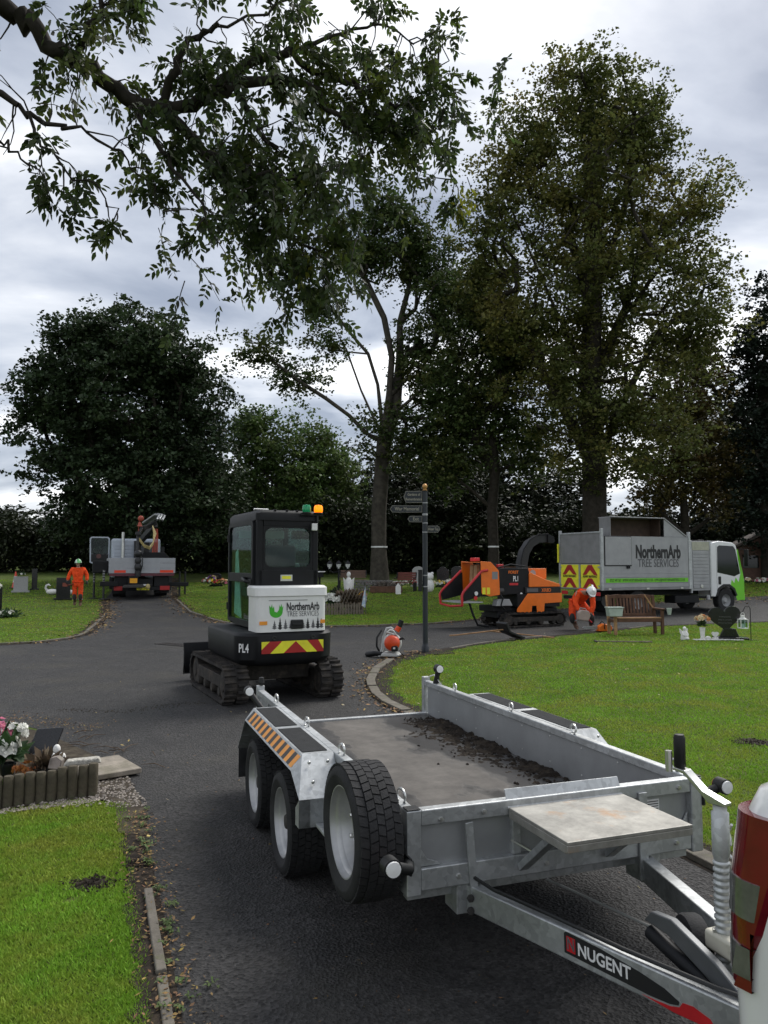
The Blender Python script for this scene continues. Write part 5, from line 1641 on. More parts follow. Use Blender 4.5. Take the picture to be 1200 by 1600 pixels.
# loader crane
CRN = M('crane_black', (.022, .022, .024), .45, .2, .3)
MB().box(-.42, .42, 4.68, 4.93, .85, 1.5).build('crane_base', CRN, ck, bevel=.02)
MB().tube([(.05, 4.75, 1.3), (.05, 4.75, 2.6)], .17, 14).build('crane_column', CRN, ck, smooth=40)
MB().bar((.10, 4.7, 2.5), (.75, 3.3, 3.35), .22, .26).build('inner_boom', CRN, ck, bevel=.02)
MB().bar((.72, 3.2, 3.40), (.02, 1.0, 3.05), .17, .2).build('outer_boom', CRN, ck, bevel=.02)
for k, (dx, dz) in enumerate(((.0, .12), (.12, .08), (-.12, .10))):
    MB().tube([(.35 + dx, 3.9, 3.35 + dz), (.85 + dx, 3.2, 3.72 + dz), (.95 + dx, 2.2, 3.62 + dz), (.82 + dx, 1.9, 3.40 + dz)], .055, 8).build('extension_ram', GALV, ck, smooth=50)
MB().bar((.02, 1.05, 3.05), (-.20, .25, 2.75), .13, .15).build('tip_boom', CRN, ck, bevel=.015)
MB().tube([(-.20, .22, 2.75), (-.20, .10, 1.9)], [.07, .055], 10).build('drop_arm', CRN, ck, smooth=40)
MB().box(-.32, -.08, .0, .2, 2.72, 2.86).build('boom_head', CRN, ck, bevel=.02)
HOSE_Y = M('yellow_hose', (.45, .36, .15), .6)
HOSE_R = M('red_hose', (.36, .05, .02), .6)
for k in range(3):
    o_ = k * .05
    MB().tube([(-.15, .15, 2.5 + o_), (.05, .15, 2.22 + o_), (.30, .4, 2.12 + o_), (.48, .8, 2.35 + o_), (.52 + o_, 1.2, 2.85), (.50, 1.6, 3.2)], .024, 6).build('hose', HOSE_Y, ck, smooth=60)
for k in range(4):
    MB().tube([(.55 + k * .07, 2.2, 1.95), (.60 + k * .06, 2.2, 2.5), (.62 + k * .05, 2.4, 3.1)], .024, 6).build('hose', HOSE_R, ck, smooth=60)
MB().tube([(-.18, .5, 2.8), (-.14, .5, 3.35)], .015, 6).lathe([(.12, 3.12), (.10, 3.14), (.05, 3.3), (0, 3.32)], (-.12, .5, 0), 'z', 10).ell((-.08, .5, 3.46), .13, 10, 6).build('boom_marker', M('dull_red_paint', (.34, .06, .035), .6), ck)
# rotator and folded grapple hanging behind the tailboard
MB().ell((-.20, -.12, 1.92), (.17, .15, .17)).ell((-.20, -.12, 1.62), (.13, .12, .2)).ell((-.19, -.12, 1.35), (.15, .13, .2)).build('rotator', CRN, ck, smooth=50)
MB().tube([(-.32, -.12, 1.9), (-.02, -.16, 1.75), (-.02, -.16, 1.4), (-.08, -.12, 1.15)], .022, 6).build('hose', CRN, ck, smooth=60)
MB().tube([(-.19, -.12, 1.2), (-.19, -.12, .95)], .12, 10).build('grapple_head', CRN, ck)
MB().prism([(-.82, .48), (-.76, .60), (.02, .62), (.06, .55), (.04, .48)], -.42, -.08, 'y').build('grapple_tongs', M_HUB, ck, bevel=.02)
MB().box(-.58, -.18, -.30, -.10, .60, .98).build('saw_box', BLACKP, ck, bevel=.02)
MB().box(-.52, -.22, -.308, -.302, .68, .88).build('yellow_label', M('deep_yellow', (.80, .36, .01), .5), ck)
MB().ell((.22, -.2, .52), (.10, .08, .12)).build('chain_hook', HOSE_Y, ck, smooth=50)
# outriggers
for (x, y) in ((-1.92, .9), (-1.55, -.1)):
    MB().tube([(x, y, .02), (x, y, 1.25)], .045, 8).lathe([(.2, .0), (.2, .03), (.05, .05)], (x, y, 0), 'z', 14).build('outrigger_leg', CRN, ck)
    for k in range(5):
        MB().tube([(x, y, .72 + k * .11), (x, y, .77 + k * .11)], .048, 8).build('marker_band', ALU_D, ck)
MB().box(-2.0, -1.36, .6, 2.0, 1.1, 1.62).build('outrigger_box', BLACKP, ck, bevel=.03)
MB().box(-1.7, -1.0, -.18, .02, .55, .75).build('outrigger_beam', BLACKP, ck, bevel=.02)
for (x, y) in ((1.62, .6), (1.95, 1.4)):
    MB().tube([(x, y, .02), (x, y, 1.15)], .04, 8).lathe([(.18, .0), (.18, .03), (.05, .05)], (x, y, 0), 'z', 14).build('outrigger_leg', CRN, ck)
MB().box(1.1, 2.0, .5, .8, .5, .68).build('outrigger_beam', BLACKP, ck, bevel=.02)
MB().lathe([(.11, 0), (.11, .03), (0, .04)], (-1.72, 4.6, 1.85), 'y', 14).build('round_reflector', M('dull_reflector', (.10, .04, .035), .5), ck)

# ------------------------------------------------------------------ people
def skin(name, pts, edges, mat, parent, sub=2):
    """Continuous tapered surface grown round a joint skeleton. pts: (x, y, z, radius)."""
    me = bpy.data.meshes.new(name)
    me.from_pydata([p[:3] for p in pts], edges, [])
    me.materials.append(mat)
    o = bpy.data.objects.new(name, me)
    COL.objects.link(o)
    o.parent = parent
    sk = o.modifiers.new('skin', 'SKIN')
    sk.use_smooth_shade = True
    lay = me.skin_vertices[0].data
    for i, p in enumerate(pts):
        r_ = p[3]
        lay[i].radius = (r_, r_) if not isinstance(r_, tuple) else r_
        lay[i].use_root = (i == 0)
    sb = o.modifiers.new('sub', 'SUBSURF'); sb.levels = sub; sb.render_levels = sub
    return o


def hand(parent, wrist, direction, palm_n, s=1.0):
    """Palm with four unequal curled fingers and a thumb at the side."""
    d = Vector(direction).normalized(); n = Vector(palm_n); n = (n - d * n.dot(d)).normalized(); side = d.cross(n)
    w = Vector(wrist)
    b = MB()
    b.tube([w, w + d * .03 * s, w + d * .085 * s], [.026 * s, .034 * s, .036 * s], 8)
    for i, L in enumerate((.065, .075, .07, .055)):
        p0 = w + d * .08 * s + side * (i - 1.5) * .019 * s
        b.tube([p0, p0 + (d * .8 + n * .3).normalized() * L * .5 * s, p0 + (d * .8 + n * .3).normalized() * L * .5 * s + (d * .3 + n).normalized() * L * .5 * s], [.0095 * s, .009 * s, .007 * s], 6)
    p0 = w + d * .035 * s - side * .03 * s
    b.tube([p0, p0 + (d - side * .7).normalized() * .035 * s, p0 + (d - side * .3 + n * .5).normalized() * .065 * s], [.012 * s, .011 * s, .008 * s], 6)
    return b.build('hand', GLOVE, parent, smooth=70)


def person(label, loc, rz, J, helmet_mat, hpos, hdir):
    pr_ = thing('person', label, 'person', loc, rz)
    V = lambda k: tuple(J[k])
    order = ['pelvis', 'waist', 'chest', 'neck', 'head', 'hip_l', 'knee_l', 'ank_l', 'toe_l', 'hip_r', 'knee_r', 'ank_r', 'toe_r', 'sh_l', 'el_l', 'wr_l', 'sh_r', 'el_r', 'wr_r']
    rad = [.13, .125, .14, .055, .07, .085, .058, .04, .035, .085, .058, .04, .035, .065, .045, .032, .065, .045, .032]
    I = {k: i for i, k in enumerate(order)}
    E_ = [('pelvis', 'waist'), ('waist', 'chest'), ('chest', 'neck'), ('neck', 'head'), ('pelvis', 'hip_l'), ('hip_l', 'knee_l'), ('knee_l', 'ank_l'), ('ank_l', 'toe_l'), ('pelvis', 'hip_r'), ('hip_r', 'knee_r'), ('knee_r', 'ank_r'), ('ank_r', 'toe_r'), ('chest', 'sh_l'), ('sh_l', 'el_l'), ('el_l', 'wr_l'), ('chest', 'sh_r'), ('sh_r', 'el_r'), ('el_r', 'wr_r')]
    skin('body', [V(k) + (r_,) for k, r_ in zip(order, rad)], [(I[a], I[b]) for a, b in E_], SKINM, pr_)

    def sub(keys, rads, edges, name, mat):
        ii = {k: i for i, k in enumerate(keys)}
        return skin(name, [V(k) + (r_,) for k, r_ in zip(keys, rads)], [(ii[a], ii[b]) for a, b in edges], mat, pr_)
    wr = lambda a, b, t: tuple(Vector(J[a]).lerp(Vector(J[b]), t))
    J['cuff_l'] = wr('el_l', 'wr_l', .92); J['cuff_r'] = wr('el_r', 'wr_r', .92)
    J['hem_l'] = wr('knee_l', 'ank_l', .72); J['hem_r'] = wr('knee_r', 'ank_r', .72)
    J['neckb'] = wr('chest', 'neck', .72)
    jk = sub(['waist', 'pelvis', 'chest', 'neckb', 'sh_l', 'el_l', 'cuff_l', 'sh_r', 'el_r', 'cuff_r'], [.165, .175, .175, .085, .095, .075, .062, .095, .075, .062],
             [('pelvis', 'waist'), ('waist', 'chest'), ('chest', 'neckb'), ('chest', 'sh_l'), ('sh_l', 'el_l'), ('el_l', 'cuff_l'), ('chest', 'sh_r'), ('sh_r', 'el_r'), ('el_r', 'cuff_r')], 'jacket', HIVIS)
    sub(['pelvis', 'hip_l', 'knee_l', 'hem_l', 'hip_r', 'knee_r', 'hem_r'], [.15, .115, .092, .075, .115, .092, .075],
        [('pelvis', 'hip_l'), ('hip_l', 'knee_l'), ('knee_l', 'hem_l'), ('pelvis', 'hip_r'), ('hip_r', 'knee_r'), ('knee_r', 'hem_r')], 'trousers', HIVIS_T)
    for s in 'lr':
        kn, an, to = Vector(J['knee_' + s]), Vector(J['ank_' + s]), Vector(J['toe_' + s])
        m1 = kn.lerp(an, .55)
        skin('boot', [tuple(an) + (.06,), tuple(m1) + (.062,), tuple(an.lerp(to, .5) + Vector((0, 0, .005))) + (.055,), tuple(to) + (.045,)], [(0, 1), (0, 2), (2, 3)], BOOT, pr_)
        tb = kn.lerp(an, .50)
        ax_ = (an - kn).normalized()
        MB().tube([tb - ax_ * .022, tb + ax_ * .022], .093, 14, cap=False).build('reflective_band', ALU, pr_, smooth=60)
        # dark protective knee panel
        f = (to - an).normalized()
        MB().ell(kn - Vector((0, 0, .10)) + f * .035, (.075, .065, .14), 10, 8).build('knee_panel', GLOVE, pr_, smooth=60)
        el, w_ = Vector(J['el_' + s]), Vector(J['wr_' + s])
        hand(pr_, w_, (w_ - el), J.get('palm', Vector((0, -1, -.2))))
    # head with face
    hp, hd = Vector(hpos), Vector(hdir).normalized()      # hd: direction the face looks
    up = Vector((0, 0, 1)); up = J.get('hup', up); up = (up - hd * up.dot(hd)).normalized(); sd_ = hd.cross(up)
    m3 = Matrix((sd_, hd, up)).transposed()
    b = MB().ell((0, 0, 0), (.075, .095, .115), 16, 12)
    b.ell((0, .095, -.01), (.012, .02, .025), 6, 5)
    b.ell((.077, 0, -.005), (.012, .025, .035), 6, 5).ell((-.077, 0, -.005), (.012, .025, .035), 6, 5)
    b.ell((0, .075, -.085), (.035, .03, .03), 8, 6)
    b.v = [tuple(hp + m3 @ Vector(v)) for v in b.v]
    hd_o = b.build('head', SKINM, pr_, smooth=70)
    b = MB()
    for s in (-1, 1): b.ell((s * .03, .083, .012), (.014, .01, .008), 8, 6)
    b.box(-.022, .022, .088, .094, -.052, -.045)
    b.v = [tuple(hp + m3 @ Vector(v)) for v in b.v]
    b.build('eyes_and_mouth', BLACKT, hd_o)
    b = MB().ell((0, -.005, -.04), (.08, .075, .075), 12, 8)
    b.v = [tuple(hp + m3 @ (Vector(v) + Vector((0, -.012, 0)))) for v in b.v]
    # helmet: shell, brim and chin straps, ear defenders
    b = MB().lathe([(.128, .045), (.13, .05), (.122, .075), (.112, .115), (.085, .155), (.045, .178), (0, .183)], (0, 0, 0), 'z', 20)
    b.box(-.02, .02, -.10, .10, .165, .188)
    b.prism([(-.10, .09), (-.06, .165), (0, .18), (.06, .165), (.10, .09)], .044, .056, 'z')
    b.v = [tuple(hp + m3 @ Vector((v[0], v[1] * 1.12, v[2] - .01))) for v in b.v]
    b.build('helmet', helmet_mat, pr_, smooth=45)
    for s in (-1, 1):
        b = MB().ell((s * .10, -.01, -.005), (.03, .045, .055), 10, 8)
        b.v = [tuple(hp + m3 @ Vector(v)) for v in b.v]
        b.build('ear_defender', BLACKPL, pr_, smooth=60)
    b = MB().tube([(-.085, .03, .03), (-.07, .06, -.07), (0, .085, -.125), (.07, .06, -.07), (.085, .03, .03)], .008, 5)
    b.v = [tuple(hp + m3 @ Vector(v)) for v in b.v]
    b.build('chin_strap', BLACKPL, pr_)
    return pr_


HGREEN = M('green_white_helmet', (.16, .50, .18), .4, 0, .1, 4, col2=(.70, .72, .70), c2pos=(.5, .56), c2s=9)
HWHITE = M('white_helmet', (.74, .74, .72), .4)
JW = dict(pelvis=(0, 0, .96), waist=(0, -.01, 1.10), chest=(0, -.015, 1.33), neck=(0, -.02, 1.52), head=(0, -.03, 1.60),
          hip_l=(.105, 0, .90), knee_l=(.115, -.09, .50), ank_l=(.11, .0, .11), toe_l=(.125, -.15, .05),
          hip_r=(-.105, 0, .90), knee_r=(-.11, .0, .50), ank_r=(-.115, .17, .15), toe_r=(-.12, .04, .06),
          sh_l=(.215, 0, 1.43), el_l=(.32, .05, 1.19), wr_l=(.33, -.05, .97), sh_r=(-.215, 0, 1.43), el_r=(-.33, .0, 1.19), wr_r=(-.37, -.09, .99))
px, py = -11.75, 29.6
person('worker in orange hi-vis suit and green helmet walking along the left path edge', (px, py, tz(py)), R(14), JW, HGREEN, (0, -.04, 1.655), (0, -1, -.06))
tag(MB().tube([(0, 0, 0), (.32, .05, .08)], .02, 8).box(-.14, .02, -.04, .04, -.04, .1).build('hand_tool', M('dull_red_tool', (.22, .05, .03), .6), None, loc=(px - .36, py - .18, tz(py) + .82)), 'small red tool hanging from the walking worker\'s hand', 'tool')

JB = dict(pelvis=(-.12, .34, .74), waist=(-.08, .22, .88), chest=(.03, .02, 1.0), neck=(.10, -.14, 1.0), head=(.13, -.2, .98),
          hip_l=(.0, .36, .68), knee_l=(.20, .06, .40), ank_l=(.22, .26, .10), toe_l=(.25, .10, .05),
          hip_r=(-.23, .34, .68), knee_r=(-.30, .04, .42), ank_r=(-.20, .10, .10), toe_r=(-.17, -.06, .05),
          sh_l=(.21, .0, .95), el_l=(.23, -.10, .66), wr_l=(.15, -.20, .43), sh_r=(-.15, -.04, .98), el_r=(-.24, -.12, .70), wr_r=(-.14, -.24, .50),
          hup=Vector((.25, -.75, .6)))
person('worker in orange hi-vis suit and white helmet bending over a chainsaw', (5.22, 20.2, 0), R(-6), JB, HWHITE, (.15, -.24, .99), (.05, -.75, -.65))
# fuel can in the worker's hands and chainsaw on the ground
jc = thing('fuel_can', 'pale translucent fuel can held by the bending worker', 'fuel can', (5.13, 19.92, .30), R(10))
CANM = M('milky_plastic', (.42, .34, .30), .4, 0, .15, 4)
MB().prism([(-.16, .0), (.12, -.04), (.19, .10), (.14, .22), (-.06, .26), (-.16, .18)], -.07, .07, 'y').build('can_body', CANM, jc, bevel=.025)
MB().tube([(-.10, 0, .23), (-.08, 0, .30), (.06, 0, .28), (.10, 0, .22)], .015, 6).build('can_handle', CANM, jc, smooth=50)
MB().tube([(.15, 0, .0), (.24, 0, -.08)], .018, 8).build('spout', RED, jc)
cs = thing('chainsaw', 'orange chainsaw on the ground in front of the bending worker', 'chainsaw', (5.62, 19.75, .02), R(15))
MB().prism([(-.20, 0), (.16, 0), (.2, .08), (.14, .17), (-.06, .19), (-.18, .12)], -.09, .09, 'y').build('saw_body', ORANGEP, cs, bevel=.025)
MB().prism([(-.20, .05), (-.58, .075), (-.62, .10), (-.58, .125), (-.20, .14)], -.012, .012, 'y').build('guide_bar', ALU, cs)
MB().tube([(-.05, -.1, .06), (-.05, -.11, .2), (-.05, .0, .25), (-.05, .11, .2), (-.05, .1, .06)], .014, 6).build('front_handle', BLACKPL, cs, smooth=50)
MB().tube([(.16, 0, .12), (.28, 0, .13), (.3, 0, .03), (.16, 0, .02)], .016, 6).build('rear_handle', BLACKPL, cs, smooth=50)

# ------------------------------------------------------------------ bench beside the truck
bn = thing('wooden_bench', 'old brown slatted wooden bench in front of the tipper truck', 'bench', (6.22, 18.85, 0), R(7))
BL = .60
for s in (-1, 1):
    MB().box(s * BL - .035, s * BL + .035, -.02, .05, 0, .60).build('leg', WOOD_PALE if s < 0 else WOOD_BENCH, bn, bevel=.01)
    MB().prism([(.36, 0), (.43, 0), (.46, .45), (.54, .95), (.48, .95), (.40, .45)], s * BL - .035, s * BL + .035, 'x').build('back_leg', WOOD_PALE if s < 0 else WOOD_BENCH, bn, bevel=.008)
    MB().box(s * BL - .05, s * BL + .05, -.06, .46, .605, .645).build('armrest', WOOD_BENCH, bn, bevel=.012)
    MB().box(s * BL - .025, s * BL + .025, .055, .38, .30, .38).build('side_rail', WOOD_BENCH, bn, bevel=.006)
    MB().bar((s * (BL - .02), .42, .62), (s * (BL - .22), .50, .96) if s > 0 else (s * (BL - .02), .50, .96), .05, .035).build('back_brace', WOOD_PALE if s > 0 else WOOD_BENCH, bn, bevel=.006)
for i in range(5):
    MB().box(-BL + .04, BL - .04, -.03 + i * .085, .04 + i * .085, .405, .43).build('seat_slat', WOOD_BENCH if i else WOOD_PALE, bn, bevel=.006)
MB().box(-BL + .04, BL - .04, -.025, .0, .32, .403).build('front_rail', WOOD_BENCH, bn, bevel=.006)
for i in range(13):
    x = -BL + .09 + i * .085
    MB().bar((x, .435, .50), (x, .495, .88), .055, .022, (0, 1, 0)).build('back_slat', WOOD_BENCH, bn, bevel=.005)
tr_ = [(-BL, 0), (BL, 0), (BL, .07), (.30, .10), (.22, .085), (.0, .085), (-.22, .085), (-.30, .10), (-BL, .07)]
m = MB().prism(tr_, -.02, .02, 'y'); m.v = [(x, y + .50, z + .875) for x, y, z in m.v]
m.build('back_top_rail', WOOD_BENCH, bn, bevel=.008)
MB().bar((-BL, .43, .47), (BL, .43, .47), .04, .07).build('back_bottom_rail', WOOD_BENCH, bn, bevel=.006)
bx_ = thing('planter_box', 'pale green plastic box hung on the left arm of the wooden bench', 'planter', (5.56, 18.66, .47), R(7))
PALEGREEN = M('pale_green_plastic', (.36, .42, .37), .5)
MB().prism([(-.16, 0), (.16, 0), (.19, .20), (-.19, .20)], -.10, .10, 'y').build('tub', PALEGREEN, bx_, bevel=.012)
MB().box(-.205, .205, -.115, .115, .20, .225).build('rim', PALEGREEN, bx_, bevel=.006)
bp_ = thing('hanging_pot', 'small white pot hung on the right arm of the wooden bench', 'pot', (6.93, 18.78, .50), 0)
MB().lathe([(.04, 0), (.06, .12), (.065, .16), (.055, .16), (.0, .1)], (0, 0, 0), 'z', 14).build('pot', PALEGREEN, bp_, smooth=40)

# tools lying on the path
sh = thing('leaf_shovel', 'wide black plastic shovel lying on the path edge', 'shovel', (2.92, 17.75, .02), R(28))
MB().prism([(-.30, .36), (-.20, .16), (.20, -.0), (.26, .02), (.24, .05), (-.16, .20), (-.26, .40)], -.20, .20, 'y').build('blade', BLACKPL, sh, bevel=.012)
MB().tube([(-.22, 0, .22), (-.9, .9, .05), (-1.0, 1.05, .03)], .017, 7).build('handle', WOOD_PALE, sh, smooth=40)
def pole(a, c, mat, label, tipm=None):
    o = thing('tool_pole', label, 'tool', (a[0], a[1], .02))
    v = Vector((c[0] - a[0], c[1] - a[1], 0))
    MB().tube([(0, 0, 0), v], .016, 7).build('shaft', mat, o, smooth=40)
    MB().tube([v * .78, v * 1.0], .021, 7).build('grip', tipm or RED, o, smooth=40)
    MB().obox(v * .0, (.3, .05, .03), Matrix.Rotation(math.atan2(v.y, v.x) + PI / 2, 4, 'Z')).build('tool_head', BLACKP, o)
    return o
pole((2.7, 19.8), (3.95, 18.0), WOOD_PALE, 'long pale rake handle lying across the path beside the shovel', WOOD_PALE)
pole((3.0, 17.7), (3.75, 18.35), WOOD_PALE, 'short pole with a red grip beside the black shovel', RED)
pole((4.7, 17.2), (5.9, 17.05), WOOD_GREY, 'thin hoe lying in the grass before the bench', WOOD_GREY)

# ------------------------------------------------------------------ heart headstone and its ornaments
def heart_outline(n=28):
    out = []
    for i in range(n):
        t = 2 * PI * i / n
        out.append((16 * math.sin(t) ** 3 / 17, (13 * math.cos(t) - 5 * math.cos(2 * t) - 2 * math.cos(3 * t) - math.cos(4 * t)) / 17))
    return out
hs = thing('heart_headstone', 'polished black heart shaped headstone on a dark base', 'headstone', (7.86, 17.85, 0), R(-14))
hp_ = [(x * .37 * math.cos(.10) - y * .36 * math.sin(.10), x * .37 * math.sin(.10) + y * .36 * math.cos(.10) + .50) for x, y in heart_outline()]
MB().prism(hp_, -.05, .05, 'y').build('heart', GRANITE_B, hs, bevel=.012)
MB().prism([(-.12, .06), (.30, .06), (.22, .25), (-.02, .26)], -.06, .07, 'y').build('plinth', GRANITE_B, hs, bevel=.01)
MB().box(-.26, .48, -.20, .16, .0, .06).build('base', GRANITE_B, hs, bevel=.01)
for zz in (.52, .45, .38):
    text('In loving memory' if zz > .5 else 'always in our hearts', .045, M('faint_grey_print', (.12, .12, .12), .5, 0, 0), hs, RX, UZ, (.0, -.0515, zz), .8, 0)
vz = thing('flower_vase', 'white vase of peach and cream roses beside the heart headstone', 'vase', (7.30, 17.75, 0))
MB().lathe([(.05, 0), (.055, .02), (.045, .05), (.055, .20), (.065, .28), (.058, .28), (.0, .2)], (0, 0, 0), 'z', 18).build('vase', STONE_W, vz, smooth=45)


def flower_mass(name, parent, c, r, n, mat, size, seed=0, up=.5):
    """Blooms made of small overlapping petals spread over a rounded mound."""
    g = np.random.default_rng(seed)
    d = g.normal(size=(n, 3)); d[:, 2] = np.abs(d[:, 2]) * up + .05
    d /= np.linalg.norm(d, axis=1)[:, None]
    cen = np.array(c) + d * np.array(r) * (.75 + .3 * g.random((n, 1)))
    V = []
    for i in range(n):
        nrm = Vector(d[i]); t = nrm.orthogonal().normalized(); bt = nrm.cross(t)
        ph = g.random() * 6.28
        for layer, (k, rr, lift) in enumerate(((6, 1.0, .15), (4, .55, .5))):
            for q in range(k):
                a = ph + layer * .5 + 2 * PI * q / k
                dirv = t * math.cos(a) + bt * math.sin(a)
                sv = t * -math.sin(a) + bt * math.cos(a)
                b0 = Vector(cen[i]) + nrm * size * .1 * layer
                s_ = size * rr
                V += [b0, b0 + dirv * s_ * .6 + sv * s_ * .42 + nrm * s_ * lift, b0 + dirv * s_ + nrm * s_ * (lift + .1), b0 + dirv * s_ * .6 - sv * s_ * .42 + nrm * s_ * lift]
    return tag(np_mesh(name, np.array([tuple(v) for v in V]), 4, mat, parent), kind='stuff')


def leaf_mass(name, parent, c, r, n, mat, size, seed=0, spiky=.5):
    g = np.random.default_rng(seed)
    d = g.normal(size=(n, 3)); d[:, 2] = np.abs(d[:, 2])
    d /= np.linalg.norm(d, axis=1)[:, None]
    b0 = np.array(c) + d * np.array(r) * g.random((n, 1)) * .8
    L = size * (.6 + .8 * g.random((n, 1)))
    dd_ = d + g.normal(size=(n, 3)) * .5
    dd_ /= np.linalg.norm(dd_, axis=1)[:, None]
    s_ = np.cross(dd_, g.normal(size=(n, 3))); s_ /= np.linalg.norm(s_, axis=1)[:, None]
    V = np.stack([b0, b0 + dd_ * L * .5 + s_ * L * .22, b0 + dd_ * L, b0 + dd_ * L * .5 - s_ * L * .22], 1)
    return np_mesh(name, V.reshape(-1, 3), 4, mat, parent)


def petal(name, c): return M(name, c, .7, 0, .2, 20, island=.35, trans=.25)
PET = dict(white=petal('white_petal', (.72, .72, .66)), cream=petal('cream_petal', (.70, .58, .36)), peach=petal('peach_petal', (.68, .34, .16)), pink=petal('pink_petal', (.55, .16, .24)),
           red=petal('red_petal', (.48, .02, .03)), yellow=petal('yellow_petal', (.70, .52, .04)), purple=petal('purple_petal', (.20, .06, .30)), orange=petal('dry_orange_petal', (.36, .14, .04)), blue=petal('blue_petal', (.10, .22, .45)))
STEMG = M('flower_leaf_green', (.035, .075, .022), .7, 0, .3, 6, island=.4, trans=.2)
DRYTWIG = M('dry_stems', (.12, .085, .05), .85, 0, .4, 9, island=.4)
leaf_mass('leaves', vz, (0, 0, .33), (.10, .10, .14), 160, STEMG, .07, 3)
flower_mass('peach_blooms', vz, (.02, 0, .46), (.15, .13, .10), 20, PET['peach'], .045, 4)
flower_mass('cream_blooms', vz, (-.02, -.02, .47), (.14, .13, .10), 22, PET['cream'], .045, 5)

an = thing('angel_statue', 'white seated angel ornament at the left end of the pebbles', 'statue', (6.86, 17.68, 0))
MB().lathe([(.085, 0), (.09, .03), (.08, .1), (.065, .17), (.04, .21), (0, .215)], (0, 0, 0), 'z', 14).build('robe', STONE_W, an, smooth=50)
MB().ell((0, -.01, .255), (.042, .045, .05)).build('head', STONE_W, an, smooth=60)
for s in (-1, 1):
    MB().prism([(s * .02, .08), (s * .085, .14), (s * .10, .26), (s * .06, .24), (s * .02, .18)], .045, .06, 'y').build('wing', STONE_W, an, bevel=.006)
    MB().tube([(s * .05, -.02, .18), (s * .06, -.06, .12), (s * .015, -.09, .10)], .017, 7).build('arm', STONE_W, an, smooth=50)
MB().ell((.03, -.08, .04), (.05, .04, .03)).build('knee', STONE_W, an, smooth=60)
ho = thing('heart_ornament', 'small white heart shaped stone on a block beside the rose vase', 'ornament', (7.56, 17.68, 0))
m = MB().prism([(x * .085, y * .08 + .13) for x, y in heart_outline(20)], -.02, .02, 'y'); m.build('heart', STONE_W, ho, bevel=.006)
MB().box(-.06, .06, -.04, .04, 0, .06).build('block', STONE_W, ho, bevel=.006)
so = thing('small_stone_ornament', 'low white ornament at the foot of the rose vase', 'ornament', (7.36, 17.60, 0))
MB().ell((0, 0, .05), (.07, .04, .05)).box(-.09, .07, -.04, .04, 0, .025).build('ornament', STONE_W, so, smooth=50)
P = np.stack([G.uniform(7.05, 8.15, 420), 17.62 + G.normal(0, .05, 420)], 1)
pebbles(P, .02, M('white_chippings', (.66, .65, .62), .7, 0, .1, island=.25), 'white_pebbles', 'strip of white chippings before the heart headstone', 'pebbles', .014)
ln = thing('white_lantern', 'white metal lantern hanging from a hook by the heart headstone', 'lantern', (8.14, 17.55, .27))
LW = M('white_lantern_paint', (.70, .70, .66), .45)
MB().box(-.09, .09, -.09, .09, 0, .02).box(-.09, .09, -.09, .09, .20, .215).build('frame_plate', LW, ln, bevel=.004)
for x in (-.08, .08):
    for y in (-.08, .08):
        MB().box(x - .008, x + .008, y - .008, y + .008, .021, .199).build('corner_bar', LW, ln)
for (a, c, e_, f_) in ((-.072, .072, -.078, -.076), (-.072, .072, .076, .078)):
    MB().box(a, c, e_, f_, .022, .198).build('pane', GLASS, ln)
MB().lathe([(.09, .216), (.085, .225), (.045, .25), (.045, .29), (.03, .30), (0, .30)], (0, 0, 0), 'z', 4).build('cap', LW, ln)
MB().tube([(.045 * math.cos(a), 0, .29 + .07 * math.sin(a)) for a in [PI * i / 8 for i in range(9)]], .006, 5).build('ring_handle', LW, ln)
MB().lathe([(.025, .022), (.025, .11), (0, .112)], (0, 0, 0), 'z', 10).build('candle', STONE_W, ln)
hk = thing('shepherd_hook', 'thin black hook stand holding the white lantern', 'hook stand', (8.33, 17.58, 0))
MB().tube([(0, 0, 0), (0, 0, .72), (-.04, -.01, .78), (-.13, -.02, .76), (-.19, -.03, .64)], .009, 6).build('rod', BLACKP, hk, smooth=50)
MB().box(-.10, .16, -.02, .02, 0, .015).box(-.02, .02, -.1, .1, 0, .016).build('foot', BLACKP, hk)

# ------------------------------------------------------------------ finger post
sg = thing('finger_post', 'dark metal finger post with gold ball top pointing to memorials', 'signpost', (0.81, 15.18, 0))
MB().lathe([(.075, 0), (.075, .12), (.058, .14), (.052, .2), (.050, 3.16), (.06, 3.165), (.06, 3.18), (.0, 3.185)], (0, 0, 0), 'z', 18).build('post', POSTM, sg, smooth=40)
for zz in (2.93, 2.71, 2.69, 2.53, 2.35, 1.50, 1.28):
    MB().lathe([(.0525, zz), (.0545, zz + .004), (.0545, zz + .016), (.0525, zz + .02)], (0, 0, 0), 'z', 18).build('band', ALU, sg)
MB().lathe([(.045, 3.186), (.05, 3.2), (.03, 3.21), (.03, 3.225), (.045, 3.24), (.052, 3.27), (.045, 3.30), (.02, 3.32), (0, 3.325)], (0, 0, 0), 'z', 16).build('finial', GOLD, sg, smooth=50)


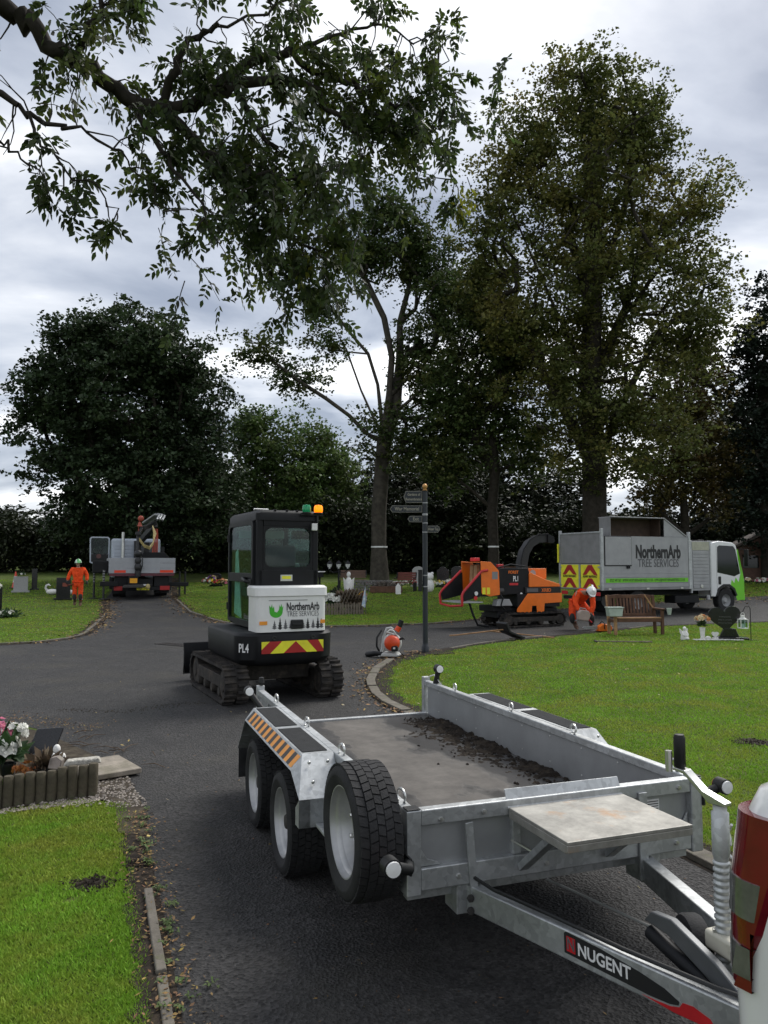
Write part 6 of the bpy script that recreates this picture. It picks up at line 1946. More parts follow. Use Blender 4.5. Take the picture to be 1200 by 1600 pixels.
def finger(x0, x1, z, h, txt, size, xs):
    s = -1 if x1 < x0 else 1
    tip = x1
    poly = [(x0, z - h / 2), (x1 - s * .05, z - h / 2), (tip, z), (x1 - s * .05, z + h / 2), (x0, z + h / 2)]
    a = MB().prism(poly, -.012, .012, 'y').build('sign_arm', POSTM, sg, bevel=.003)
    inn = [(x0 + s * .006, z - h / 2 + .008), (x1 - s * .054, z - h / 2 + .008), (tip - s * .012, z), (x1 - s * .054, z + h / 2 - .008), (x0 + s * .006, z + h / 2 - .008)]
    inn2 = [(x0 + s * .012, z - h / 2 + .013), (x1 - s * .057, z - h / 2 + .013), (tip - s * .02, z), (x1 - s * .057, z + h / 2 - .013), (x0 + s * .012, z + h / 2 - .013)]
    ring(inn, inn2, -.0135, -.0122, 'y', 'sign_border', GOLDT, a)
    k = len(txt)
    for i, t_ in enumerate(txt):
        text(t_, size, GOLDT, a, RX, UZ, ((x0 + x1) / 2 + s * -.02, -.0128, z + ((k - 1) / 2 - i) * size * 1.25), xs, .001)


finger(-.05, -.43, 3.06, .24, ['Gardens of', 'Remembrance'], .075, .75)
finger(-.05, -.70, 2.82, .145, ['War Memorial'], .095, .85)
finger(-.05, -.35, 2.62, .13, ['Exit'], .09, .85)
finger(.05, .31, 2.42, .14, ['Water Tap'], .075, .62)
MB().box(-.135, -.058, -.05, .05, 1.20, 1.60).box(-.14, -.056, -.055, .055, 1.60, 1.62).build('post_box', BLACKPL, sg, bevel=.006)
mnd = [(.81 + .55 * math.cos(a) * rng.uniform(.7, 1.1) + .15, 15.1 + .30 * math.sin(a) * rng.uniform(.7, 1.1)) for a in [2 * PI * i / 16 for i in range(16)]]
sheet('soil_patch', mnd, .012, SOILM, 'bare earth round the foot of the finger post')

# ------------------------------------------------------------------ backpack leaf blower
bl = thing('backpack_blower', 'orange and white backpack leaf blower standing on the path', 'leaf blower', (.13, 14.45, .005), R(-12))
WFR = M('off_white_plastic', (.52, .52, .50), .5, 0, .12, 6)
ORED = M('orange_red_plastic', (.72, .07, .015), .4, 0, .1)
MB().tube([(-.20, -.10, .03), (-.22, .05, .03), (-.20, .12, .1), (-.17, .13, .35), (-.10, .12, .52), (-.02, .10, .53), (.02, .10, .5)], .025, 8).build('back_frame', WFR, bl, smooth=50)
MB().tube([(-.02, -.02, .50), (.06, -.06, .49), (.13, -.08, .40), (.05, -.1, .44), (-.06, -.08, .46), (-.02, -.02, .50)], .018, 7).build('carry_handle', WFR, bl, smooth=50)
MB().prism([(-.17, .02), (.16, .02), (.19, .06), (.12, .085), (-.15, .085)], -.16, .16, 'y').build('foot_frame', WFR, bl, bevel=.02)
MB().lathe([(0, -.06), (.12, -.055), (.175, -.01), (.18, .06), (.15, .12), (0, .13)], (.02, -.02, .26), 'y', 24).build('fan_housing', WFR, bl, smooth=45)
MB().lathe([(0, -.18), (.06, -.175), (.12, -.15), (.145, -.10), (.145, -.05), (0, -.05)], (.04, -.02, .27), 'y', 22).build('engine_cover', ORED, bl, smooth=45)
MB().box(.04, .16, -.20, -.10, .12, .23).build('starter_cover', BLACKPL, bl, bevel=.02)
MB().box(.08, .12, -.204, -.2, .17, .20).build('white_badge', WHITET, bl)
MB().tube([(.10, .04, .48), (.15, .05, .56)], [.055, .05], 14).build('clamp_ring', ORED, bl, smooth=40)
MB().tube([(.15, .05, .56), (.19, .06, .68)], [.048, .05], 14).build('elbow_tube', BLACKPL, bl, smooth=40)
MB().tube([(-.15, -.06, .06), (-.28, -.08, .07), (-.40, -.04, .05), (-.46, .02, .04)], [.04, .05, .055, .05], 10).build('blower_tube', BLACKPL, bl, smooth=50)
MB().tube([(-.20, .10, .48), (-.27, .0, .35), (-.27, -.02, .2), (-.22, .02, .08)], .02, 6).build('shoulder_strap', BLACKPL, bl, smooth=50)
MB().tube([(.16, -.02, .33), (.24, -.04, .36), (.26, -.02, .34)], [.02, .025, .015], 8).build('throttle_grip', BLACKPL, bl, smooth=50)
MB().tube([(.18, -.05, .1), (.25, -.06, .05), (.28, -.02, .01)], .008, 5).build('cable', BLACKPL, bl)

# ------------------------------------------------------------------ corner grave by the path, left foreground
le = thing('log_edging', 'row of short upright dark wooden logs edging the corner grave', 'edging', (-2.2, 5.92, 0))
ux = Vector((-.885, -.467, 0))
for i in range(26):
    p = ux * (.0 + i * .072)
    h = .23 + rng.uniform(-.012, .012)
    tl = rng.uniform(-.035, .035) * .5
    MB().lathe([(.037, -.02), (.038, .1), (.036, h - .01), (.030, h), (0, h + .002)], (0, 0, 0), 'z', 12).build('log', LOGWOOD, le, smooth=50, loc=p, rot=(rng.uniform(-.03, .03) - .03, tl, 0))
sl = thing('stone_slab', 'tilted pale stone slab at the corner of the log edged grave', 'slab', (-2.42, 6.52, .02), R(38))
MB().box(-.24, .30, -.30, .26, 0, .045).build('slab', M('pale_slab', (.24, .21, .17), .9, 0, .3, 9, .4, 60, col2=(.12, .11, .07), c2pos=(.52, .7)), sl, bevel=.01)
MB().box(-.30, -.255, -.3, .3, 0, .05).build('slab_edge', CONC, sl, bevel=.008)
pf = thing('pebble_block', 'white pebbled concrete block lying beside the log edging', 'block', (-2.33, 6.08, .19), R(20))
MB().prism([(-.15, 0), (.13, .01), (.11, .05), (-.12, .045)], -.045, .045, 'y').build('block', M('pebbledash', (.42, .40, .35), .9, 0, .5, 55, 1.0, 70), pf, bevel=.012)
ul = thing('white_stone', 'pale rough stone propped inside the log edging', 'stone', (-2.56, 6.10, .16))
MB().prism([(-.05, 0), (.05, -.01), (.06, .06), (.02, .09), (-.03, .08)], -.03, .035, 'y').build('stone', PEBBLE, ul, bevel=.006)
# turf square and loose soil inside
tag(np_mesh('plot_turf', blades(np.stack([G.uniform(-3.4, -2.75, 7000), G.uniform(5.8, 6.3, 7000)], 1), 1.2) + np.array([0, 0, .02]), 3, BLADE), 'small patch of grass inside the log edged grave', 'grass', kind='stuff')
# pots and flowers
def pot(name, label, loc, r, h, mat, cat='pot', tilt=(0, 0, 0)):
    o = thing(name, label, cat, loc)
    o.rotation_euler = tilt
    MB().lathe([(r * .7, 0), (r * .75, .01), (r, h * .85), (r * 1.06, h * .86), (r * 1.06, h), (r * .95, h), (r * .85, h * .75), (0, h * .7)], (0, 0, 0), 'z', 20).build('pot', mat, o, smooth=40)
    return o
BP = pot('black_bowl', 'low black plastic bowl with pale pebbles in the corner grave', (-2.86, 6.62, .03), .13, .10, BLACKPL, 'bowl')
for i in range(6):
    MB().ell((rng.uniform(-.08, .08), rng.uniform(-.08, .08), .09), rng.uniform(.014, .022), 7, 5).build('pebble', STONE_W, BP)
bk = thing('black_plaque', 'tilted black memorial plaque behind the black bowl', 'plaque', (-2.98, 6.72, .03), R(20))
m = MB().box(-.11, .11, -.012, .012, 0, .28); m.v = [(x + z * .35, y + z * .3, z) for x, y, z in m.v]; m.build('plaque', GRANITE_B, bk, bevel=.01)
for (x, y, z, lab) in ((-2.82, 6.74, .15, 'upper white ball ornament beside the black plaque'), (-2.74, 6.66, .10, 'lower white ball ornament above the black bowl')):
    o = thing('ball_ornament', lab, 'ornament', (x, y, 0))
    MB().ell((0, 0, z), (.032, .032, .042), 10, 8).tube([(0, 0, 0), (0, 0, z - .02)], .006, 5).build('ball', STONE_W, o, smooth=60)
li = pot('lily_pot', 'pot of white lilies in the corner grave', (-3.02, 6.28, .03), .06, .12, BLACKPL, 'flowers')
leaf_mass('leaves', li, (0, 0, .16), (.10, .10, .16), 130, STEMG, .13, 21)
flower_mass('lily_blooms', li, (-.03, -.02, .21), (.12, .10, .14), 20, PET['white'], .060, 22)
pkf = pot('pink_flower_pot', 'pink and white blooms at the left edge of the corner grave', (-3.35, 6.85, .03), .07, .14, BLACKPL, 'flowers')
leaf_mass('leaves', pkf, (0, 0, .18), (.12, .12, .12), 110, STEMG, .09, 23)
flower_mass('pink_blooms', pkf, (-.04, 0, .24), (.14, .12, .12), 24, PET['pink'], .036, 24)
flower_mass('white_blooms', pkf, (.10, 0, .22), (.13, .11, .11), 24, PET['white'], .036, 25)
dry = pot('withered_planter', 'dark square planter of withered orange flowers behind the log edging', (-2.68, 6.17, .03), .11, .13, BLACKPL, 'planter')
leaf_mass('dry_stems', dry, (0, 0, .10), (.13, .12, .10), 200, DRYTWIG, .10, 26)
flower_mass('dry_blooms', dry, (-.10, -.06, .11), (.10, .06, .06), 12, PET['orange'], .035, 27)
blp = thing('blue_ornament', 'small pale blue ornament at the left edge of the corner grave', 'ornament', (-3.12, 6.10, .03))
MB().lathe([(.05, 0), (.055, .03), (.04, .08), (.045, .12), (.02, .15), (0, .155)], (0, 0, 0), 'z', 12).build('ornament', M('pale_blue_glaze', (.22, .40, .55), .3), blp, smooth=50)
TWIGM = M('fallen_twig', (.09, .062, .04), .9, 0, .3)
for i in range(14):
    x, y = rng.uniform(-3.1, -1.9), 0
    y = 6.9 + (-2.3 - x) * 1.0 + rng.uniform(-.1, .45)
    a = rng.uniform(0, PI); L = rng.uniform(.10, .28)
    o = MB().tube([(-L / 2, 0, .012), (0, rng.uniform(-.03, .03), .028), (L / 2, 0, .012)], [.004, .0045, .002], 5).build('fallen_twig', TWIGM, None, loc=(x, y, .004), rot=(0, 0, a))
    tag(o, 'thin dry twig fallen on the tarmac by the corner grave', 'twig', 'twigs fallen by the corner grave')

# ------------------------------------------------------------------ picket edged plot beyond the path
PX, PY = -1.35, 26.3
pkt = thing('picket_fence', 'low weathered picket fence round a planted grave behind the excavator', 'fence', (PX, PY, tz(PY)), R(22))
for i in range(15):
    h = .40 + rng.uniform(-.03, .03)
    MB().prism([(-.035, 0), (.035, 0), (.035, h - .04), (0, h), (-.035, h - .04)], -.012, .012, 'y').build('picket', WOOD_GREY, pkt, loc=(-.75 + i * .10, 0, 0), rot=(0, rng.uniform(-.04, .04), 0))
MB().box(-.8, .72, .013, .035, .10, .14).box(-.8, .72, .013, .035, .27, .31).build('rail', WOOD_GREY, pkt)
for i in range(10):
    MB().prism([(-.035, 0), (.035, 0), (.035, .36), (0, .40), (-.035, .36)], -.012, .012, 'x').build('picket', WOOD_GREY, pkt, loc=(.72, .12 + i * .10, 0))
lt = thing('lattice_trellis', 'leaning wooden lattice with dead stems inside the picket plot', 'trellis', (PX + .25, PY + .25, tz(PY) + .25), R(22))
for i in range(8):
    MB().bar((-.5 + i * .13, 0, .05), (-.2 + i * .13, .12, .62), .02, .012).build('lattice_slat', WOOD_GREY, lt)
    MB().bar((-.2 + i * .13, .03, .05), (-.5 + i * .13, .15, .62), .02, .012).build('lattice_slat', WOOD_GREY, lt)
sb_ = thing('dead_shrub', 'tangle of dead brown stems in the picket plot', 'shrub', (PX + .1, PY + .6, tz(PY)))
leaf_mass('stems', sb_, (0, 0, .35), (.7, .35, .5), 900, DRYTWIG, .22, 31)
leaf_mass('leaves', sb_, (0, .1, .2), (.8, .4, .4), 260, STEMG, .12, 32)
wf = thing('white_flowers', 'white artificial flowers massed at the left of the picket plot', 'flowers', (PX - .45, PY + .3, tz(PY)))
leaf_mass('leaves', wf, (0, 0, .3), (.3, .2, .3), 120, STEMG, .12, 33)
flower_mass('blooms', wf, (0, 0, .45), (.32, .2, .3), 34, PET['white'], .085, 34)
lp = thing('lantern_post', 'black three headed ornamental lantern post in the picket plot', 'lamp post', (PX - .25, PY + .9, tz(PY)))
MB().lathe([(.10, 0), (.10, .05), (.05, .10), (.035, .2), (.03, 1.55)], (0, 0, 0), 'z', 12).build('post', BLACKP, lp, smooth=40)
MB().tube([(-.32, 0, 1.52), (-.2, 0, 1.42), (0, 0, 1.45), (.2, 0, 1.42), (.32, 0, 1.52)], .018, 6).build('arm', BLACKP, lp, smooth=50)
LGL = M('frosted_lantern_glass', (.55, .56, .55), .4)
for x in (-.32, 0, .32):
    h = MB().lathe([(.05, 1.53), (.085, 1.72), (.11, 1.73), (.06, 1.79), (.02, 1.83), (0, 1.85)], (x, 0, 0), 'z', 6).build('lantern_head', BLACKP, lp)
    MB().lathe([(.045, 1.545), (.088, 1.715)], (x, -.006, 0), 'z', 6).build('lantern_glass', LGL, h)
st = thing('white_statue', 'tall white draped figure statue beside the lantern post', 'statue', (PX + .10, PY + 1.0, tz(PY)))
MB().lathe([(.16, 0), (.17, .04), (.12, .3), (.11, .7), (.13, 1.0), (.11, 1.15), (.05, 1.25)], (0, 0, 0), 'z', 14).build('draped_body', STONE_W, st, smooth=50)
MB().ell((0, 0, 1.35), (.075, .08, .10)).build('head', STONE_W, st, smooth=60)
MB().prism([(.0, .5), (.16, .75), (.20, 1.25), (.10, 1.15), (.02, .95)], .04, .07, 'y').prism([(-.0, .5), (-.16, .75), (-.20, 1.25), (-.10, 1.15), (-.02, .95)], .04, .07, 'y').build('wings', STONE_W, st, bevel=.01)
bs = thing('black_shrub', 'dark clipped shrub under the lantern post', 'shrub', (PX - .35, PY + 1.3, tz(PY)))
leaf_mass('leaves', bs, (0, 0, .2), (.35, .3, .9), 900, M('very_dark_leaf', (.012, .018, .010), .8, 0, .3, island=.3), .12, 36)
rf_ = thing('red_yellow_flowers', 'red and yellow flowers in a pot right of the white statue', 'flowers', (PX + .50, PY + 1.2, tz(PY)))
leaf_mass('leaves', rf_, (0, 0, .4), (.22, .2, .3), 100, STEMG, .12, 37)
flower_mass('red_blooms', rf_, (0, 0, .6), (.2, .18, .18), 12, PET['red'], .07, 38)
flower_mass('yellow_blooms', rf_, (.05, -.05, .6), (.2, .18, .18), 8, PET['yellow'], .07, 39)
fl = thing('garden_flag', 'narrow pale blue and white cloth flag at the right corner of the picket plot', 'flag', (PX + .72, PY + .2, tz(PY)))
MB().tube([(0, 0, 0), (0, 0, 1.02)], .01, 6).build('pole', WOOD_GREY, fl)
MB().prism([(-.14, .30), (-.02, .22), (.03, .5), (.0, .98), (-.05, .80)], -.004, .004, 'y').build('cloth', M('blue_white_cloth', (.36, .47, .60), .8, 0, .2, 6, col2=(.65, .66, .66), c2pos=(.5, .55), c2s=7), fl)
fb = thing('blue_white_bag', 'pale blue and white wrapped bundle just right of the excavator', 'bundle', (PX - .78, PY + .2, tz(PY)))
MB().prism([(-.10, 0), (.16, 0), (.10, .5), (.0, .95), (-.08, .6)], -.06, .06, 'y').build('bundle', M('pale_blue_wrap', (.46, .54, .62), .6, 0, .2, 5), fb, bevel=.03)
bh = thing('bird_table', 'white roofed bird table on a black post behind the excavator', 'bird table', (PX - .95, PY + 1.2, tz(PY)))
MB().tube([(0, 0, 0), (0, 0, 1.25)], .04, 8).build('post', BLACKP, bh)
MB().box(-.16, .16, -.14, .14, 1.25, 1.28).box(-.13, .13, -.1, .1, 1.281, 1.42).build('box', BLACKP, bh)
MB().prism([(-.2, 1.43), (.2, 1.43), (.2, 1.46), (-.2, 1.46)], -.17, .17, 'y').build('roof', STONE_W, bh)

# ------------------------------------------------------------------ rows of graves farther back
def headstone(label, x, y, w, h, mat, rz=0, shape='arch', base=True, cat='headstone'):
    o = thing('headstone', label, cat, (x, y, tz(y)), rz)
    if shape == 'arch':
        poly = [(-w / 2, 0), (w / 2, 0), (w / 2, h * .75)] + [(w / 2 * math.cos(a), h * .75 + h * .25 * math.sin(a)) for a in [PI * i / 10 for i in range(1, 10)]] + [(-w / 2, h * .75)]
    elif shape == 'ogee':
        poly = [(-w / 2, 0), (w / 2, 0), (w / 2, h * .82), (w * .36, h * .84), (w * .2, h * .97), (0, h), (-w * .2, h * .97), (-w * .36, h * .84), (-w / 2, h * .82)]
    else:
        poly = [(-w / 2, 0), (w / 2, 0), (w / 2, h), (-w / 2, h)]
    m = MB().prism(poly, -.05, .05, 'y')
    m.v = [(a, b_, c + .08) for a, b_, c in m.v]
    m.build('stone', mat, o, bevel=.01)
    if base: MB().box(-w / 2 - .08, w / 2 + .08, -.16, .14, 0, .08).build('base', mat, o, bevel=.01)
    return o


def bunch(label, x, y, cols, r=.25, h=.45, n=14, seed=0, size=.07, group=None, z=0):
    o = thing('flower_bunch', label, 'flowers', (x, y, tz(y) + z), 0, group)
    leaf_mass('leaves', o, (0, 0, h * .5), (r, r, h * .6), 60, STEMG, .12, seed)
    for k, c in enumerate(cols):
        flower_mass(c + '_blooms', o, (0, 0, h * .7), (r, r, h * .4), n // len(cols), PET[c], size, seed + k + 1)
    return o


h0 = headstone('square pale speckled headstone on the left lawn beside the traffic cone', -17.05, 36.2, .62, .66, GRANITE_G, R(20), 'sq')
headstone('dark headstone behind the pale square one on the left lawn', -16.95, 37.4, .25, .95, GRANITE_B, R(20), 'sq')
headstone('dark headstone standing behind the walking worker', -13.55, 32.6, .55, .85, GRANITE_B, R(14), 'sq')
bunch('white flowers on top of the pale square headstone', -17.0, 36.15, ['white'], .16, .16, 8, 41, .05, z=.74)
for i, (dx, dy, h_) in enumerate(((0, 0, .95), (.42, .7, .85), (.62, 1.6, .85))):
    headstone(('nearest black headstone at the left edge of the photo', 'second black headstone from the left edge', 'third black headstone from the left edge')[i], -12.75 + dx - i * .55, 24.9 + dy, .22 if i else .45, h_, GRANITE_B, R(28), 'sq')
bunch('white flowers on the black headstones at the left edge', -12.72, 25.2, ['white'], .22, .3, 14, 44, .07, z=.75)
bunch('low white flowers at the foot of the black headstones', -12.0, 24.6, ['white'], .25, .22, 12, 46, .06)
sb2 = thing('small_shrub', 'low dark plants at the foot of the black headstones', 'plants', (-12.15, 25.0, tz(25)))
leaf_mass('leaves', sb2, (0, 0, 0), (.55, .5, .3), 420, STEMG, .12, 47)
cn = thing('traffic_cone', 'red and white traffic cone behind the left graves', 'traffic cone', (-18.35, 38.4, tz(38.4)))
CR = M('cone_red', (.62, .06, .03), .5)
MB().box(-.22, .22, -.22, .22, 0, .04).build('foot', BLACKPL, cn, bevel=.01)
MB().lathe([(.17, .04), (.125, .30)], (0, 0, 0), 'z', 20).build('cone_base', CR, cn, smooth=40)
MB().lathe([(.125, .30), (.07, .60)], (0, 0, 0), 'z', 20).build('white_band', WHITET, cn, smooth=40)
MB().lathe([(.07, .60), (.03, .82), (.025, .83), (0, .83)], (0, 0, 0), 'z', 20).build('cone_top', CR, cn, smooth=40)
for i, (x, y) in enumerate(((-15.05, 35.0), (-14.2, 34.7))):
    o = thing('swan_planter', ('left white swan planter behind the walking worker', 'right white swan planter beside the worker')[i], 'ornament', (x, y, tz(y)), R(20))
    MB().ell((0, 0, .13), (.26, .15, .13)).build('body', STONE_W, o, smooth=60)
    MB().tube([(-.18, 0, .15), (-.28, 0, .30), (-.25, 0, .42), (-.16, 0, .46), (-.08, 0, .40)], [.06, .045, .04, .045, .025], 8).build('neck', STONE_W, o, smooth=60)
bunch('tuft of yellow green plants between the swan planters', -14.7, 35.6, ['yellow'], .6, .4, 8, 49, .04)

cols = ['white', 'red', 'pink', 'yellow', 'cream', 'purple', 'peach']
n_b = 0
for i in range(20):            # colourful strip between crane truck and excavator
    x = -9.0 + i * .24 + rng.uniform(-.06, .06); y = 38.6 + rng.uniform(-.5, .6)
    c = [cols[(i * 3 + 1) % 7], cols[(i * 5) % 7]]
    bunch('colourful grave flowers in the strip between crane truck and excavator', x, y, c, .24, .42 + rng.uniform(-.1, .15), 16, 60 + i * 4, .075, 'flowers between crane truck and excavator')
for i in range(5):
    headstone('low grave marker among the flowers left of the excavator', -8.6 + i * .95, 39.6, .5, .6 + .1 * (i % 2), (GRANITE_B, STONE_W, GRANITE_G)[i % 3], 0, 'arch')['group'] = 'markers among the flowers left of the excavator'
# grave row right of the mid tree
rows = [(0.95, 37.6, 'white'), (1.35, 38.2, 'red'), (1.9, 37.5, 'white'), (2.35, 38.1, 'cream'), (2.75, 37.6, 'yellow'), (3.25, 38.2, 'white'), (3.9, 37.8, 'white'), (4.4, 38.3, 'pink'), (-.9, 37.4, 'pink'), (-.45, 37.2, 'white'), (.1, 37.5, 'cream'), (.5, 37.1, 'peach'), (5.0, 37.6, 'white'), (5.6, 38.2, 'red')]
for i, (x, y, c) in enumerate(rows):
    bunch('pale grave flowers in the row behind the finger post', x, y, [c, 'white'], .26, .42, 16, 160 + i * 4, .08, 'flowers in the row behind the finger post')
for i, (x, y, mt, sh_, lab) in enumerate(((3.0, 39.2, GRANITE_B, 'ogee', 'black headstone just right of the finger post'), (3.75, 39.6, GRANITE_B, 'arch', 'black arched headstone left of the chipper feed tray'), (4.5, 39.3, GRANITE_B, 'sq', 'square black headstone behind the chipper feed tray'), (1.75, 39.4, GRANITE_G, 'arch', 'grey arched headstone left of the finger post'), (5.4, 39.4, GRANITE_B, 'ogee', 'black headstone above the chipper hopper'))):
    headstone(lab, x, y, .62, .95, mt, 0, sh_)
o = thing('white_marker_stone', 'small white pointed marker in front of the red brown bench', 'marker', (.65, 35.2, tz(35.2)))
MB().prism([(-.12, 0), (.12, 0), (.12, .35), (0, .52), (-.12, .35)], -.05, .05, 'y').build('stone', STONE_W, o, bevel=.01)
wb = thing('white_teddy_statue', 'rounded white statue left of the finger post', 'statue', (2.15, 36.3, tz(36.3)))
MB().ell((0, 0, .3), (.22, .2, .32)).ell((0, -.02, .72), (.19, .18, .19)).ell((.12, 0, .88), .07).ell((-.12, 0, .88), .07).build('body', STONE_W, wb, smooth=60)


def far_bench(label, x, y, rz, L, mat):
    o = thing('park_bench', label, 'bench', (x, y, tz(y)), rz)
    for s in (-1, 1):
        MB().box(s * L / 2 - .03, s * L / 2 + .03, -.02, .45, 0, .42).build('leg', BLACKP, o, bevel=.008)
        MB().tube([(s * L / 2, .0, .62), (s * L / 2, .42, .64), (s * L / 2, .5, .9)], .025, 6).build('arm', BLACKP, o)
    for i in range(4): MB().box(-L / 2, L / 2, .0 + i * .11, .095 + i * .11, .42, .45).build('seat_slat', mat, o)
    for i in range(4): MB().box(-L / 2, L / 2, .47 + i * .02, .49 + i * .02, .52 + i * .10, .605 + i * .10).build('back_slat', mat, o)
    return o


far_bench('brown slatted park bench left of the tree trunk', -1.55, 38.2, 0, 1.3, M('brown_bench_slats', (.12, .07, .05), .7))
far_bench('red brown park bench right of the tree trunk', .95, 36.6, R(-18), .95, M('red_bench_slats', (.14, .035, .025), .7))
far_bench('dark far bench behind the chipper', 7.3, 41.5, 0, 1.5, WOOD_BENCH)
pw = thing('stone_planter', 'dry stone planter wall at the foot of the tree trunk', 'planter', (-.55, 36.9, tz(36.9)))
STN = M('rubble_stone', (.13, .125, .115), .9, 0, .35, 7, .5, 20, island=.4)
for r_ in range(4):
    for i in range(9):
        MB().obox((-.85 + i * .20 + (r_ % 2) * .09 + rng.uniform(-.02, .02), rng.uniform(-.015, .015), .08 + r_ * .125), (.185 + rng.uniform(-.02, .015), .22, .115)).build('stone', STN, pw, bevel=.02)
lpl = thing('low_planter', 'long low dark planter with pale plants before the tree trunk', 'planter', (.1, 36.0, tz(36)))
MB().box(-.75, .75, -.2, .2, 0, .30).build('trough', WOOD_BENCH, lpl, bevel=.02)
leaf_mass('plants', lpl, (0, 0, .3), (.75, .2, .3), 420, M('greyish_plants', (.14, .12, .10), .8, 0, .4, island=.5), .12, 300)
# graves far right, by the shed
for i in range(6):
    bunch('pale grave flowers right of the tipper truck cab', 18.6 + i * .42, 39.5 + rng.uniform(-.4, .4), ['white', 'pink' if i % 2 else 'cream'], .25, .42, 16, 320 + i * 4, .08, 'flowers right of the truck cab')
shd = thing('brick_shed', 'small dark gabled shed beyond the tipper truck', 'shed', (21.6, 43.5, tz(43.5)), R(-12))
BRK = M('dark_brick', (.10, .055, .04), .85, 0, .3, 9)
MB().box(-1.9, 1.9, -1.2, 1.6, 0, 1.75).build('wall', BRK, shd)
MB().prism([(-2.05, 1.75), (0, 2.75), (2.05, 1.75), (2.05, 1.86), (0, 2.88), (-2.05, 1.86)], -1.4, 1.8, 'y').build('roof', M('slate', (.09, .07, .06), .8, 0, .3, 6), shd)
MB().prism([(-1.88, 1.752), (1.88, 1.752), (0, 2.70)], -1.19, -1.15, 'y').build('gable', BRK, shd)
MB().box(-.2, 1.1, -1.23, -1.201, 0, 1.6).build('doorway', BLACKT, shd)
MB().box(-1.5, -.7, -1.23, -1.201, .7, 1.4).build('window', GLASS_D, shd)
# trees' white survey tape comes with the trees

# ------------------------------------------------------------------ trees
def frustums(segs, n_big=7):
    """segs: list of (p, q, rp, rq). Returns MB of tapered limbs."""
    b = MB()
    for p, q, r0, r1 in segs:
        n = n_big if r0 > .06 else (5 if r0 > .02 else 3)
        b.tube([p, q], [r0, r1], n, cap=False)
    return b


def leaf_quads(P, size, g, droop=.3, flat_=1.1, asp=.42):
    n = len(P)
    d = g.normal(size=(n, 3)); d[:, 2] = d[:, 2] * .6 - droop; d /= np.linalg.norm(d, axis=1)[:, None]
    u = g.normal(size=(n, 3)) * .7; u[:, 2] += flat_
    s = np.cross(d, u); s /= np.linalg.norm(s, axis=1)[:, None] + 1e-9
    L = size * (.6 + .8 * g.random((n, 1)))
    w = L * asp
    return np.stack([P - d * L * .5, P + s * w - d * L * .05, P + d * L * .5, P - s * w - d * L * .05], 1).reshape(-1, 3)


def grow(nodes, targets, g, step=.9, wig=.12, up=.25):
    """Attach every target to the nearest limb; nodes: list of [pos, parent]."""
    pos = [np.array(p) for p, _ in nodes]; par = [q for _, q in nodes]
    tips = []
    base = pos[0]
    order = np.argsort(np.linalg.norm(targets - np.mean(pos, axis=0), axis=1))
    for ti in order:
        t = targets[ti]
        A = np.array(pos)
        dv = t - A
        dist = np.linalg.norm(dv, axis=1)
        cost = dist + np.maximum(0, -(dv[:, 2])) * 1.2 + np.where(A[:, 2] < base[2] + 1.5, 6, 0)
        k = int(np.argmin(cost))
        cur, idx = pos[k], k
        m = max(1, int(dist[k] / step))
        sag = g.normal(size=3) * wig * dist[k]
        for s in range(1, m + 1):
            f = s / m
            p = cur + (t - cur) * f + sag * math.sin(PI * f) + np.array([0, 0, up * dist[k] * .25 * math.sin(PI * f)])
            pos.append(p); par.append(idx); idx = len(pos) - 1
        tips.append(idx)
    return pos, par, tips


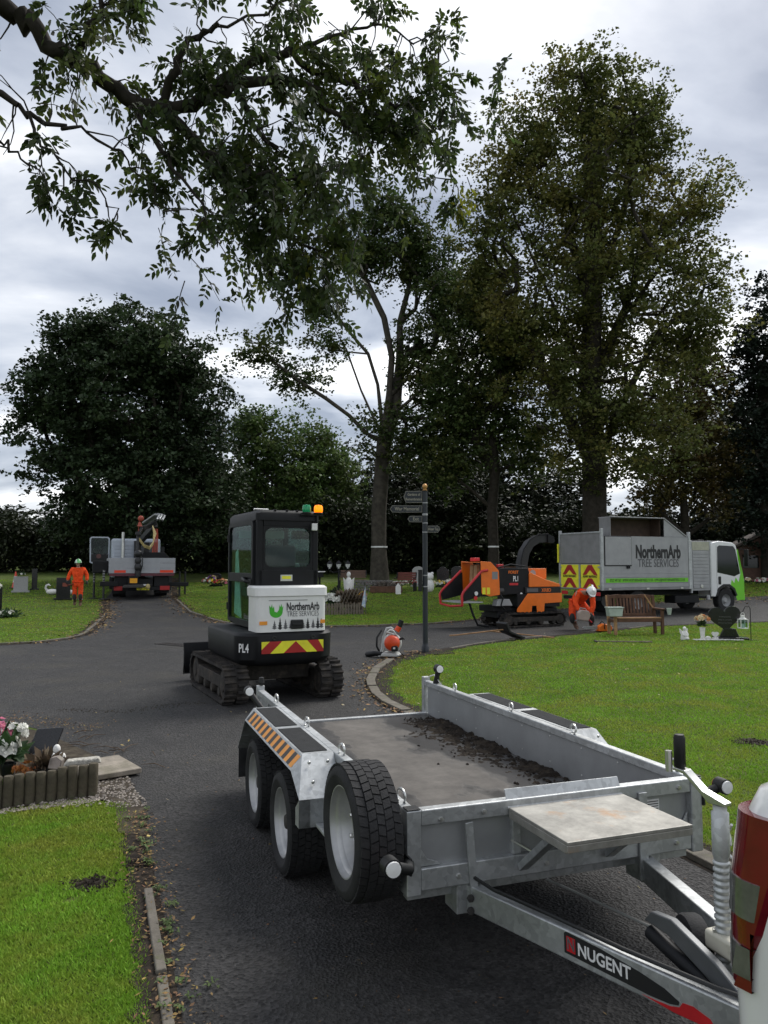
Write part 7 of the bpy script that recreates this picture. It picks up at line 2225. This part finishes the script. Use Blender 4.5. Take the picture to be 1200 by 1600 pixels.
def tree(name, label, base, trunk, limbs, blobs, ncl, per, lsize, leaf_mat, bark, seed, r_trunk, clr=.8, shell=.6, group=None, droop=.3, tape=None, min_r=.012, extra_tips=True, cz=.62, nsub=10):
    """trunk/limbs: polylines relative to base; blobs: crown ellipsoids (cx,cy,cz,rx,ry,rz) relative to base."""
    g = np.random.default_rng(seed)
    o = thing(name, label, 'tree', (base[0], base[1], tz(base[1])), 0, group)
    nodes = []
    for i, p in enumerate(trunk):
        nodes.append([p, i - 1])
    for lb in limbs:
        st_ = min(range(len(nodes)), key=lambda k: (Vector(nodes[k][0]) - Vector(lb[0])).length)
        pr = st_
        for p in lb[1:]:
            nodes.append([p, pr]); pr = len(nodes) - 1
    vol = np.array([b[3] * b[4] * b[5] for b in blobs]); vol = vol ** .8; vol /= vol.sum()
    T = []
    for bl_, f in zip(blobs, vol):
        k = max(3, int(ncl * f))
        d = g.normal(size=(k, 3)); d /= np.linalg.norm(d, axis=1)[:, None]
        rr = (1 - shell * g.random((k, 1)) ** 1.3)
        lob = 1 + .16 * np.sin(d[:, :1] * 5.1 + seed) * np.sin(d[:, 2:] * 6.3 + seed * 1.7) + .10 * np.sin(d[:, 1:2] * 9 + d[:, 2:] * 8)
        T.append(np.array(bl_[:3]) + d * rr * lob * np.array(bl_[3:]))
    T = np.concatenate(T)
    T = T[T[:, 2] > 1.2]
    pos, par, tips = grow(nodes, T, g)
    n = len(pos)
    w = np.zeros(n)
    for t in tips: w[t] += 1
    for i in range(n - 1, 0, -1):
        if par[i] >= 0: w[par[i]] += w[i]
    # children always come after parents except limb order, so iterate by index
    rad = np.maximum(min_r, r_trunk * (w / max(1, w[0])) ** .5)
    nt = len(trunk)
    for i in range(nt):
        rad[i] = max(rad[i], r_trunk * (1 - .35 * i / nt))
    rad[0] = r_trunk * 1.35
    segs = [(pos[par[i]], pos[i], min(rad[par[i]], rad[i] * 1.5) if i >= nt else rad[par[i]], rad[i]) for i in range(1, n) if par[i] >= 0]
    tr_segs = [s for i, s in zip(range(1, n), segs) if i < nt]
    br_segs = [s for i, s in zip(range(1, n), segs) if i >= nt]
    bt = MB()
    bt.tube([tuple(p) for p in pos[:nt]], [float(r) for r in rad[:nt]], 14)
    bt.build('trunk', bark, o, smooth=60)
    if br_segs: frustums(br_segs).build('limbs', bark, o, smooth=60)
    C = T
    cr = clr * (.6 + .8 * g.random(len(C)))
    i1 = np.repeat(np.arange(len(C)), nsub)
    o1 = g.normal(size=(len(i1), 3)); o1 *= (1.45 * g.random((len(i1), 1)) ** .4) / np.linalg.norm(o1, axis=1)[:, None]; o1 = o1 * np.array([1, 1, cz])
    S_ = C[i1] + o1 * cr[i1][:, None]
    sr = cr[i1] * (.30 + .28 * g.random(len(i1)))
    idx = np.repeat(np.arange(len(S_)), max(4, per // nsub))
    off = g.normal(size=(len(idx), 3)); off *= (1.2 * g.random((len(idx), 1)) ** .45) / np.linalg.norm(off, axis=1)[:, None]; off = off * np.array([1, 1, .55])
    P_ = S_[idx] + off * sr[idx][:, None]
    P_ = P_[P_[:, 2] > .5]
    cw = np_mesh('crown', leaf_quads(P_, lsize, g, droop), 4, leaf_mat, o)
    if tape:
        k = .62
        MB().lathe([(tape[1] + .012, tape[0] - .04), (tape[1] + .012, tape[0] + .04)], (tape[2], 0, 0), 'z', 16).build('survey_tape', WHITET, o)
    return o


def leafm(name, c, c2, s=.5, isl=.45, tr_=.22):
    return M(name, c, .6, 0, .3, .35, 0, 60, .25, col2=c2, c2pos=(.48, .66), c2s=s, island=isl, trans=tr_, det=3)


LF_DARK = leafm('sycamore_leaf', (.033, .054, .024), (.046, .069, .028), .4, .5, .18)
LF_MID = leafm('ash_leaf', (.054, .084, .026), (.100, .106, .030), .5, .5, .3)
LF_OLIVE = leafm('lime_tree_leaf', (.092, .110, .031), (.168, .148, .038), .3, .5, .40)
LF_BUSH = leafm('hazel_leaf', (.080, .132, .038), (.125, .155, .042), .4, .45, .3)
LF_BACK = leafm('woodland_leaf', (.022, .031, .013), (.036, .042, .016), .3, .4, .1)
LF_CON = leafm('cypress_leaf', (.016, .026, .018), (.022, .032, .020), .6, .4, .05)
LF_RUST = leafm('rusty_leaf', (.090, .080, .026), (.135, .085, .026), .5)

# large dark sycamore on the left
tree('sycamore_tree', 'large dense dark green tree behind the crane truck', (-14.4, 43.0), [(0, 0, 0), (.1, 0, 1.5), (0, .1, 3.2), (.1, 0, 5)], [[(.1, 0, 5), (-1.5, .3, 8), (-2, .5, 11)], [(.1, 0, 5), (1.4, -.4, 8), (1.6, 0, 11.5)], [(0, .1, 3.2), (3, 0, 6), (4.5, 0, 8)], [(0, .1, 3.2), (-3, -.5, 6), (-4.6, 0, 8)]],
     [(0, 0, 10.5, 4.6, 4.4, 4.9), (-.4, 0, 12.7, 3.9, 3.4, 2.5), (-3.4, 0, 8.2, 2.6, 3.0, 2.8), (3.6, 0, 7.0, 2.7, 3.0, 3.6), (0, -1, 5.2, 5.0, 3.6, 3.0), (3.6, 0, 10.6, 1.9, 2, 2.3), (-3.9, 0, 11.0, 1.7, 2, 1.6), (4.6, 0, 4.0, 1.8, 2.2, 2.4), (-1.8, 0, 3.6, 2.4, 2.4, 1.6)],
     470, 260, .20, LF_DARK, BARK, 101, .5, .92, .5, nsub=10)

# mid ash with bare spreading limbs
cb = (-.25, 43.0)
cz_ = tz(43.0)
def rel(pts, dy=0):
    k = len(pts)
    return [(x - cb[0], dy * i / max(1, k - 1), z - cz_) for i, (x, z) in enumerate(pts)]
c_limbs = [rel([(0.0, 8.6), (-.9, 8.96), (-1.99, 10.06), (-3.26, 10.98), (-4.72, 11.9), (-6.18, 13.0), (-6.92, 13.93), (-8.2, 14.4)], -1.0),
           rel([(0, 8.6), (-.36, 11.9), (-.91, 13.74), (-1.82, 14.85), (-2.93, 16.34), (-3.66, 16.72), (-5.2, 16.98)], 1.2),
           rel([(0, 8.6), (.29, 11.16), (.44, 13.37), (0, 15.6), (-1.1, 17.84), (-1.4, 20)], -.6),
           rel([(0, 8.6), (.65, 10.43), (.91, 13.37), (.91, 15.6), (1.47, 17.84), (1.84, 20.3)], .8),
           rel([(.88, 14.85), (1.83, 16.34), (2.38, 18.21), (3.31, 20.5)], 1.0),
           rel([(-.1, 9.2), (-1.3, 11.6), (-2.2, 14.2), (-2.9, 15.5)], 1.5)]
tree('ash_tree', 'tall ash with bare spreading limbs and taped trunk behind the finger post', cb, rel([(-.25, cz_), (-.29, 2.6), (-.29, 4.62), (-.14, 6.78), (0, 8.6)]), c_limbs,
     [(-7.0, -.8, 13.0, 1.6, 1.3, 1.1), (-4.6, 0, 11.6, 1.5, 1.3, 1.2), (-3.6, 1, 16.0, 1.9, 1.5, 1.2), (-.8, -.4, 18.6, 2.3, 2, 1.9), (1.9, .6, 19.6, 2.4, 2.2, 2.4), (3.8, 0, 16.8, 2.2, 2.2, 2.6), (2.7, 0, 12.4, 2.2, 2.0, 3.0), (.4, 0, 21.2, 1.9, 1.8, 1.6), (-2.7, 0, 13.6, 1.1, 1.2, 1.0), (1.5, -1, 8.2, 2.3, 1.6, 2.2), (3.9, -.6, 8.6, 2.2, 1.8, 2.8)],
     360, 150, .17, LF_MID, BARK_L, 102, .42, .78, .85, tape=(1.9, .45, -.02))

# second trunk by the chipper
tree('leaning_tree', 'slim dark tree with a taped trunk behind the wood chipper', (5.75, 40.5), [(0, 0, 0), (.02, 0, 2), (-.05, 0, 4), (.15, 0, 6), (.0, 0, 8.2)], [[(.15, 0, 6), (-.9, .2, 7.5), (-1.7, .3, 9.5), (-2.2, .4, 12)], [(0, 0, 8.2), (.9, 0, 10.5), (1.3, .2, 13.5)], [(-.05, 0, 4), (-1.2, -.3, 5), (-2.0, -.3, 5.6)]],
     [(-1.2, 0, 10.0, 2.5, 2, 3.0), (1.2, 0, 12.5, 2.2, 2, 3.0), (-1.0, 0, 14.8, 2.0, 2, 2.6), (-2.4, 0, 6.2, 1.7, 1.5, 1.6), (1.6, 0, 7.6, 1.8, 1.6, 2.2)],
     300, 150, .17, LF_MID, BARK, 103, .27, .85, .8, tape=(2.0, .275, .02))

# the tall lime dominating the right
tree('lime_tree', 'very tall broad olive green tree behind the tipper truck', (10.15, 37.0), [(0, 0, 0), (0, 0, 3), (.05, 0, 6), (-.05, .1, 10), (.1, 0, 14), (.2, 0, 18), (.2, 0, 22)],
     [[(0, 0, 6), (-1.4, .2, 9), (-3.0, .3, 12), (-4.6, .4, 14.5)], [(0, 0, 6), (1.6, -.3, 9.5), (3.2, -.3, 12.5), (5.2, 0, 14)], [(0, .1, 10), (-1.8, -.5, 13.5), (-3.2, -.3, 17), (-4.3, 0, 20)], [(0, .1, 10), (1.9, .5, 14), (3.0, .4, 17.5), (5.6, .3, 19.3)], [(.1, 0, 14), (-.9, .6, 18), (-1.5, .4, 22.5)], [(.1, 0, 14), (1.4, -.5, 18), (2.4, -.2, 21.5)]],
     [(0, 0, 12.5, 5.0, 4.8, 5.4), (.3, 0, 19.0, 4.4, 4.2, 4.0), (.3, 0, 23.9, 2.8, 2.8, 2.9), (-3.6, 0, 20.0, 2.1, 2.2, 2.6), (3.9, 0, 17.6, 2.6, 2.4, 2.4), (5.8, 0, 19.6, 1.7, 1.4, 1.4), (-3.1, 0, 23.0, 2.0, 2.0, 1.9), (2.9, .3, 23.2, 2.1, 2.1, 2.0), (.2, 0, 25.4, 2.3, 2.2, 2.1), (-4.7, 0, 17.4, 2.0, 2.2, 2.6), (5.0, .2, 15.0, 2.2, 2.2, 2.2), (-4.4, 0, 14.2, 2.0, 2.2, 3.0), (4.8, 0, 12.0, 2.1, 2.4, 2.8), (.7, -.5, 7.4, 4.2, 4.0, 2.6), (-3.0, 0, 22.0, 1.3, 1.4, 1.3), (2.6, 0, 21.6, 1.8, 1.8, 1.8)],
     680, 175, .16, LF_OLIVE, BARK, 104, .58, .86, .78, nsub=9)

# woodland behind
tree('hazel_tree', 'mid green rounded tree left of the ash behind the excavator', (-7.6, 50.0), [(0, 0, 0), (.1, 0, 2), (0, 0, 4)], [], [(0, 0, 6.4, 3.0, 2.8, 4.4), (-1.6, 0, 4.2, 2.4, 2.2, 3.0), (1.8, 0, 4.6, 2.2, 2.2, 3.2), (-1.0, 0, 9.2, 1.6, 1.6, 1.5)], 260, 110, .2, LF_BUSH, BARK, 105, .22, .75, .6)
tree('hazel_tree', 'shorter olive tree right of the excavator cab top', (-4.1, 52.0), [(0, 0, 0), (.1, 0, 2), (0, 0, 4)], [], [(0, 0, 6.0, 2.2, 2.2, 3.4), (1.2, 0, 3.6, 2.2, 2.2, 2.8), (-.6, 0, 8.4, 1.3, 1.4, 1.6)], 180, 110, .2, LF_BUSH, BARK, 106, .2, .75, .6)
tree('rusty_tree', 'rusty olive small tree right of the tipper truck cover', (17.0, 43.5), [(0, 0, 0), (.1, 0, 2.5), (0, 0, 5)], [], [(0, 0, 9.0, 3.2, 2.6, 3.8), (-1.2, 0, 5.4, 2.0, 2.0, 2.2), (1.0, 0, 12.2, 2.2, 2.0, 2.0), (2.0, 0, 6.0, 2.0, 2.0, 3.0)], 240, 95, .19, LF_RUST, BARK, 107, .26, .75, .8)
tree('cypress_tree', 'dark cypress at the right edge beyond the truck', (21.0, 42.0), [(0, 0, 0), (0, 0, 6), (0, 0, 12)], [], [(0, 0, 8.0, 2.4, 2.2, 7.5), (.3, 0, 13.0, 1.6, 1.6, 4.6), (1.4, 0, 5, 2.6, 2.4, 4.5)], 330, 130, .17, LF_CON, BARK, 108, .3, .62, .6, droop=-.2)
tree('birch_tree', 'thin pale leaved tree at the far left edge', (-23.0, 42.0), [(0, 0, 0), (.1, 0, 4), (0, 0, 8)], [], [(-.6, 0, 7.5, 1.8, 2.0, 4.0), (-.2, 0, 10.5, 1.4, 1.5, 2.0)], 90, 60, .17, LF_BUSH, BARK_L, 109, .18, .7, .9)


def proto_tree(seed, h, r, mat, lab, name='woodland_tree', grp=None, x=0, y=0):
    return tree(name, lab, (x, y), [(0, 0, 0), (.1, 0, h * .25), (0, 0, h * .5)], [], [(0, 0, h * .55, r, r * .9, h * .42), (-r * .5, 0, h * .33, r * .8, r * .8, h * .27), (r * .5, 0, h * .36, r * .8, r * .8, h * .3), (0, 0, h * .2, r * 1.05, r * .9, h * .18)], 190, 105, .25, mat, BARK, seed, .24, .85, .6, grp)


GB = 'woodland trees along the back of the cemetery'
spots = [(-29, 60, 5), (-21, 60, 5), (-13.5, 60, 8.5), (-8.8, 58.5, 9.5), (-2.3, 61, 10), (2.6, 56.5, 10.5), (6.8, 58, 11), (10.5, 60, 10), (13.2, 55.5, 7.5), (19.6, 60, 4.5), (24.5, 54, 14), (29, 58, 13), (4.4, 49.5, 8.5)]
WL_ = ['beyond the left lawn at the far left edge', 'behind the traffic cone', 'directly behind the crane truck', 'right of the crane truck', 'behind the excavator beacons', 'right of the taped ash trunk', 'behind the finger post', 'behind the wood chipper', 'left of the tall lime trunk', 'behind the tipper truck load cover', 'behind the tipper truck cab', 'beyond the cypress at the right', 'between the two taped trunks']
protos = {}
for i, (x, y, h) in enumerate(spots):
    k = i % 3
    if k not in protos:
        protos[k] = proto_tree(200 + k, 10.0, 3.2, LF_BACK, 'dark woodland tree in the belt along the back', 'woodland_tree', GB, x, y)
        t_ = protos[k]
    else:
        t_ = dup(protos[k], (x, y, tz(y)), rng.uniform(0, 6.28))
    t_['label'] = 'dark woodland tree ' + WL_[i]
    t_.scale = (1.0 + .1 * ((i * 7) % 3), 1.0, h / 10.0)
# hedge bushes closing the view below the crowns
GH = 'bushes in the hedge below the trees'
hp = None
for i in range(22):
    x = -25 + i * 2.5 + rng.uniform(-.4, .4); y = 50.5 + rng.uniform(-1.5, 1.5)
    if hp is None:
        hp = thing('hedge_bush', 'dark leafy bush in the hedge closing the view below the trees', 'bush', (x, y, tz(y)), 0, GH)
        g_ = np.random.default_rng(77)
        C = np.stack([g_.uniform(-1.8, 1.8, 60), g_.uniform(-1.0, 1.0, 60), g_.uniform(.2, 3.2, 60)], 1)
        idx = np.repeat(np.arange(60), 95)
        np_mesh('foliage', leaf_quads(C[idx] + g_.normal(size=(len(idx), 3)) * .45, .22, g_, .2), 4, LF_BACK, hp)
        frustums([((g_.uniform(-1, 1) * .3, 0, 0), tuple(c * .8), .05, .015) for c in C[::5]]).build('stems', BARK, hp)
        t_ = hp
    else:
        t_ = dup(hp, (x, y, tz(y)), rng.choice([0, PI]) + rng.uniform(-.3, .3))
    t_.scale = (1, 1, rng.uniform(.85, 1.25))

# ------------------------------------------------------------------ ash bough hanging over the path, from a tree just left of the view
oa = thing('overhanging_ash', 'dark ash bough with hanging leaves reaching in from the upper left', 'tree', (-7.2, 6.2, 0))
OB = Vector((-7.2, 6.2, 0))
L3 = {
 'main': [(-4.27, 6.4, 7.01), (-3.46, 6.6, 6.75), (-3.21, 6.7, 6.62), (-2.96, 6.8, 6.44), (-2.7, 6.9, 6.32), (-2.43, 7.0, 6.17), (-2.09, 7.1, 6.1), (-1.62, 7.2, 6.36), (-1.43, 7.3, 6.52)],
 'up1': [(-2.12, 7.1, 6.17), (-1.98, 7.0, 6.42), (-1.8, 6.9, 6.67), (-1.54, 6.8, 6.75)],
 'up0': [(-2.86, 6.85, 6.41), (-2.66, 6.7, 6.62), (-2.5, 6.6, 6.95), (-2.4, 6.5, 7.4)],
 'r1': [(-1.59, 7.2, 6.36), (-1.29, 7.4, 6.79), (-1.06, 7.6, 6.99), (-0.68, 7.8, 6.95), (-0.28, 8.0, 6.91), (0.11, 8.2, 6.89), (0.51, 8.4, 6.94), (0.89, 8.6, 7.18), (0.99, 8.7, 7.95)],
 'r2': [(-1.42, 7.3, 6.5), (-0.98, 7.5, 6.62), (-0.67, 7.7, 6.61), (-0.41, 7.9, 6.45), (0.0, 8.1, 6.21)],
 'd1': [(-2.09, 7.1, 6.1), (-1.86, 7.2, 5.78), (-1.51, 7.3, 5.51), (-1.02, 7.4, 5.43), (-0.55, 7.5, 5.5)],
 'd2': [(-2.33, 7.0, 6.14), (-2.2, 6.9, 5.67), (-1.96, 6.9, 5.24), (-1.77, 6.9, 4.88), (-1.56, 6.9, 4.36)],
 'd3': [(-1.86, 7.2, 5.78), (-1.57, 7.3, 5.31), (-1.14, 7.4, 4.97), (-0.83, 7.5, 4.62), (-0.52, 7.6, 4.46)],
 'd4': [(-1.46, 7.3, 6.5), (-1.3, 7.5, 6.15), (-0.99, 7.7, 5.85), (-0.74, 7.8, 5.42)],
 'r3': [(-0.28, 8.0, 6.91), (0.0, 8.1, 6.64), (0.35, 8.2, 6.56), (0.73, 8.4, 6.56), (1.03, 8.5, 6.35), (1.17, 8.5, 6.05)],
 'tipA': [(0.89, 8.6, 7.18), (1.0, 8.6, 7.5), (1.02, 8.6, 7.95)],
 'tipB': [(0.73, 8.4, 6.56), (0.95, 8.4, 6.75), (1.12, 8.4, 7.1), (1.1, 8.4, 7.4)],
 'tipC': [(-2.27, 6.6, 5.09), (-2.05, 6.6, 4.9), (-2.0, 6.6, 4.6), (-1.95, 6.6, 4.4)],
 'u2': [(-1.8, 6.9, 6.67), (-1.28, 7.0, 6.93), (-0.81, 7.1, 7.26)],
 'u3': [(-1.06, 7.6, 6.99), (-0.54, 7.8, 7.31), (0.0, 8.0, 7.6), (0.57, 8.2, 7.52)],
 'll': [(-4.27, 6.4, 7.01), (-3.87, 6.2, 5.9), (-3.27, 6.3, 5.61), (-3.07, 6.35, 5.47), (-2.82, 6.4, 5.36), (-2.58, 6.5, 5.34), (-2.27, 6.6, 5.09)],
 'll2': [(-3.07, 6.35, 5.47), (-2.93, 6.3, 5.11), (-2.7, 6.3, 4.83), (-2.37, 6.3, 4.49), (-2.26, 6.3, 4.22)],
 'll3': [(-3.87, 6.2, 5.9), (-3.47, 6.1, 5.16), (-3.2, 6.2, 5.02), (-3.04, 6.2, 4.83), (-2.87, 6.2, 4.67)]}
def tuck(p):
    x, y, z = p
    if x > -.5: x = -.5 + (x + .5) * .78
    if z < 6.1: z = z + .22 * (6.1 - z)
    return (x, y, z)


L3 = {k: [tuck(p) for p in v] for k, v in L3.items()}
RAD = dict(main=(.096, .052), up1=(.05, .02), up0=(.045, .012), r1=(.06, .012), r2=(.055, .015), d1=(.06, .012), d2=(.035, .007), d3=(.04, .008), d4=(.035, .008), r3=(.028, .006), u2=(.02, .008), u3=(.03, .008), ll=(.04, .008), ll2=(.016, .005), ll3=(.025, .005), tipA=(.012, .004), tipB=(.010, .003), tipC=(.008, .003))
DENS = dict(main=6.5, up1=9, up0=10, r1=8.5, r2=7, d1=10, d2=5, d3=10, d4=8, r3=7, u2=11, u3=10, ll=3.2, ll2=3.5, ll3=3, tipA=0, tipB=3, tipC=3)
go = np.random.default_rng(9)


def rnd_curve(pts, k=4, amp=.03):
    """Smooth a hand-placed limb and add small crooks."""
    P = [Vector(p) for p in pts]
    out = []
    for i in range(len(P) - 1):
        p0 = P[max(0, i - 1)]; p1 = P[i]; p2 = P[i + 1]; p3 = P[min(len(P) - 1, i + 2)]
        for s in range(k):
            t = s / k
            q = .5 * ((2 * p1) + (p2 - p0) * t + (2 * p0 - 5 * p1 + 4 * p2 - p3) * t * t + (-p0 + 3 * p1 - 3 * p2 + p3) * t ** 3)
            if out: q = q + Vector(go.normal(size=3)) * amp
            out.append(q)
    out.append(P[-1])
    return out


lm = MB(); tw = MB()
leaf_at = []
for k, pts in L3.items():
    c = rnd_curve(pts, 4, .028)
    r0, r1 = RAD[k]
    n = len(c)
    rs = [r0 + (r1 - r0) * (i / (n - 1)) ** .8 for i in range(n)]
    rs = [q * go.uniform(.88, 1.14) for q in rs]
    lm.tube([tuple(p - OB) for p in c], rs, 9)
    L_tot = sum((c[i + 1] - c[i]).length for i in range(n - 1))
    m = int(L_tot * DENS[k])
    for j in range(m):
        f = go.random() ** .8 * (n - 1)
        if k == 'main' and f < n * .25 and go.random() < .5: continue
        i0 = min(n - 2, int(f))
        p = c[i0].lerp(c[i0 + 1], f - i0)
        t = (c[i0 + 1] - c[i0]).normalized()
        sd_ = Vector(go.normal(size=3)); sd_ = (sd_ - t * sd_.dot(t)).normalized()
        d = (t * .5 + sd_ * .9 + Vector((0, 0, -.25))).normalized()
        Lw = go.uniform(.2, .55) * (1 if k not in ('ll', 'll2', 'll3') else 1.0)
        pt = [p]
        for s in range(4):
            d = (d + Vector(go.normal(size=3)) * .32 + Vector((0, 0, -.06 - .05 * s))).normalized()
            pt.append(pt[-1] + d * Lw / 4)
        tw.tube([tuple(q - OB) for q in pt], [.0085, .0075, .006, .0045, .003], 4)
        bare = go.random() < (.45 if k in ('ll', 'll2', 'll3') else .12)
        if not bare:
            for s in range(2, 5):
                for q in range(3 if s == 4 else 2):
                    leaf_at.append((pt[s], (pt[s] - pt[s - 1]).normalized()))
        if go.random() < .4:      # side shoot
            d2 = (d + Vector(go.normal(size=3)) * .7).normalized()
            q0 = pt[2]; q1 = q0 + d2 * Lw * .35; q2 = q1 + (d2 + Vector((0, 0, -.4))).normalized() * Lw * .3
            tw.tube([tuple(q - OB) for q in (q0, q1, q2)], [.005, .004, .0025], 3)
            if not bare: leaf_at += [(q1, d2), (q2, d2), (q2, d2)]
# dense leaf curtain in the middle of the bough, hung on extra twigs
for j in range(170):
    if j % 3 != 1 and j % 2: continue
    a = go.random()
    cx, cy, cz0 = (-1.5, 7.25, 5.85) if j % 3 == 0 else ((-.85, 7.5, 5.35) if j % 3 == 1 else (.2, 8.3, 6.85))
    p = Vector((cx, cy, cz0)) + Vector(go.normal(size=3)) * Vector((.5, .35, .38)).length * .62
    d = Vector((go.normal() * .5, go.normal() * .5, -.7)).normalized()
    pt = [p, p + d * .12, p + d * .25 + Vector((0, 0, -.04)), p + d * .4 + Vector((0, 0, -.12))]
    tw.tube([tuple(q - OB) for q in pt], [.006, .005, .004, .003], 4)
    for s in range(1, 4):
        leaf_at += [(pt[s], d), (pt[s], d)]
# trunk outside the view, carrying the bough
MB().tube([(0, 0, 0), (.05, 0, 1), (.1, .05, 2.5), (.3, .1, 4.2), (.6, .1, 5.6), (.7, .1, 7.2), (.6, .2, 9.5)], [.42, .34, .30, .28, .25, .18, .10], 16).build('trunk', BARK, oa, smooth=60)
lm.tube([tuple(Vector(p)) for p in ((.55, .1, 5.5), (1.2, .15, 6.4), (2.0, .2, 6.95), tuple(Vector((-4.27, 6.4, 7.01)) - OB))], [.15, .12, .108, .096], 10)
lm.build('boughs', M('dark_ash_bark', (.030, .026, .022), .9, 0, .4, 8, .8, 25, .2), oa, smooth=60)
tag(tw.build('twigs', M('twig_bark', (.032, .027, .023), .9, 0, .3), oa, smooth=60), kind='stuff')
# compound leaves: paired lance shaped leaflets along a hanging stalk
V = []; ST = MB()
for (p, d) in leaf_at:
    d = (Vector(d) * .6 + Vector(go.normal(size=3)) * .60 + Vector((0, 0, -.30))).normalized()
    L = go.uniform(.11, .20)
    up_ = Vector(go.normal(size=3)); side = d.cross(up_).normalized(); nrm = side.cross(d).normalized()
    p = Vector(p) - OB
    npair = int(go.integers(3, 5))
    prev = p
    for i in range(npair + 1):
        f = (i + 1) / (npair + 1)
        c = p + d * L * f + Vector((0, 0, -.05 * f * f))
        dirs = (1, -1) if i < npair else (0,)
        for s in dirs:
            ld = (d * .55 + side * s * .8 + nrm * go.normal() * .25 + Vector((0, 0, -.28))).normalized() if s else (d + Vector((0, 0, -.3))).normalized()
            ll_ = go.uniform(.060, .095)
            wv = (ld.cross(nrm + Vector(go.normal(size=3)) * .4)).normalized() * ll_ * .235
            fold = nrm * ll_ * .05
            a0 = c; a1 = c + ld * ll_ * .35 + wv + fold; a2 = c + ld * ll_ * .72 + wv * .75 + fold; a3 = c + ld * ll_ + Vector((0, 0, -.008)); a4 = c + ld * ll_ * .72 - wv * .75 + fold; a5 = c + ld * ll_ * .35 - wv + fold
            V += [a0, a1, a2, a3, a4, a5]
LF_OV = M('ash_leaflet', (.042, .064, .018), .5, 0, .25, 2.0, 0, 60, .35, col2=(.125, .150, .026), c2pos=(.52, .70), c2s=.9, island=.55, trans=.5, det=3)
np_mesh('leaves', np.array([tuple(v) for v in V]), 6, LF_OV, oa)
# a sprig of yellowing leaves hanging from the right end of the bough
V = []; sp_ = MB()
for (a_, b_) in (((.9, 8.5, 6.1), (.82, 8.5, 5.66)), ((.95, 8.5, 6.15), (.97, 8.45, 5.74)), ((-.83, 7.5, 4.95), (-.86, 7.45, 4.62))):
    a_, b_ = Vector(a_) - OB, Vector(b_) - OB
    sp_.tube([tuple(a_), tuple((a_ + b_) / 2 + Vector((.04, 0, .03))), tuple(b_)], [.006, .005, .003], 4)
    for q in range(34):
        c = a_.lerp(b_, go.uniform(.35, 1.0)) + Vector(go.normal(size=3)) * .05
        ld = (Vector(go.normal(size=3)) * .6 + Vector((0, 0, -.7))).normalized()
        wv = ld.cross(Vector(go.normal(size=3))).normalized() * .019
        ll_ = go.uniform(.07, .10)
        V += [c, c + ld * ll_ * .35 + wv, c + ld * ll_ * .72 + wv * .75, c + ld * ll_, c + ld * ll_ * .72 - wv * .75, c + ld * ll_ * .35 - wv]
tag(np_mesh('yellow_leaves', np.array([tuple(v) for v in V]), 6, M('yellow_ash_leaflet', (.20, .22, .025), .5, 0, .2, 3, island=.4, trans=.5), oa), 'yellow green sprigs at the end of the bough')
tag(sp_.build('sprig_twigs', BARK, oa), kind='stuff')
